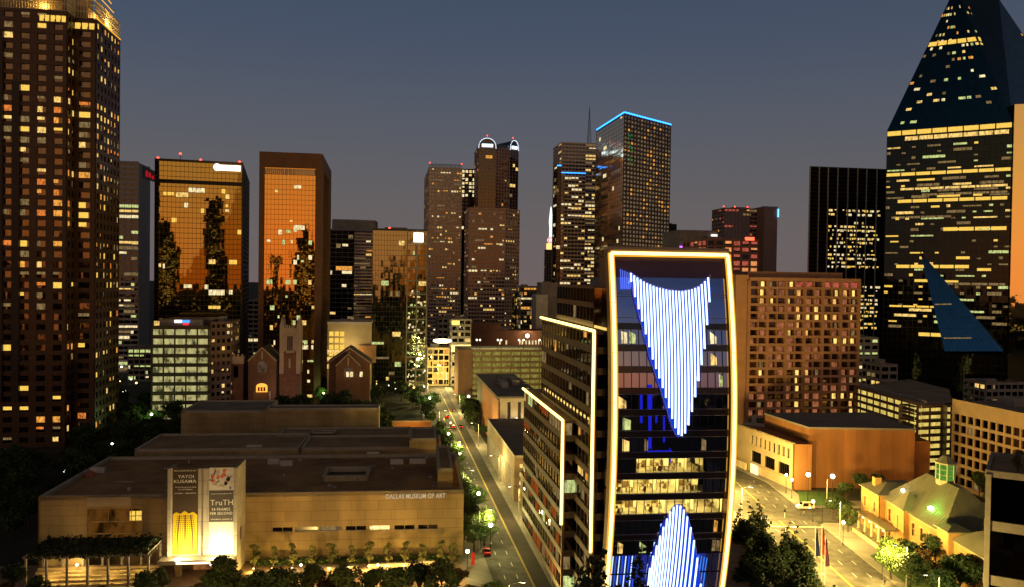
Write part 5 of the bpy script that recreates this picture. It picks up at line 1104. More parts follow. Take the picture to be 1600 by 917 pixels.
# ---------------------------------------------------------------- concert hall
HALL = blocks('hall_brick', (.29, .125, .045), 4.5, 30, .3, 0, .75, .004); zt_ = 22.5
h0, h1, h2, h3 = Vector((110, 293.6)), Vector((148.8, 293)), Vector((150, 329)), Vector((103.4, 324))
r = thing('concert_hall', 'windowless orange-brown concert hall with a flat grey roof beside the avenue', 'concert hall', (h0.x, h0.y, 0))
mb = MB(); mb.prism([h0, h1, h2, h3], 0, zt_-.7); part('hall_wall', mb, HALL, r)
mb = MB(); mb.prism([h0+Vector((-.25, -.25)), h1+Vector((.25, -.25)), h2+Vector((.25, .3)), h3+Vector((-.3, .3))], zt_-.7, zt_); part('roof', mb, pbr('hall_roof', (.20, .18, .17), .9, .15, .1), r)
mb = MB(); mb.prism([Vector((148.9, 294.5)), Vector((155.5, 295)), Vector((156, 322)), Vector((148.9, 322))], 0, 17.5); part('rear_extension', mb, HALL, r)
a, b = Vector((103, 290)), Vector((93.2, 331)); t = (a-b).normalized(); Lh = (a-b).length; zlw = 17.2
holes = [(Lh*(.30+.076*k), Lh*(.30+.076*k)+1.7, 11.0, 14.6) for k in range(9)] + [(Lh*(.31+.23*k), Lh*(.31+.23*k)+7.6, 4.2, 8.6) for k in range(3)]
mb = MB(); P = holes_wall(mb, b, a, 0, zlw, holes, .7); 
STN = pbr('hall_stone', (.40, .31, .20), .8, .1, .2)
part('wing_wall', mb, STN, r)
n_ = Vector((t.y, -t.x))
mb = MB(); mb.prism([b-n_*.75, a-n_*.75, Vector((109.9, 290)), Vector((109.9, 293.5)), h3+Vector((-.1, 0))], 0, zlw-.5); part('wing_mass', mb, HALL, r)
mb = MB(); mb.obox(V3(b, zlw-.5), V3(a-b, 0), V3(-n_*.8, 0), (0, 0, .55)); mb.obox(V3(b+n_*.15, 9.4), V3(a-b, 0), V3(-n_*.15, 0), (0, 0, .6)); mb.obox(V3(b+n_*.4, 3.2), V3(a-b, 0), V3(-n_*.4, 0), (0, 0, .5)); part('stone_ledges', mb, STN, r)
for s0, s1, za, zb in holes:
    mb = MB(); mb.quad(P(s0, za, .6), P(s1, za, .6), P(s1, zb, .6), P(s0, zb, .6)); o = part('window', mb, GL_DARK, r)
    if s1-s0 > 3:
        mb = MB()
        for q in range(1, 6): mb.obox(P(s0+(s1-s0)*q/6, za, .55), V3(t*.12, 0), V3(n_*.15, 0), (0, 0, zb-za))
        mk('frame', mb, DARKM, o)
mb = MB(); mb.obox(V3(b+(a-b)*.36+n_*.9, .15), V3(t*5.2, 0), V3(n_*.4, 0), (0, 0, 3.6)); part('entrance_poster_case', mb, litmat('poster_case', (1, .78, .35), 2.6, 2.2, .35), r)
mb = MB(); mb.obox(V3(b+n_*1, 0.1), V3((a-b)*.28, 0), V3(n_*.5, 0), (0, 0, 3.0)); part('bright_entrance_wall', mb, pbr('entrance_wall', (.6, .5, .35), .8), r)

# ---------------------------------------------------------------- beige gridded office building at the right
a, b = Vector(Wz(1488, 622, 32.8).xy), Vector(Wz(1604, 646, 32.8).xy); t = (b-a).normalized(); Lb = (b-a).length
r = thing('office_building', 'beige office building with rows of deep square windows, right of the glowing garage', 'office building', (a.x, a.y, 0))
b = b+t*14; Lb = (b-a).length; holes = []
for j in range(7):
    for k in range(13): holes.append((1.0+k*3.5, 1.0+k*3.5+2.75, 1.6+j*3.85, 1.6+j*3.85+2.75))
holes = [h for h in holes if h[1] < Lb-.5]
mb = MB(); BEI = pbr('beige_precast', (.42, .30, .18), .8, .1, .3); P = holes_wall(mb, a, b, 0, 32.8, holes, .6); part('precast_wall', mb, BEI, r)
n_ = Vector((t.y, -t.x)); mb = MB(); mb.prism([a-n_*.95, b-n_*.95, b-n_*30, a-n_*30], 0, 31.6); part('building_mass', mb, BEI, r)
mb = MB(); mb.prism([a-n_*.9, b-n_*.9, b-n_*30, a-n_*30], 31.61, 31.9); part('roof', mb, ROOF_G, r)
rb = random.Random(4)
for s0, s1, za, zb in holes:
    mb = MB(); mb.quad(P(s0, za, .55), P(s1, za, .55), P(s1, zb, .55), P(s0, zb, .55)); part('window', mb, rb.choice([GL_DARK, GL_DARK, GL_MID, GL_MID, L_DIM if rb.random() < .25 else GL_DARK]), r)
for i, (x, y, w_, d_, h_) in enumerate([(8, 12, 8, 6, 3), (26, 14, 5, 5, 2.2), (18, 20, 10, 4, 2)]):
    q = a+t*x-n_*y; mb = MB(); mb.obox(V3(q, 31.9), V3(t*w_, 0), V3(-n_*d_, 0), (0, 0, h_)); part('roof_unit', mb, CONC, r)

# ---------------------------------------------------------------- mansion with green-lit hipped roof and glazed cupola
MY = pbr('yellow_brick', (.50, .28, .10), .85, .12, .4); MR = pbr('standing_seam_roof', (.28, .26, .17), .5, .12, .3, .3); MT = pbr('cream_trim', (.6, .5, .33), .7, .08, 1)
X0 = 110.5
r = thing('mansion', 'yellow-brick mansion with a hipped metal roof, green-lit glazed cupola and columned porch beside the avenue', 'mansion', (X0, 215, 0))
def mwall(x, ya, yb, z1, wins, z0=0, nm='wall'):
    mb = MB(); A_, B_ = Vector((x, yb)), Vector((x, ya)); L_ = yb-ya; hs = [(s, s+w_, za, zb) for s, w_, za, zb in wins]; P_ = holes_wall(mb, A_, B_, z0, z1, hs, .35); part(nm, mb, MY, r)
    for s0, s1, za, zb in hs:
        mb = MB(); mb.quad(P_(s0, za, .3), P_(s1, za, .3), P_(s1, zb, .3), P_(s0, zb, .3)); o = part('window', mb, GL_DARK, r)
        mb = MB(); mb.obox(P_((s0+s1)/2-.05, za, .28), (0, -.1, 0), (-.08, 0, 0), (0, 0, zb-za)); mb.obox(P_(s0, (za+zb)/2, .28), (0, -(s1-s0), 0), (-.08, 0, 0), (0, 0, .1))
        mb.obox(P_(s0-.15, za-.2, 0), (0, -(s1-s0)-.3, 0), (-.12, 0, 0), (0, 0, .2)); mb.obox(P_(s0-.15, zb, 0), (0, -(s1-s0)-.3, 0), (-.12, 0, 0), (0, 0, .25)); mk('frame', mb, MT, o)
def hip(x0, x1, y0, y1, z0, z1, inx=None, nm='roof', mat=None, ov=.6):
    inx = inx or min(x1-x0, y1-y0)/2; mb = MB(); a_ = [Vector((x0-ov, y0-ov)), Vector((x1+ov, y0-ov)), Vector((x1+ov, y1+ov)), Vector((x0-ov, y1+ov))]
    b_ = [Vector((x0+inx, y0+inx)), Vector((x1-inx, y0+inx)), Vector((x1-inx, y1-inx)), Vector((x0+inx, y1-inx))]; mb.prism(a_, z0-.25, z0); mb.prism(a_, z0+.01, z1, top=b_); return part(nm, mb, mat or MR, r)
# main masses
def mass(x0, x1, y0, y1, z, nm='building_mass'): mb = MB(); mb.box(x0, x1, y0, y1, 0, z); part(nm, mb, MY, r)
mass(X0+.4, X0+16, 238, 250, 12.2); mwall(X0, 238, 250, 12.3, [(2, 1.3, 6.5, 9.5), (8.5, 1.3, 6.5, 9.5), (2, 1.3, 1.2, 4.2), (8.5, 1.3, 1.2, 4.2)]); hip(X0, X0+16, 238, 250, 12.4, 15, 4.5)
mass(X0+2.4, X0+26, 186, 238, 10.8)
mwall(X0+2, 206, 238, 11, [(2+q*4.6, 1.5, 5.4, 9) for q in range(6)]+[(2+q*4.6, 1.5, .9, 3.8) for q in range(6)]); mwall(X0+2, 176, 201, 11, [(3+q*4.6, 1.5, 5.4, 9) for q in range(4)])
mass(X0+2.4, X0+22, 176, 190, 10.8); hip(X0+2, X0+24, 177, 203, 11, 14.5, 5.5)
mass(X0+.6, X0+6, 201, 206.5, 13); hip(X0+.6, X0+6, 201, 206.5, 13, 14, 1.5)
mass(X0+.8, X0+6, 224, 230, 12); mwall(X0+.6, 224, 230, 12, [(2.2, 1.5, 5.5, 9.5)]); hip(X0+.6, X0+6.5, 224, 230, 12, 16.5)
rf_ = hip(X0+2, X0+21, 206, 240, 11.2, 20.6, 8.6)
mb = MB()
for q in range(30):                                                # standing seams on the big roof
    y = 206+34*q/29; f = min(1, (y-205.4)/9.2, (240.6-y)/9.2); f = max(.05, f); mb.tube([(X0+1.4, y, 11.3), (X0+1.4+9.2*f, y, 11.25+9.4*f)], .09, 3)
    x = X0+1.4+20.2*q/29; f = min(1, (x-X0-1.4)/9.2, (X0+21.6-x)/9.2); f = max(.05, f); mb.tube([(x, 205.4, 11.3), (x, 205.4+9.2*f, 11.25+9.4*f)], .09, 3)
for i_ in range(0):
    pass
sm = mk('standing_seams', mb, MR, rf_); sm['kind'] = 'stuff'
cx, cy = X0+11.5, 223; mb = MB(); oc = [Vector((cx+2.35*math.cos(R(22.5+45*k)), cy+2.7*math.sin(R(22.5+45*k)))) for k in range(8)]
mb.prism(oc, 19.5, 21); mb.prism([(cx+(p.x-cx)*1.15, cy+(p.y-cy)*1.15) for p in oc], 25.4, 25.8); mb.prism([(cx+(p.x-cx)*1.1, cy+(p.y-cy)*1.1) for p in oc], 25.81, 27.6, top=[(cx+(p.x-cx)*.35, cy+(p.y-cy)*.35) for p in oc]); cu = part('cupola', mb, MR, r)
mb = MB(); mb.prism([(cx+(p.x-cx)*.92, cy+(p.y-cy)*.92) for p in oc], 21.01, 25.39); mk('cupola_glazing', mb, litmat('cupola_green', (.30, .80, .10), .42, 1.6, .4), cu)
mb = MB()
for p in oc: mb.tube([V3(p, 21), V3(p, 25.4)], .17, 4)
for z in (22.4, 23.9): mb.tube([V3(p, z) for p in oc]+[V3(oc[0], z)], .08, 4)
mk('cupola_frame', mb, pbr('cupola_frame', (.45, .5, .3), .6), cu)
mb = MB(); mb.lathe([(.2, 0), (.75, .2), (.75, .9), (.2, 1.1)], (X0+4.2, 216.5, 14.0), 10); part('roof_floodlight', mb, emit('flood_green_white', (.75, 1, .55), 9), r); plight(r, (X0+3.2, 216, 16.3), 800, (.12, 1, .10), .3)
mb = MB(); mb.lathe([(.2, 0), (.5, .2), (.5, .8), (.2, 1)], (X0+4.6, 233, 14.6), 10); part('roof_floodlight', mb, emit('flood_warm', (1, .9, .55), 7), r); plight(r, (X0+3.4, 233, 16.6), 260, (1, .9, .5), .3)
for b6 in ((X0+1.5, X0+3.5, 244, 246, 13, 16), (X0+14, X0+15.5, 240, 241.5, 13, 16.5), (X0+19, X0+21, 190, 192, 12, 17)): mb = MB(); mb.box(*b6); part('chimney', mb, MY, r)
mb = MB(); mb.box(X0-3.6, X0-.02, 226, 245, 5.0, 5.6); mb.box(X0-3.6, X0-.02, 226, 245, .0, .4); part('porch_roof', mb, MR, r)
for y in (226.6, 231, 235.5, 240, 244.3): mb = MB(); mb.lathe([(.42, 0), (.38, .2), (.3, 4.3), (.42, 4.6)], (X0-3.1, y, .4), 10); part('column', mb, MT, r, smooth=True)
for y in (229, 233.3, 237.7, 242):
    mb = MB(); mb.lathe([(.1, 0), (.34, .15), (.34, .6), (.1, .75)], (X0-2.7, y, 4.1), 8); part('porch_lantern', mb, emit('lantern', (1, .68, .25), 9) if y == 229 else bpy.data.materials['lantern'], r); plight(r, (X0-3.4, y, 3.6), 160, (1, .62, .2), .2)

# low garden wall, lit
mb = MB(); mb.obox((X0-6, 212, 0), (.5, 0, 0), (0, 30, 0), (0, 0, 1.2)); o = mk('garden_wall', mb, pbr('garden_wall', (.5, .45, .25), .8)); tag(o, 'low pale garden wall between the avenue pavement and the mansion porch', 'wall')

# ---------------------------------------------------------------- near dark building at the lower right corner
a, b = Vector((102.2, 170)), Vector((128, 155)); z = W(1550, 742, 170).z
r = thing('office_building', 'dark glass building with pale slanting floor bands cut off by the lower right corner', 'office building', (a.x, a.y, 0)); d = b-a
tower(r, [a, b, b+Vector((12, 18)), a+Vector((12, 18))], 0, z, 11.5, 9, mirror('near_black_glass', (.05, .04, .035), .05, .02), pbr('grey_band', (.30, .27, .24), .8, .15, .6), sp=.18, pr=0, dep=.6, lit=None)
mb = MB(); mb.obox(V3(a-d.normalized()*.5, 0), V3(d.normalized()*1.0, 0), V3(Vector((d.y, -d.x)).normalized()*.9, 0), (0, 0, z+.4)); part('corner_column', mb, pbr('column_grey', (.34, .31, .28), .8, .12, .8), r)
bushes_near = (a+b)/2+Vector((5, 6)); near_z = z

# ---------------------------------------------------------------- church
CBR = pbr('church_brick', (.17, .08, .05), .85, .18, .6); CST = pbr('church_stone', (.42, .31, .25), .8, .1, .5)
c = Vector(W(438, 512, 425).xy); zc_ = W(438, 512, 425).z; e = along(c, V, 469, zc_); wd = (e-c).length
r = thing('church', 'red-brick gothic church with a pinnacled stone-topped bell tower and a gabled front', 'church', (c.x, c.y, 0))
def tprism(mb, p, w_, z0, z1, inset_=0): q = [p+V*inset_+U*inset_, p+V*(w_-inset_)+U*inset_, p+V*(w_-inset_)+U*(w_-inset_), p+V*inset_+U*(w_-inset_)]; mb.prism(q, z0, z1)
zmid = W(438, 548, 425).z
mb = MB(); tprism(mb, c, wd, 0, zmid); part('tower_shaft', mb, CBR, r)
mb = MB(); tprism(mb, c, wd, zmid, zc_, .15)
for p in (c, c+V*(wd-1.6), c+U*(wd-1.6), c+V*(wd-1.6)+U*(wd-1.6)): 
    q = [p-V*.3-U*.3, p+V*1.9-U*.3, p+V*1.9+U*1.9, p-V*.3+U*1.9]; mb.prism(q, zmid-12, zc_+1.5); m_ = sum(q, Vector((0, 0)))/4; mb.prism(q, zc_+1.5, zc_+6, top=[m_+(x-m_)*.05 for x in q])
for k in range(5): mb.obox(V3(c+V*(2.2+k*(wd-4.4)/5)-U*.05, zc_), V3(V*(wd-4.4)/9, 0), V3(U*.6, 0), (0, 0, 1.6)); mb.obox(V3(c+V*(wd-.6)+U*(2.2+k*(wd-4.4)/5), zc_), V3(U*(wd-4.4)/9, 0), V3(V*.6, 0), (0, 0, 1.6))
part('belfry', mb, CST, r)
for k in range(3):
    mb = MB(); mb.obox(V3(c+V*(wd*.36+k*wd*.1)-U*.12, zmid+.5), V3(V*wd*.06, 0), V3(U*.3, 0), (0, 0, 7.5)); part('louvre', mb, DARKM, r)
mb = MB(); mb.obox(V3(c+V*(wd*.3)-U*.3, zmid-.8), V3(V*wd*.42, 0), V3(U*.4, 0), (0, 0, .9)); mb.obox(V3(c+V*(wd*.3)-U*.3, zmid+8.6), V3(V*wd*.42, 0), V3(U*.4, 0), (0, 0, .6)); mb.obox(V3(c+V*(wd*.44)-U*.15, zmid-9), V3(V*.9, 0), V3(U*.3, 0), (0, 0, 5)); part('stone_trim', mb, CST, r)
def gable(px0, px1, pya, pyb, Y, dep, root, bm=CBR):
    p0 = Vector(W(px0, pyb, Y).xy); ze = W(px0, pyb, Y).z; p1 = along(p0, V, px1, ze); zr = W((px0+px1)/2, pya, Y).z; m_ = (p0+p1)/2
    mb = MB(); mb.ngon([V3(p0, 0), V3(p1, 0), V3(p1, ze), V3(m_, zr), V3(p0, ze)]); mb.quad(V3(p1, 0), V3(p1+U*dep, 0), V3(p1+U*dep, ze), V3(p1, ze)); mb.quad(V3(p0+U*dep, 0), V3(p0, 0), V3(p0, ze), V3(p0+U*dep, ze)); mb.ngon([V3(p1+U*dep, 0), V3(p0+U*dep, 0), V3(p0+U*dep, ze), V3(m_+U*dep, zr), V3(p1+U*dep, ze)]); part('gable_wall', mb, bm, root)
    mb = MB(); s_ = (V3(p1, ze)-V3(m_, zr)).normalized()*.8
    for P0, P1 in ((p0, -1), (p1, 1)):
        dn = (V3(P0, ze)-V3(m_, zr)); nn_ = dn.cross(V3(U, 0)).normalized()*(-1 if P1 < 0 else 1); nn_ = nn_ if nn_.z > 0 else -nn_
        mb.obox(V3(m_, zr)-V3(U*.3, 0), dn*1.06, V3(U*(dep+.6), 0), nn_*.5)
    part('pitched_roof', mb, pbr('slate_roof', (.08, .065, .05), .8, .2, .5) if 'slate_roof' not in bpy.data.materials else bpy.data.materials['slate_roof'], root)
    mb = MB(); mb.obox(V3(m_-V*.35-U*.25, zr-6), V3(V*.7, 0), V3(U*.2, 0), (0, 0, 4.2))
    for P0 in (p0, p1): dn = (V3(P0, ze)-V3(m_, zr)); mb.obox(V3(m_-U*.35, zr-.2), dn*1.03, V3(U*.3, 0), (0, 0, .75))
    part('stone_trim', mb, CST, root)
    mb = MB(); n_ = 10; rad = (p1-p0).length*.17; mb.ngon([V3(m_-V*rad-U*.12, ze-6)]+[V3(m_+V*rad-U*.12, ze-6)]+[V3(m_+V*rad*math.cos(math.pi*k/n_)-U*.12, ze-2.4+rad*math.sin(math.pi*k/n_)) for k in range(n_+1)]); part('arched_window', mb, litmat('church_window', (.35, .2, .12), .3, .6), root)
    return p0, p1, ze, zr
gable(388, 431, 543, 563, 418, 24, r)
mb = MB(); p = Vector(W(358, 556, 418).xy); z = W(358, 556, 418).z; tprism(mb, p, 7.2, 0, z); part('side_turret', mb, CBR, r); mb = MB(); tprism(mb, p-V*.2-U*.2, 7.6, z-4, z)
for k in range(4): mb.obox(V3(p+V*(k*2), z), V3(V*1, 0), V3(U*.6, 0), (0, 0, 1.2))
part('turret_parapet', mb, CST, r); mb = MB(); mb.obox(V3(p+V*2.4-U*.1, z-11), V3(V*2.2, 0), V3(U*.2, 0), (0, 0, 6)); part('turret_window', mb, GL_DARK, r)
c0 = Vector(W(525, 571, 416).xy)
r = thing('church_hall', 'brick church hall with a steep gable, left of the green glass tower', 'church hall', (c0.x, c0.y, 0))
gable(525, 563, 553, 571, 412, 4, r); gable(514, 578, 544, 566, 418, 18, r)
mb = MB(); q = Vector(W(541, 588, 411).xy); q3 = W(541, 588, 411).z
for k, px in enumerate((541, 547, 562)): qq = along(q, V, px, q3); mb = MB(); mb.obox(V3(qq-U*.3, q3), V3(V*1.5, 0), V3(U*.1, 0), (0, 0, 2.6)); part('lit_window', mb, L_PAL, r)
fl_ = c - U*16 + V*4; plight(r, V3(fl_, 16), 2800, (1, .72, .5), 1.0)  # added fill lamp that brightens the church front
mb = MB(); mb.obox(V3(fl_-V*.6, 7.6), V3(V*1.2, 0), V3(U*.6, 0), (0, 0, .6)); mb.tube([V3(fl_, 0), V3(fl_, 7.6)], .12, 5)
r_c = [o for o in COL.objects if o.get('category') == 'church'][0]; part('added_fill_mast', mb, DARKM, r_c)
# cream building behind
r, poly, z = bldg('office_building', 'cream low-rise with bright yellow-lit decks, left of the green glass tower', 'building', 512, 580, 458, 505, depth=25, core=pbr('cream_wall', (.46, .37, .22), .8, .1, .2), wall=CONC_L, fh=40, bw=60, sp=0, pr=0, roof=True)
for j in range(3):
    mb = MB(); zz = W(512, 575, 458).z+j*4.2; mb.obox(V3(poly[0]-U*.5, zz), V3((poly[1]-poly[0]), 0), V3(U*.2, 0), (0, 0, 2.3)); part('lit_deck', mb, L_YEL, r)
for j in range(4):
    for i in range(3): mb = MB(); mb.obox(V3(poly[0]+V*(1+i*3)-U*.3, z-7-j*3.8), V3(V*2.3, 0), V3(U*.1, 0), (0, 0, 2.6)); part('stair_window', mb, L_GOLD, r)
mb = MB(); mb.obox(V3(poly[0]+V*18-U*5, z-22), V3(V*9.5, 0), V3(U*5, 0), (0, 0, 10)); part('lower_block', mb, pbr('orange_block', (.42, .22, .1), .8), r)
plight(r, V3(poly[0]+V*12-U*9, z-13), 4200, (1, .75, .3))
# small orange-lit pavilion
c = Vector(W(396, 622, 392).xy); r = thing('pavilion', 'tiny arched pavilion glowing orange among the dark trees', 'pavilion', (c.x, c.y, 0)); zz = W(396, 612, 392).z
mb = MB(); mb.obox(V3(c, 0), V3(V*7.4, 0), V3(U*5, 0), (0, 0, zz)); part('base', mb, pbr('pavilion_brick', (.4, .22, .1), .8), r)
mb = MB(); pts = [V3(c+V*1.2, zz), V3(c+V*6.6, zz)]+[V3(c+V*(3.9+2.7*math.cos(math.pi*k/8)), zz+2.8+1.6*math.sin(math.pi*k/8)) for k in range(9)]; mb.ngon(pts); part('arched_front', mb, emit('pavilion_glow', (1, .42, .06), 1.5), r)
for k in range(3): mb = MB(); mb.obox(V3(c+V*(2.0+k*1.35)-U*.12, zz+.5), V3(V*.95, 0), V3(U*.08, 0), (0, 0, 2.0)); part('door', mb, pbr('dark_red_door', (.25, .04, .02), .7), r)
plight(r, V3(c+V*3.9-U*2.5, zz+3.5), 260, (1, .45, .1))

# ---------------------------------------------------------------- brick block and street-end buildings
r, poly, z = bldg('brick_building', 'long dark red-brick warehouse with a row of lit windows above the roof-lamp garage', 'building', 736, 858, 600, 518, depth=25, core=BRICK, wall=BRICK, fh=13, bw=200, sp=.04, pr=0, dep=.25)
mb = MB(); q = along(poly[0], V, 783, z); mb.prism([poly[0]+U*.5, q+U*.5, q+U*15, poly[0]+U*15], z+.3, z+6.5); part('upper_block', mb, BRICK, r)
for row in range(2):
    for px in (780, 790, 811, 815, 821, 826, 831, 836, 841, 846) if row == 0 else (811, 815, 821, 825):
        q = along(poly[0], V, px, z-8); mb = MB(); mb.obox(V3(q-U*.2, z-9.2-row*5.4), V3(V*1.1, 0), V3(U*.1, 0), (0, 0, 3)); part('window', mb, L_PAL, r)
mb = MB(); q = along(poly[0], V, 823, z-3); mb.lathe([(.3, 0), (1.4, .8), (1.4, 2.2), (.3, 3)], V3(q-U*3, z-4), 10); part('wall_floodlight', mb, emit('wall_flood', (1, .9, .55), 7), r); plight(r, V3(q-U*5, z-2), 5000, (1, .8, .4))
bldg('office_building', 'grey low building in front of the tall taupe slab', 'building', 684, 732, 620, 498, depth=20, fh=4.2, bw=4, core=GL_DARK, wall=CONC, sp=.5, pr=.3, dep=.3, lit=dict(p=.12, mats=WARM))
r, poly, z = bldg('shop_building', 'lower building with a bright yellow lit storefront band at the end of the street', 'building', 706, 736, 560, 500, depth=20, fh=4.2, bw=4, core=GL_DARK, wall=CONC, sp=.4, pr=.2, dep=.3, lit=dict(p=.3, mats=[L_GOLD, L_YEL]))
mb = MB(); mb.obox(V3(poly[0]-U*.6, z-22), V3(poly[1]-poly[0], 0), V3(U*.3, 0), (0, 0, 5)); part('lit_fascia', mb, emit('fascia', (1, .72, .22), 2.2), r)
mb = MB(); mb.obox(V3(poly[0]-U*.6, z-3), V3((poly[1]-poly[0])*.4, 0), V3(U*.3, 0), (0, 0, 3)); part('yellow_sign', mb, emit('yellow_sign', (1, .7, .12), 2), r)
r, poly, z = bldg('shop_building', 'glowing yellow low shop front closing the far end of the street', 'building', 668, 702, 560, 545, depth=20, fh=4.5, bw=4, core=GL_DARK, wall=pbr('shop_wall', (.5, .4, .2), .8), sp=.25, pr=.2, dep=.3, lit=dict(p=.45, mats=[L_GOLD, L_AMB, L_DIM], run=.3, frag=.6))
mb = MB(); q = along(poly[0], V, 690, z); mb.lathe([(4, 0), (6.5, 1), (6, 2.4), (1, 3)], V3(q-U*6, z+5), 12); part('white_canopy', mb, emit('canopy_bright', (1, .85, .5), 3.5), r)
plight(r, V3(q-U*22, 12), 16000, (1, .68, .25), 1.5)
# orange-lit yard walls behind the museum's right end
a = Vector(Wz(612, 691).xy); b = along(a, V, 673, 0); r = thing('yard_wall', 'orange-lit brick wall of the small loading yard behind the museum', 'wall', (a.x, a.y, 0)); zz = 9.5
mb = MB(); mb.obox(V3(a, 0), V3(b-a, 0), V3(U*.8, 0), (0, 0, zz)); part('brick_wall', mb, blocks('yard_brick', (.45, .26, .12), 3, 1, .1, 9, .8, .02), r)
mb = MB(); mb.obox(V3(a-V*.4-U*.2, zz), V3((b-a)+V*.8, 0), V3(U*1.2, 0), (0, 0, .5)); part('coping', mb, LIME2, r)
plight(r, V3((a+b)/2-U*9, 6.5), 3600, (1, .42, .06), .5)
# far-off skyline filler, low roofs
fr_ = random.Random(12)
names = [(388, 404, 470, 'small tan block between the bronze and copper mirror towers'), (200, 236, 545, 'low bright-windowed block at the foot of the pale banded tower'), (1376, 1402, 572, 'low grey shed at the left foot of the faceted skyscraper'), (1440, 1476, 618, 'flat low building with orange lamps right of the garage roof'), (1540, 1600, 600, 'flat low building by the green lamp at the right edge'), (0, 40, 560, 'low block behind the trees at the far left')]
for x0, x1, py, lb in names[:2]: bldg('low_building', lb, 'building', x0, x1, 700 if x0 > 300 else 560, py, depth=20, fh=4, bw=4, core=GL_DARK, wall=CONC, sp=.4, pr=.2, lit=dict(p=.5 if x0 < 300 else .05, mats=[L_GRN, L_PAL], run=.8))
for x0, x1, py, lb in names[2:5]: bldg('low_building', lb, 'building', x0, x1, 420, py, depth=16, fh=4, bw=4, core=GL_DARK, wall=CONC, sp=.4, pr=.2, lit=dict(p=.3, mats=WARM))
# ================================================================ TREES
BARK = pbr('bark', (.07, .05, .035), .9, .3, 3)
LEAVES = [pbr('leaf_deep_green', (.035, .060, .018), .7, .45, .9), pbr('leaf_mid_green', (.045, .066, .018), .7, .45, .9), pbr('leaf_russet', (.10, .055, .022), .75, .4, .9), pbr('leaf_conifer', (.022, .040, .018), .8, .4, 1.2)]
def tree_proto(kind, h, cr, mat, seed, n=900, leaf=.42, label='', group=None, trunkf=.3):
    rt = random.Random(seed); t = thing('tree', label, 'tree', (0, 0, 0), group); tb = MB()
    tb.tube([(0, 0, 0), (.05*cr, 0, h*trunkf), (0, .05*cr, h*.8)], [h*.022+.08, h*.015+.05, .04], 6)
    cl = []
    if kind == 'round':
        for k in range(15):
            a = rt.uniform(0, 6.28); rr_ = cr*math.sqrt(rt.random())*.72; zz = h*(trunkf+.12)+rt.random()*h*(.80-trunkf); fall = 1-.55*abs((zz/h-.6)/.4)**2
            c = Vector((rr_*math.cos(a)*fall, rr_*math.sin(a)*fall, zz)); cl.append((c, cr*rt.uniform(.28, .46)))
            tb.tube([(0, 0, h*trunkf*rt.uniform(.8, 1.3)), tuple(c*.6+Vector((0, 0, h*.12))), tuple(c)], [.11, .07, .03], 4)
    else:
        L_ = 14
        for k in range(L_):
            f = k/(L_-1); zz = h*(.1+.86*f); rad = cr*(1-f)**.75*.9+.15
            for q in range(3 if f < .7 else 1):
                a = rt.uniform(0, 6.28); cl.append((Vector((rad*.5*math.cos(a), rad*.5*math.sin(a), zz)), max(.35, rad*.6)))
    m = MB(); tot = sum(r_**2 for _, r_ in cl)
    for c, r_ in cl:
        for _ in range(int(n*r_*r_/tot)+4):
            v = Vector((rt.gauss(0, 1), rt.gauss(0, 1), rt.gauss(0, 1))).normalized()*r_*rt.uniform(.55, 1.08); v.z *= .8
            p = c+v; a = Vector((rt.gauss(0, 1), rt.gauss(0, 1), rt.gauss(0, .7))).normalized(); b = a.cross(v.normalized()+Vector((rt.gauss(0, .5), rt.gauss(0, .5), rt.gauss(0, .5)))).normalized()
            s = leaf*rt.uniform(.6, 1.4); m.quad(p-a*s, p-b*s*.6, p+a*s, p+b*s*.6)
    part('trunk', tb, BARK, t); part('crown', m, mat, t); return t
ORD = 'first second third fourth fifth sixth seventh eighth ninth tenth eleventh twelfth thirteenth fourteenth fifteenth sixteenth seventeenth eighteenth nineteenth twentieth twenty-first twenty-second twenty-third twenty-fourth twenty-fifth twenty-sixth'.split()
DARKT = [tree_proto('round', 11, 4.6, LEAVES[0], 1, 900, .5), tree_proto('round', 9, 4.2, LEAVES[0], 2, 800, .5), tree_proto('round', 12, 5.2, LEAVES[1], 3, 1000, .5), tree_proto('round', 8, 3.6, LEAVES[1], 4, 700, .45), tree_proto('round', 8, 3.6, LEAVES[2], 5, 1100, .36)]
FINE = [tree_proto('round', 9, 3.8, LEAVES[1], 6, 3800, .24), tree_proto('round', 8, 3.6, LEAVES[0], 7, 3400, .24), tree_proto('round', 7, 3.0, pbr('leaf_brown', (.06, .035, .014), .8, .4, .9), 8, 3200, .2)]
CONF = [tree_proto('cone', 20, 6.0, LEAVES[3], 9, 9500, .30), tree_proto('cone', 16, 5.0, LEAVES[3], 10, 7500, .28)]
LOL = pbr('leaf_uplit', (.13, .13, .035), .7, .4, 1.2)  # leaf colour lightened so the crowns carry the uplight glow
SLIM = [tree_proto('round', 5.6, 1.35, LOL, 11, 1300, .15, trunkf=.2), tree_proto('round', 5.2, 1.2, LOL, 12, 1200, .15, trunkf=.2)]
LITT = [tree_proto('round', 10, 5.0, pbr('leaf_lamplit', (.085, .14, .03), .7, .4, .9), 21, 3800, .24), tree_proto('round', 9, 4.6, bpy.data.materials['leaf_lamplit'], 22, 4400, .24)]  # lamplight on these crowns partly put into a brighter leaf colour
protos = DARKT+FINE+CONF+SLIM+LITT; used = set()
def plant(proto, x, y, label, group=None, scale=None, z=0, cat='tree'):
    s = scale or random.uniform(.85, 1.15)
    if proto.name not in used:
        used.add(proto.name); KIDS.setdefault(proto.name, list(proto.children)); proto.location = (x, y, z); proto.rotation_euler = (0, 0, random.uniform(0, 6.28)); proto.scale = (s, s, s); proto['label'] = label
        if group: proto['group'] = group
        return proto
    o = dup(proto, (x, y, z), random.uniform(0, 6.28), label, None, s)
    if 'group' in o: del o['group']
    if group: o['group'] = group
    return o
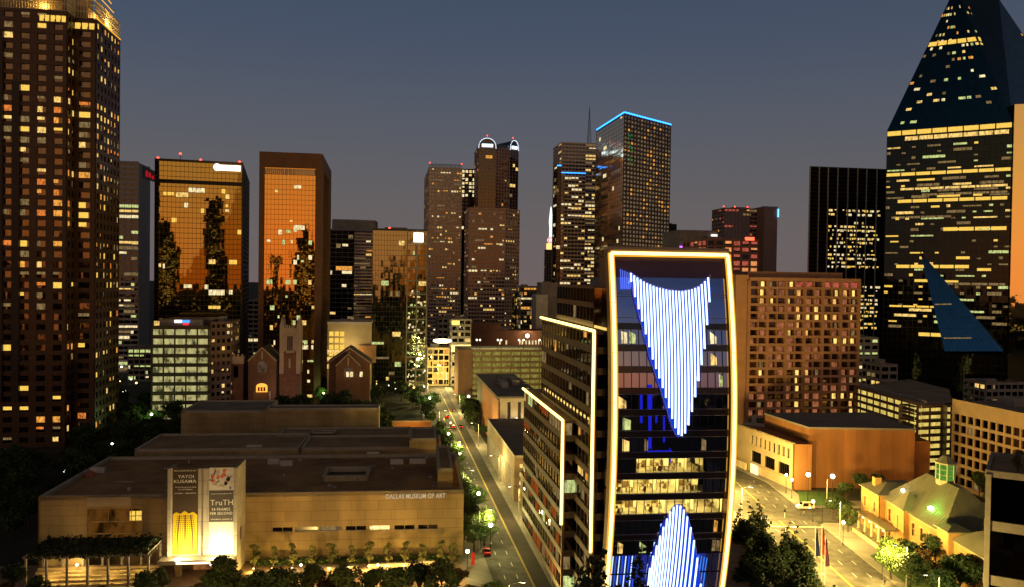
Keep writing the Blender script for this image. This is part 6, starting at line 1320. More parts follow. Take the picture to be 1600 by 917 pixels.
def sample_quad(n, pts, mind=6.0):
    out_ = []; tries = 0; (x0, y0), (x1, y1), (x2, y2), (x3, y3) = pts
    while len(out_) < n and tries < n*40:
        tries += 1; u, v = random.random(), random.random(); px = (x0*(1-u)+x1*u)*(1-v)+(x3*(1-u)+x2*u)*v; py = (y0*(1-u)+y1*u)*(1-v)+(y3*(1-u)+y2*u)*v
        p = Wz(px, py, 0)
        if all((p.x-q.x)**2+(p.y-q.y)**2 > mind**2 for q in out_): out_.append(p)
    return out_
G1 = 'dark trees of the park block left of the museum'
for p in sample_quad(44, [(150, 655), (285, 655), (250, 735), (60, 800)], 7.5): plant(random.choice(DARKT[:4]), p.x, p.y, 'dark leafy tree in the park block left of the museum roof', G1, random.uniform(.8, 1.2))
for p in sample_quad(18, [(-10, 720), (60, 720), (40, 860), (-60, 860)], 7.5): plant(random.choice(DARKT[:4]), p.x, p.y, 'almost black tree at the far left edge beyond the museum corner', 'near-black trees at the far left edge', random.uniform(.8, 1.2))
for p in sample_quad(18, [(0, 632), (300, 620), (300, 655), (0, 700)], 9): plant(random.choice(DARKT[:4]), p.x, p.y, 'dark leafy tree at the foot of the granite skyscraper', 'trees at the foot of the granite skyscraper', random.uniform(.8, 1.2))
for p in sample_quad(20, [(350, 662), (600, 664), (602, 678), (350, 676)], 6): 388 < proj(p)[0] < 428 or plant(random.choice(DARKT[:4]), p.x, p.y, 'dark leafy tree between the church and the museum back wing', 'dark trees between church and museum', random.uniform(1.2, 1.6))
for p in sample_quad(14, [(425, 676), (598, 676), (600, 702), (425, 702)], 6): plant(random.choice(DARKT[:4]), p.x, p.y, 'dark leafy tree right behind the museum back wing', 'dark trees behind the museum back wing', random.uniform(1.3, 1.6))
for p in sample_quad(16, [(480, 618), (655, 624), (655, 642), (480, 634)], 8): plant(random.choice(DARKT[:4]), p.x, p.y, 'dark leafy tree before the church hall and green tower', 'dark trees before the green glass tower', random.uniform(.9, 1.2))
for p in sample_quad(7, [(290, 692), (330, 692), (330, 700), (290, 700)], 3.5)+sample_quad(6, [(365, 690), (412, 690), (412, 700), (365, 700)], 4): plant(random.choice(DARKT[:4]), p.x, p.y, 'dark courtyard tree before the pale museum back wing', 'courtyard trees behind the museum roof', random.uniform(.95, 1.15))
for p in sample_quad(7, [(594, 690), (612, 690), (612, 705), (594, 705)], 3.5): plant(random.choice(DARKT[:2]), p.x, p.y, 'dark tree beside the orange-lit yard wall', 'trees beside the orange-lit yard', random.uniform(.9, 1.1))
for p in sample_quad(5, [(515, 702), (570, 702), (570, 708), (515, 708)], 2.5): plant(DARKT[3], p.x, p.y, 'tree crown filling the sunken roof courtyard of the museum', 'trees in the museum roof courtyard', .9, z=zM-8)
for p in sample_quad(26, [(1376, 578), (1600, 590), (1600, 640), (1440, 612)], 11): plant(random.choice(DARKT[:4]), p.x, p.y, 'dark tree in the distant park strip below the faceted skyscraper', 'trees below the faceted skyscraper', random.uniform(.9, 1.3))
for p in sample_quad(12, [(720, 640), (748, 640), (760, 690), (728, 665)], 5): plant(random.choice(DARKT[:4]), p.x, p.y, 'dark street tree on the right pavement near the white-panelled building', 'street trees near the white-panelled building', random.uniform(.75, 1.0))
for p in sample_quad(10, [(628, 630), (672, 622), (690, 650), (676, 668)], 6): plant(random.choice(DARKT[:4]), p.x, p.y, 'street tree on the left kerb short of the traffic lights', 'street trees short of the traffic lights', random.uniform(.7, .95))
for p in sample_quad(6, [(640, 585), (668, 585), (668, 615), (640, 612)], 8): plant(random.choice(DARKT[:4]), p.x, p.y, 'far street tree at the foot of the green glass tower', 'far street trees at the green glass tower', random.uniform(.7, .95))
# trees along the left kerb
kt = [(38, 'nearest'), (48, 'second'), (58, 'third'), (67, 'fourth'), (77, 'fifth'), (88, 'sixth'), (98, 'seventh'), (110, 'eighth'), (140, 'ninth'), (152, 'tenth'), (164, 'eleventh')]
for i, (s, o_) in enumerate(kt):
    q = S(s-4, -12.6+random.uniform(-.6, .6)); plant(FINE[i % 2], q.x, q.y, o_+' leafy tree along the left kerb of the street beside the museum', 'trees along the left kerb', random.uniform(1.1, 1.35))
q = S(14, -12); plant(FINE[0], q.x, q.y, 'bright green lamp-lit tree over the parked red car near the museum corner', None, 1.05)
q = S(24, -13.5); plant(FINE[1], q.x, q.y, 'tree behind the bright green lamp-lit one at the museum corner', None, .95)
for i, s in enumerate((-46, -36, -27, -17, -8, 2, 12, 21, 31)):
    q = S(s, 6.9); plant(FINE[(i+1) % 2], q.x, q.y, ['nearest', 'second', 'third', 'fourth', 'fifth', 'sixth', 'seventh', 'eighth', 'ninth'][i]+' small pavement tree along the slitted stone podium', 'pavement trees along the podium', random.uniform(.55, .7))
# row of uplit trees against the museum front
sl = [398, 427, 458, 487, 518, 548, 577, 606, 632, 660, 688, 706]
for i, px in enumerate(sl):
    p = Wz(px, 889-(px-400)*.018); o = plant(SLIM[i % 2], p.x, p.y, ['first', 'second', 'third', 'fourth', 'fifth', 'sixth', 'seventh', 'eighth', 'ninth', 'tenth', 'eleventh', 'twelfth'][i]+' small uplit tree from the left along the museum front wall', 'uplit trees along the museum front', 1.2)
    if i < 11:
        mb = MB(); mb.lathe([(.12, 0), (.2, .25), (.16, .35)], (0, 0, 0), 8); t = thing('ground_spotlight', 'ground spotlight at the foot of the '+['first', 'second', 'third', 'fourth', 'fifth', 'sixth', 'seventh', 'eighth', 'ninth', 'tenth', 'eleventh'][i]+' small museum tree from the left', 'spotlight', (p.x, p.y-.9, .1), 'ground spotlights under the museum trees')
        mb.v = [v+t.location for v in mb.v]; part('housing', mb, DARKM, t); mb = MB(); mb.lathe([(.05, 0), (.24, .05), (.2, .2), (.05, .25)], t.location+Vector((0, 0, .36)), 8); part('lens', mb, emit('uplight', (1, .8, .35), 6) if i == 0 else bpy.data.materials['uplight'], t)
        plight(t, t.location+Vector((0, -1.5, .7)), 800, (1, .66, .14), .25)
# hedge behind the uplit trees
mb = MB(); hr_ = random.Random(3); a = Wz(392, 888); b = Wz(712, 880)
for k in range(3500):
    f = hr_.random(); c = a+(b-a)*f+Vector((hr_.gauss(0, .5), hr_.uniform(1.2, 2.6), hr_.uniform(.1, 1.8))); u = Vector((hr_.gauss(0, 1), hr_.gauss(0, 1), hr_.gauss(0, 1))).normalized()*.26; v = u.cross(Vector((hr_.gauss(0, 1), hr_.gauss(0, 1), 1))).normalized()*.2; mb.quad(c-u, c-v, c+u, c+v)
o = mk('hedge', mb, LEAVES[0]); tag(o, 'long dark clipped hedge running behind the uplit trees against the museum wall', 'hedge')
# foreground trees along the bottom edge
fg = [(350, 917, 0, 1.25), (335, 930, 1, 1.1), (395, 925, 1, 1.05), (425, 905, 2, 1.0), (440, 935, 1, 1.3), (478, 925, 0, 1.1), (505, 915, 2, 1.0), (530, 905, 2, .95), (545, 935, 0, 1.25), (585, 915, 1, 1.0), (615, 905, 2, 1.0), (622, 935, 1, 1.35), (655, 915, 1, 1.15), (690, 925, 0, 1.2), (712, 905, 2, 1.1), (735, 930, 2, .95), (770, 925, 1, .8), (20, 905, 1, .9), (8, 935, 2, 1.0), (60, 925, 0, .8), (95, 935, 1, .8), (160, 935, 2, .9), (225, 925, 1, 1.0), (250, 905, 0, .7), (300, 935, 2, 1.0)]
for i, (px, py, k, s) in enumerate(fg):
    p = Wz(px, py+26); kind = ['green', 'dark green', 'russet'][k]
    plant(FINE[k], p.x, p.y, kind+' tree, '+ORD[sorted(range(len(fg)), key=lambda j: fg[j][0]).index(i)]+' from the left along the bottom of the picture', 'foreground trees on the museum forecourt', s)
# tall conifers between framed building and avenue
cf = [(1158, 782, 0, 1.0), (1170, 778, 0, 1.05), (1185, 775, 0, 1.0), (1196, 800, 0, 1.0), (1207, 826, 0, 1.0), (1223, 822, 0, .95), (1234, 812, 0, .85), (1246, 818, 0, .9), (1258, 838, 1, 1.0), (1268, 862, 1, .9), (1176, 826, 0, 1.0), (1165, 850, 1, 1.1), (1215, 858, 0, .9), (1240, 868, 0, .9), (1192, 866, 0, 1.0), (1275, 890, 1, .8), (1225, 890, 0, .8)]
for i, (px, py, k, s) in enumerate(cf):
    p = Wz(px, py, (20, 16)[k]*s); plant(CONF[k], p.x, p.y, ORD[sorted(range(len(cf)), key=lambda j: cf[j][0]).index(i)]+' tall dark conifer from the left beside the light-framed building', 'tall conifers beside the light-framed building', s)
# small tree in front of the lit sails and by the wing foot
for i, (px, py, Y, s, lb) in enumerate([(1003, 860, 128, .82, 'slender conifer standing in front of the blue-lit atrium'), (940, 870, 128, .9, 'dark tree with blue glints at the left foot of the light-framed building'), (920, 880, 130, .7, 'smaller dark tree beside the blue-glinting one'), (896, 905, 140, .6, 'low dark tree next to the bent light strip foot')]):
    p = W(px, py, Y); h_ = p.z; sc_ = h_/19.0 if i == 0 else h_/15.0; plant(CONF[0] if i == 0 else CONF[1], p.x, p.y, lb, None, max(.5, sc_))
# trees around mansion and avenue
for i, (px, py, k, s, lb) in enumerate([(1310, 800, 1, 1.0, 'dark round tree left of the mansion porch'), (1325, 815, 0, .9, 'second dark tree left of the mansion porch'), (1300, 795, 1, .8, 'small dark tree at the side street corner'), (1322, 772, 1, .95, 'dark tree in front of the concert hall wall'), (1345, 760, 1, 1.0, 'dark tree between concert hall and mansion'), (1372, 755, 1, .9, 'dark tree behind the mansion chimney'), (1530, 760, 1, 1.1, 'dark tree below the beige gridded building'), (1555, 790, 0, 1.1, 'dark tree right of the mansion roof'),
        (1405, 905, 0, 1.05, 'green lamp-lit tree by the avenue kerb at the bottom right'), (1432, 915, 0, 1.1, 'second green lamp-lit tree by the avenue kerb'), (1420, 880, 1, 1.1, 'large dark tree hiding the mansion front'), (1445, 895, 2, 1.2, 'russet tree in front of the mansion front'), (1462, 880, 1, 1.25, 'tall dark tree before the mansion middle'), (1480, 905, 2, 1.25, 'russet tree right of the tall dark one'), (1500, 915, 1, 1.3, 'dark tree before the mansion right wing'), (1522, 930, 1, 1.3, 'dark tree beside the pale corner column'), (1470, 935, 1, 1.1, 'dark tree at the bottom edge by the cobra-head lamp'), (1540, 905, 2, 1.1, 'russet tree near the dark corner building')]):
    p = Wz(px, py+16); plant(FINE[k], max(p.x, 98.6) if px > 1280 else p.x, p.y, lb, None, s)
for i in range(9):
    plant(SLIM[i % 2], bushes_near.x-10+i*2.6, bushes_near.y+4-i*1.3, 'rooftop shrub on the dark corner building', 'rooftop shrubs on the corner building', 1.0, z=near_z-.5, cat='shrub')
# lawn patches
LAWN = pbr('lawn_grass', (.05, .10, .025), .9, .35, .6)
mb = MB(); mb.prism([(98.5, 269), (118, 270), (118, 287), (104, 287)], 0, .17); struct('lawn', mb, LAWN)
mb = MB(); mb.prism([(99.5, 180), (110, 180), (110, 224), (105, 224), (100, 220)], 0, .17); struct('lawn', mb, LAWN)

# ================================================================ STREET LAMPS
def lamp_globe(h=6.0):
    t = thing('street_lamp', '', 'street lamp'); mb = MB(); mb.lathe([(.22, 0), (.2, .4), (.09, .6), (.07, h)], (0, 0, 0), 8); part('post', mb, DARKM, t)
    mb = MB(); mb.lathe([(.1, 0), (.42, .2), (.48, .5), (.34, .85), (.05, 1.0)], (0, 0, h), 10); part('globe', mb, emit('street_globe', (1, .86, .5), 14), t, smooth=True)
    mb = MB(); mb.lathe([(.3, 0), (.3, .08), (.05, .3)], (0, 0, h+.95), 8); part('cap', mb, DARKM, t); return t
def lamp_cobra(h=10.5, col=(1, .85, .5)):
    t = thing('street_lamp', '', 'street lamp'); mb = MB(); mb.tube([(0, 0, 0), (0, 0, h)], [.16, .09], 8); part('post', mb, pbr('galvanised', (.55, .52, .45), .4, .1, 1, .5) if 'galvanised' not in bpy.data.materials else bpy.data.materials['galvanised'], t)
    mb = MB(); mb.tube([(0, 0, h-.1), (-1.2, 0, h+.4), (-2.8, 0, h+.5)], .06, 6); part('arm', mb, DARKM, t)
    mb = MB(); mb.obox((-3.5, -.18, h+.42), (.9, 0, 0), (0, .36, 0), (0, 0, .2)); part('lamp_head', mb, DARKM, t)
    mb = MB(); mb.obox((-3.4, -.15, h+.34), (.7, 0, 0), (0, .3, 0), (0, 0, .07)); part('lens', mb, bpy.data.materials['street_globe'] if 'street_globe' in bpy.data.materials else emit('street_globe', (1, .86, .5), 14), t); return t
LG = lamp_globe(); LC = lamp_cobra(); lg_used = [False, False]
def put_lamp(kind, x, y, label, group, en=5000, col=(1, .80, .36), rot=0, sc_=1.0):
    src = (LG, LC)[kind]
    if not lg_used[kind]: lg_used[kind] = True; KIDS.setdefault(src.name, list(src.children)); o = src; o.location = (x, y, .1); o.rotation_euler = (0, 0, rot); o['label'] = label; o.scale = (sc_,)*3
    else: o = dup(src, (x, y, .1), rot, label, None, sc_)
    if group: o['group'] = group
    if en:
        l = bpy.data.lights.new('lamp_light', 'POINT'); l.energy = en; l.color = col; l.shadow_soft_size = .5; q = bpy.data.objects.new('lamp_light', l); COL.objects.link(q); q.parent = o
        q.location = (-3.0, 0, 9.6) if kind == 1 else (-.0, -1.0, 7.6)
    return o
YL = (1, .68, .16)
av = [(1166, 727, 0, 'globe lamp at the concert hall entrance by the avenue'), (1184, 735, 0, 'second globe lamp along the concert hall entrance'), (1228, 770, 0, 'globe lamp on the avenue kerb before the lawn'), (1237, 778, 0, 'globe lamp at the lawn corner of the avenue'), (1270, 815, 0, 'globe lamp at the side street corner'), (1317, 851, 0, 'globe lamp on the kerb opposite the porch'), (1378, 905, 0, 'globe lamp on the kerb at the bottom of the avenue')]
for px, py, k, lb in av:
    p = Wz(px, py); put_lamp(0, p.x, p.y, lb, 'globe lamps along the avenue', 5500, YL)
for i, (px, py, lb) in enumerate([(1262, 787, 'tall twin-head lamp on the lawn left of the other one'), (1300, 790, 'tall lamp beside the bare flagpole on the lawn')]):
    p = Wz(px, py); put_lamp(0, p.x, p.y, lb, 'tall lamps on the lawn', 2500, YL, sc_=1.55)
for i, (x, y, en) in enumerate([(73, 166, 60000), (73, 210, 75000), (73, 250, 80000), (73, 285, 95000), (98.2, 196, 34000), (98.2, 236, 16000)]):
    put_lamp(1, x, y, ['nearest', 'second', 'third', 'farthest', 'nearest right-hand', 'second right-hand'][i]+' cobra-head lamp along the avenue kerb', 'cobra-head lamps along the avenue', en, YL, math.pi if i < 4 else 0)
p = Wz(1466, 975); put_lamp(1, p.x, p.y, 'grey cobra-head lamp standing before the bottom right trees', None, 3500, (.8, 1, .45))
for i, (x, y) in enumerate([(122, 251), (160, 251), (200, 252)]): put_lamp(1, x, y, ['first', 'second', 'third'][i]+' orange lamp along the side street behind the mansion', 'orange side street lamps', 9000, (1, .42, .07), -math.pi/2)
for i, (s, en) in enumerate([(-38, 9500), (-10, 9500), (16, 9000), (40, 9000), (62, 9500), (84, 10000), (110, 12000), (150, 14000), (185, 16000), (240, 22000), (290, 24000), (340, 24000)]):
    t_ = -10.3 if i % 2 == 0 else 4.9; q = S(s, t_); put_lamp(1, q.x, q.y, ['first', 'second', 'third', 'fourth', 'fifth', 'sixth', 'seventh', 'eighth', 'ninth', 'tenth', 'eleventh', 'twelfth'][i]+' street lamp away from the viewer along the street beside the museum', 'lamps along the street beside the museum', en, (.98, .78, .26), (math.pi+TH) if i % 2 == 0 else TH)
for i, (px, py, en, col) in enumerate([(757, 852, 420, (.75, 1, .3)), (740, 800, 700, (.85, 1, .3)), (712, 733, 800, (.9, 1, .35)), (696, 700, 800, (.9, 1, .35)), (1392, 905, 250, (.6, 1, .3)), (240, 668, 900, (.6, 1, .3)), (505, 632, 800, (.5, 1, .3)), (668, 640, 900, (.8, 1, .4))]):
    p = Wz(px, py); plant(LITT[i % 2], p.x, p.y, 'lamp-lit tree '+['over the red car by the museum corner', 'second along the kerb beside the museum', 'third along the kerb beside the museum', 'round and bright beside the orange-lit yard', 'bright green at the bottom of the avenue', 'glowing green left of the museum wing', 'glowing green below the church hall', 'glowing green at the far crossing'][i], None, 1.0); put_lamp(0, p.x+1.8, p.y-6.4, 'globe lamp glowing against %s' % ['the bright tree over the red car', 'the second bright kerb tree', 'the third bright kerb tree', 'the round tree by the yard', 'the green trees at the bottom right', 'the green-lit tree left of the museum wing', 'the green-lit tree below the church hall', 'the tree at the far crossing'][i], 'globe lamps inside lit trees', en*2.2, col, sc_=1.2)
# forecourt amber lamps that light the museum front (in front of the foreground trees)
for i, px in enumerate((120, 330, 470, 590, 695)):
    p = Wz(px, 907); put_lamp(0, p.x, p.y, ['first', 'second', 'third', 'fourth', 'fifth'][i]+' amber street lamp from the left along the road in front of the museum', 'amber lamps in front of the museum', (1000, 1200, 3600, 4300, 4500)[i], (1, .62, .20), 0, .6)
for i, px in enumerate((300, 560)):  # lamps added out of view to brighten the foreground trees
    p = Wz(px, 1030); put_lamp(1, p.x, p.y, ['left', 'right'][i]+' added amber fill lamp beyond the bottom edge before the museum', None, 9000, (1, .58, .16), -math.pi/2)
q = S(2, -17.2); pl = Vector((q.x+2.5, q.y-6)); put_lamp(0, pl.x, pl.y, 'globe lamp by the right corner of the museum front', None, 900, (.8, 1, .25))

# distant small lamps
def small_light(px, py, col, st, r_, label, group, h=5, Y=None, cat='lamp'):
    p = Wz(px, py) if Y is None else W(px, py, Y); 
    if Y is None: p = p*1
    t = thing('lamp_post', label, cat, (p.x, p.y, 0), group); z = p.z+h if Y is None else p.z
    mb = MB(); mb.tube([(p.x, p.y, 0), (p.x, p.y, z)], .12, 5); part('post', mb, DARKM, t)
    key = 'far_%d_%d_%d_%d' % (*[int(c*99) for c in col], int(st)); m = bpy.data.materials.get(key) or emit(key, col, st)
    mb = MB(); mb.lathe([(.1, 0), (r_, r_*.5), (r_, r_*1.3), (.1, r_*1.9)], (p.x, p.y, z), 8); part('lamp_head', mb, m, t); return t
WARMC, WHITEC, GREENC, REDC, TEAL = (1, .66, .2), (1, .95, .8), (.4, 1, .4), (1, .03, .02), (.05, .9, .45)
rl_ = random.Random(77)
for i, (px, py, col, r_) in enumerate([(27, 668, WHITEC, .6), (111, 668, WARMC, .7), (150, 678, TEAL, .8), (238, 679, TEAL, .4), (175, 700, WHITEC, .6), (183, 696, WHITEC, .5), (100, 745, WHITEC, .5), (283, 607, REDC, 1.3), (281, 611, REDC, .9), (262, 603, WHITEC, .8), (268, 612, WARMC, .9), (256, 608, WHITEC, .8), (190, 573, WHITEC, 1.0), (213, 574, WHITEC, 1.0), (194, 615, WHITEC, 1.4), (299, 598, WHITEC, .6), (311, 593, WHITEC, .6), (322, 588, WHITEC, .6), (356, 606, WHITEC, .7), (478, 609, WARMC, .9), (486, 608, WARMC, .9), (460, 619, GREENC, .6), (718, 618, REDC, 1.0), (732, 622, WHITEC, 1.1), (704, 583, WHITEC, 1.0), (695, 573, WARMC, 1.6), (685, 576, WARMC, 2.2), (690, 578, WARMC, 1.6), (704, 665, WARMC, .7), (657, 666, WHITEC, .4), (1446, 574, WHITEC, .6), (1458, 574, WHITEC, .6), (1467, 574, WHITEC, .6), (1475, 574, WHITEC, .6), (1480, 564, REDC, .9), (1485, 568, WHITEC, .5), (1518, 563, WARMC, 1.2), (1526, 564, WARMC, 1.2), (1532, 563, WARMC, .9), (1513, 568, WARMC, .9), (1493, 577, WARMC, .9), (1484, 585, REDC, .8), (1490, 588, WHITEC, .6), (1478, 598, WARMC, .7), (1487, 601, WHITEC, .6), (1495, 601, WHITEC, .5), (1517, 598, WHITEC, .5), (1527, 600, WARMC, .7), (1542, 612, (1, .45, .1), 1.2), (1586, 604, (.5, 1, .75), 1.6), (1552, 590, REDC, .6), (1560, 583, REDC, .8), (1567, 582, REDC, .8), (1574, 582, REDC, .8), (1582, 583, REDC, .8), (1440, 557, GREENC, .6), (1420, 565, WHITEC, .4), (1390, 735, WHITEC, .5), (1340, 745, WHITEC, .5)]):
    dcol = {WHITEC: 'white', WARMC: 'warm yellow', TEAL: 'teal', REDC: 'red', GREENC: 'green'}.get(col, 'bright')
    place = 'in the dark park at the left' if px < 250 else 'on the street below the bronze tower' if px < 360 else 'near the church' if px < 500 else 'on the far street' if px < 760 else 'in the park strip below the faceted skyscraper'
    small_light(px, py+9 if Y_ else py, col, 5, r_*.75, 'distant %s lamp %s' % (dcol, place), 'distant %s lamps %s' % (dcol, place), h=4) if (Y_ := 1) else 0
for i in range(16):
    small_light(1510+i*3.6, 574+((i*7) % 3), TEAL if i % 2 else WHITEC, 3, .42, 'tiny green-white string light below the faceted skyscraper', 'string lights below the faceted skyscraper', h=3)
for i in range(26):
    px = rl_.choice([rl_.uniform(186, 350), rl_.uniform(186, 350), rl_.uniform(584, 668)]); small_light(px, rl_.uniform(592, 618), rl_.choice([WHITEC, WARMC]), 4, rl_.uniform(.3, .7), 'small street-level light at the foot of the downtown towers', 'street-level lights at the foot of the towers', h=rl_.uniform(2, 6))

# ================================================================ VEHICLES
TYRE = pbr('tyre', (.02, .02, .02), .8); CGL = mirror('car_glass', (.05, .05, .06), .05, .0)
def car(label, paint, x, y, rot, L=4.6, Wd=1.85, H=1.5, van=False, tl=6, hl=0):
    t = thing('car', label, 'car' if not van else 'van', (0, 0, 0)); h = H
    if van: prof = [(-L/2, .35), (-L/2, .95), (-L/2+.1, h*.94), (-L/2+.3, h), (L*.18, h), (L*.31, h*.62), (L/2-.15, h*.5), (L/2, .8), (L/2, .35)]
    else: prof = [(-L/2, .35), (-L/2, .85), (-L*.40, .95), (-L*.28, h), (L*.05, h), (L*.2, .95), (L/2-.2, .78), (L/2, .6), (L/2, .35)]
    mb = MB(); n = len(prof)
    def sec(xh, ins): return [Vector((xh if z < .9 else xh*(1-ins*(z-.9)/(h-.9+.01)), p, z)) for p, z in prof]
    A_, B_ = sec(-Wd/2, .22), sec(Wd/2, .22); mb.ngon(list(reversed(A_))); mb.ngon(B_)
    for i in range(n): j = (i+1) % n; mb.quad(A_[i], A_[j], B_[j], B_[i])
    part('body', mb, paint, t)
    mb = MB()
    zt = h-.12; zb = .98
    for sx in (-1, 1):
        a = sx*(Wd/2*.985+.01); b = sx*(Wd/2*.83+.01)
        yb0, yb1 = (-L*.42, L*.22) if van else (-L*.34, L*.16); yt0, yt1 = (-L*.40, L*.16) if van else (-L*.27, L*.04)
        mb.quad((a, yb0, zb), (a, yb1, zb), (b, yt1, zt), (b, yt0, zt))
    if van: mb.quad((-Wd*.42, L*.19, h-.03), (Wd*.42, L*.19, h-.03), (Wd*.44, L*.30, h*.64+.02), (-Wd*.44, L*.30, h*.64+.02)); mb.quad((-Wd*.42, -L/2+.03, 1.0), (Wd*.42, -L/2+.03, 1.0), (Wd*.4, -L/2+.09, h*.9), (-Wd*.4, -L/2+.09, h*.9))
    else: mb.quad((-Wd*.38, L*.06, h+.0), (Wd*.38, L*.06, h+.0), (Wd*.45, L*.19, 1.0), (-Wd*.45, L*.19, 1.0)); mb.quad((-Wd*.38, -L*.285, h), (Wd*.38, -L*.285, h), (Wd*.45, -L*.39, 1.0), (-Wd*.45, -L*.39, 1.0))
    part('windows', mb, CGL, t)
    for sx in (-1, 1):
        for yy in (-L*.31, L*.31):
            mb = MB(); mb.tube([(sx*(Wd/2-.2), yy, .33), (sx*(Wd/2+.02), yy, .33)], .33, 12); o = part('wheel', mb, TYRE, t); mb = MB(); mb.tube([(sx*(Wd/2), yy, .33), (sx*(Wd/2+.04), yy, .33)], .19, 8); mk('rim', mb, CONC_L, o)
        mb = MB(); mb.obox((sx*(Wd/2-.3)-.2, -L/2-.02, .68), (.4, 0, 0), (0, .04, 0), (0, 0, .16)); part('tail_light', mb, emit('tail_%d' % tl, (1, .02, .01), tl) if ('tail_%d' % tl) not in bpy.data.materials else bpy.data.materials['tail_%d' % tl], t)
        mb = MB(); mb.obox((sx*(Wd/2-.3)-.2, L/2-.02, .6), (.4, 0, 0), (0, .04, 0), (0, 0, .16)); part('headlight', mb, emit('head_%d' % hl, (1, .95, .8), hl or .3) if ('head_%d' % hl) not in bpy.data.materials else bpy.data.materials['head_%d' % hl], t)
    t.location = (x, y, .02); t.rotation_euler = (0, 0, rot); return t
PW, PR, PD = pbr('car_white', (.7, .68, .6), .3, .04, 1), pbr('car_red', (.42, .02, .015), .25, .05, 1), pbr('car_dark', (.04, .04, .045), .3, .05, 1)
p = Wz(1258, 794); car('white passenger van turning at the avenue corner by the side street', PW, p.x, p.y, R(92), 5.6, 2.0, 2.2, True, 1, 8)
p = Wz(661, 690); car('white car parked in the orange-lit yard behind the museum', PW, p.x, p.y, R(-85), 5.2, 2.2, 1.7, True, 1)
q = S(12.5, -8.6); car('red car parked at the left kerb under the bright green tree', PR, q.x, q.y, TH, tl=1)
for i, (s, t_) in enumerate([(198, -2.2), (199, 1.6), (228, -3), (250, 1.5), (192, -5.2)]): q = S(s, t_); car(['dark car with glowing tail lights waiting left at the far traffic light', 'dark car with glowing tail lights waiting right at the far traffic light', 'dark car crossing beyond the traffic light', 'dark car in the far lane before the glowing shop', 'dark car at the far left kerb lane'][i], PD, q.x, q.y, TH, tl=9)
# red pillar sign and hydrant-like kiosk near corner
p = Wz(739, 883); t = thing('pillar_sign', 'narrow red pillar sign standing on the museum corner pavement', 'sign', (p.x, p.y, 0)); mb = MB(); mb.box(p.x-.45, p.x+.45, p.y-.2, p.y+.2, .3, 3.4); part('panel', mb, pbr('red_panel', (.5, .02, .02), .5), t); mb = MB(); mb.box(p.x-.6, p.x+.6, p.y-.4, p.y+.4, .1, .3); part('base', mb, CONC, t)
# traffic signals
def signal(x, y, rot, col, label, arm=4.0):
    t = thing('traffic_signal', label, 'traffic signal', (0, 0, 0)); mb = MB(); mb.tube([(0, 0, 0), (0, 0, 5.6)], .1, 6); part('post', mb, DARKM, t); mb = MB(); mb.tube([(0, 0, 5.4), (-arm, 0, 5.7)], .07, 5); part('arm', mb, DARKM, t)
    mb = MB(); mb.box(-arm-.2, -arm+.2, -.18, .18, 4.9, 6.2); part('signal_box', mb, pbr('signal_yellow', (.5, .3, .03), .6) if 'signal_yellow' not in bpy.data.materials else bpy.data.materials['signal_yellow'], t)
    mb = MB(); mb.lathe([(.05, -.05), (.26, 0), (.26, .12), (.05, .2)], (0, 0, 0), 8); mb.v = [Vector((v.x-arm, -.2-v.z, v.y+(5.9 if col[0] > .5 else 5.1))) for v in mb.v]; nm = 'sig_%d' % int(col[0]*9); part('signal_lamp', mb, bpy.data.materials.get(nm) or emit(nm, col, 9), t)
    t.location = (x, y, .1); t.rotation_euler = (0, 0, rot)
signal(98, 249, 0, (.1, 1, .4), 'traffic signal arm at the avenue crossing by the white van'); q = S(192, 5); signal(q.x, q.y, TH, (1, .03, .02), 'red traffic signal at the far crossing'); q = S(192, -10.4); signal(q.x, q.y, math.pi+TH, (1, .03, .02), 'second red traffic signal at the far crossing', 3)
# flagpoles with furled flags
FL = [pbr('flag_navy', (.02, .03, .12), .8), pbr('flag_red_white', (.35, .05, .05), .8, .7, 3), pbr('flag_blue_red', (.12, .04, .08), .8, .7, 3)]
for i, (px, py, fz) in enumerate([(1274.5, 822, 0), (1284.5, 820, 1), (1289.5, 838, 2)]):
    tp = W(px, py, 188); t = thing('flagpole', ['left white flagpole with a furled navy flag beside the avenue', 'middle white flagpole with a furled red and white flag', 'right white flagpole with a furled blue and red flag'][i], 'flagpole', (tp.x, tp.y, 0)); mb = MB(); mb.tube([(tp.x, tp.y, 0), (tp.x, tp.y, tp.z)], [.13, .06], 8); part('pole', mb, WHITE_P, t)
    mb = MB(); mb.lathe([(.02, 0), (.14, .1), (.14, .2), (.02, .3)], (tp.x, tp.y, tp.z), 8); part('finial', mb, L_GOLD, t)
    mb = MB(); rf_ = random.Random(i); pts = []
    for k in range(9): z = tp.z-.6-k*.8; w_ = .2+.1*k+rf_.uniform(0, .15); pts.append((w_, z))
    for (wa, za), (wb, zb) in zip(pts, pts[1:]):
        for q in range(4):
            f0, f1 = q/4, (q+1)/4; o0, o1 = (.15 if q % 2 else -.15), (-.15 if q % 2 else .15); mb.quad((tp.x+.08+wa*f0, tp.y+o0, za), (tp.x+.08+wa*f1, tp.y+o1, za), (tp.x+.08+wb*f1, tp.y+o1, zb), (tp.x+.08+wb*f0, tp.y+o0, zb))
    part('flag', mb, FL[i], t)
p = Wz(1301, 790); t = thing('flagpole', 'bare pale pole standing on the lawn beside the concert hall', 'pole', (p.x-2, p.y, 0)); mb = MB(); mb.tube([(p.x-2, p.y, 0), (p.x-2, p.y, 9)], .12, 8); part('pole', mb, WHITE_P, t)
p = Wz(1466, 975)
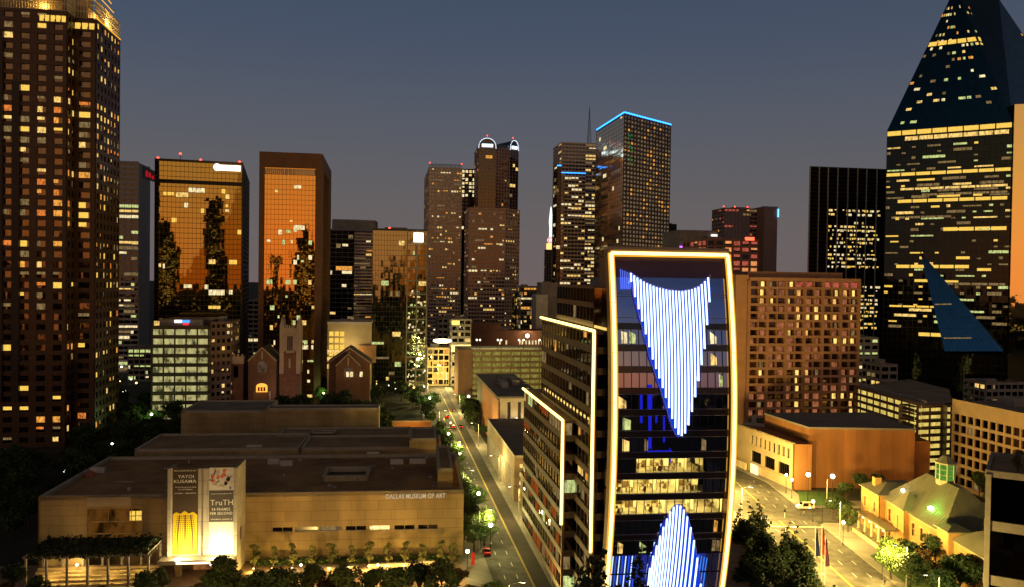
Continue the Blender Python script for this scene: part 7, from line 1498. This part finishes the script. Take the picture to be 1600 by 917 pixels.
for i, (px, py, lb) in enumerate([(1226, 803, 'small dark sign on a post in the avenue by the crossing'), (1204, 822, 'second small sign on a post left of the avenue crossing'), (1303, 925, 'white marker post at the bottom of the avenue')]):
    p = Wz(px, py+5); t = thing('road_sign', lb, 'sign', (p.x, p.y, 0)); mb = MB(); mb.tube([(p.x, p.y, 0), (p.x, p.y, 2.6)], .06, 6); part('post', mb, WHITE_P, t); mb = MB(); mb.box(p.x-.35, p.x+.35, p.y-.08, p.y-.05, 1.7, 2.7); part('sign_plate', mb, DARKM, t)

# ================================================================ PEOPLE
def person(label, x, y, rot, shirt, pants):
    me = bpy.data.meshes.new('person'); v = [(0, 0, .95), (0, 0, 1.2), (0, 0, 1.42), (0, 0, 1.52), (0, .02, 1.66), (0, .02, 1.76), (.19, 0, 1.4), (.25, .03, 1.12), (.24, .12, .88), (-.19, 0, 1.4), (-.25, -.03, 1.12), (-.24, .05, .86), (.1, 0, .9), (.12, .14, .5), (.12, .12, .07), (.12, .26, .04), (-.1, 0, .9), (-.12, -.06, .5), (-.12, -.2, .08), (-.12, -.06, .04)]
    e = [(0, 1), (1, 2), (2, 3), (3, 4), (4, 5), (2, 6), (6, 7), (7, 8), (2, 9), (9, 10), (10, 11), (0, 12), (12, 13), (13, 14), (14, 15), (0, 16), (16, 17), (17, 18), (18, 19)]
    rad = [.15, .15, .15, .06, .105, .08, .07, .05, .04, .07, .05, .04, .1, .07, .05, .04, .1, .07, .05, .04]
    me.from_pydata(v, e, []); o = bpy.data.objects.new('person', me); COL.objects.link(o); m = o.modifiers.new('s', 'SKIN'); m.use_smooth_shade = True
    for i, sv in enumerate(me.skin_vertices[0].data): sv.radius = (rad[i], rad[i]*.8); sv.use_root = i == 0
    s2 = o.modifiers.new('d', 'SUBSURF'); s2.levels = 1; s2.render_levels = 1
    dg = bpy.context.evaluated_depsgraph_get(); nm = bpy.data.meshes.new_from_object(o.evaluated_get(dg)); bpy.data.objects.remove(o)
    nm.materials.clear()
    for c_ in (shirt, pants, (.35, .2, .13)):
        k = 'cloth_%d_%d_%d' % tuple(int(a*99) for a in c_); nm.materials.append(bpy.data.materials.get(k) or pbr(k, c_, .8, .1, 3))
    for p_ in nm.polygons: z = p_.center.z; p_.material_index = 2 if z > 1.5 or (z < .95 and abs(p_.center.x) > .2 and z > .8) else 0 if z > .95 else 1
    q = bpy.data.objects.new('person', nm); COL.objects.link(q); q.location = (x, y, .16); q.rotation_euler = (0, 0, rot); tag(q, label, 'person')
    mb = MB(); mb.lathe([(.03, -.1), (.11, -.02), (.12, .06), (.07, .12), (.01, .14)], (0, 0.01, 1.71), 10); h = mk('hair', mb, DARKM); h.parent = q
for px, py, rot, sh, pa_, lb in [(1250.5, 806, 1.0, (.05, .05, .06), (.03, .03, .04), 'person in dark clothes walking at the avenue corner below the white van'), (1256.5, 806, .6, (.3, .25, .2), (.04, .04, .06), 'person in a tan top beside the dark-clothed walker'), (1178, 757, 2, (.05, .05, .06), (.03, .03, .03), 'person in black standing near the concert hall entrance'), (1382, 915, 0, (.04, .04, .05), (.03, .03, .04), 'person in dark clothes at the bottom kerb of the avenue')]:
    p = Wz(px, py); person(lb, p.x, p.y, rot, sh, pa_)

for p_ in protos:
    if p_.name not in used: plant(p_, 400, 700, 'distant dark tree far beyond the right-hand trees')
# ---------------------------------------------------------------- tell apart repeats that share a label by their order from the left
def ordn(n):
    ones = 'first second third fourth fifth sixth seventh eighth ninth tenth eleventh twelfth thirteenth fourteenth fifteenth sixteenth seventeenth eighteenth nineteenth'.split()
    if n < 20: return ones[n-1]
    tens = {2: 'twent', 3: 'thirt', 4: 'fort', 5: 'fift', 6: 'sixt'}[n//10]
    return tens+'ieth' if n % 10 == 0 else tens+'y-'+ones[n % 10-1]
bpy.context.view_layer.update(); byl = {}
for o in list(COL.objects):
    if o.parent is None and 'label' in o and 'group' in o: byl.setdefault(o['label'], []).append(o)
for lb, os_ in byl.items():
    if 1 < len(os_) < 60 and len(lb.split()) <= 12:
        for i, o in enumerate(sorted(os_, key=lambda o: proj(o.location)[0])): o['label'] = lb+', '+ordn(i+1)+' from the left'
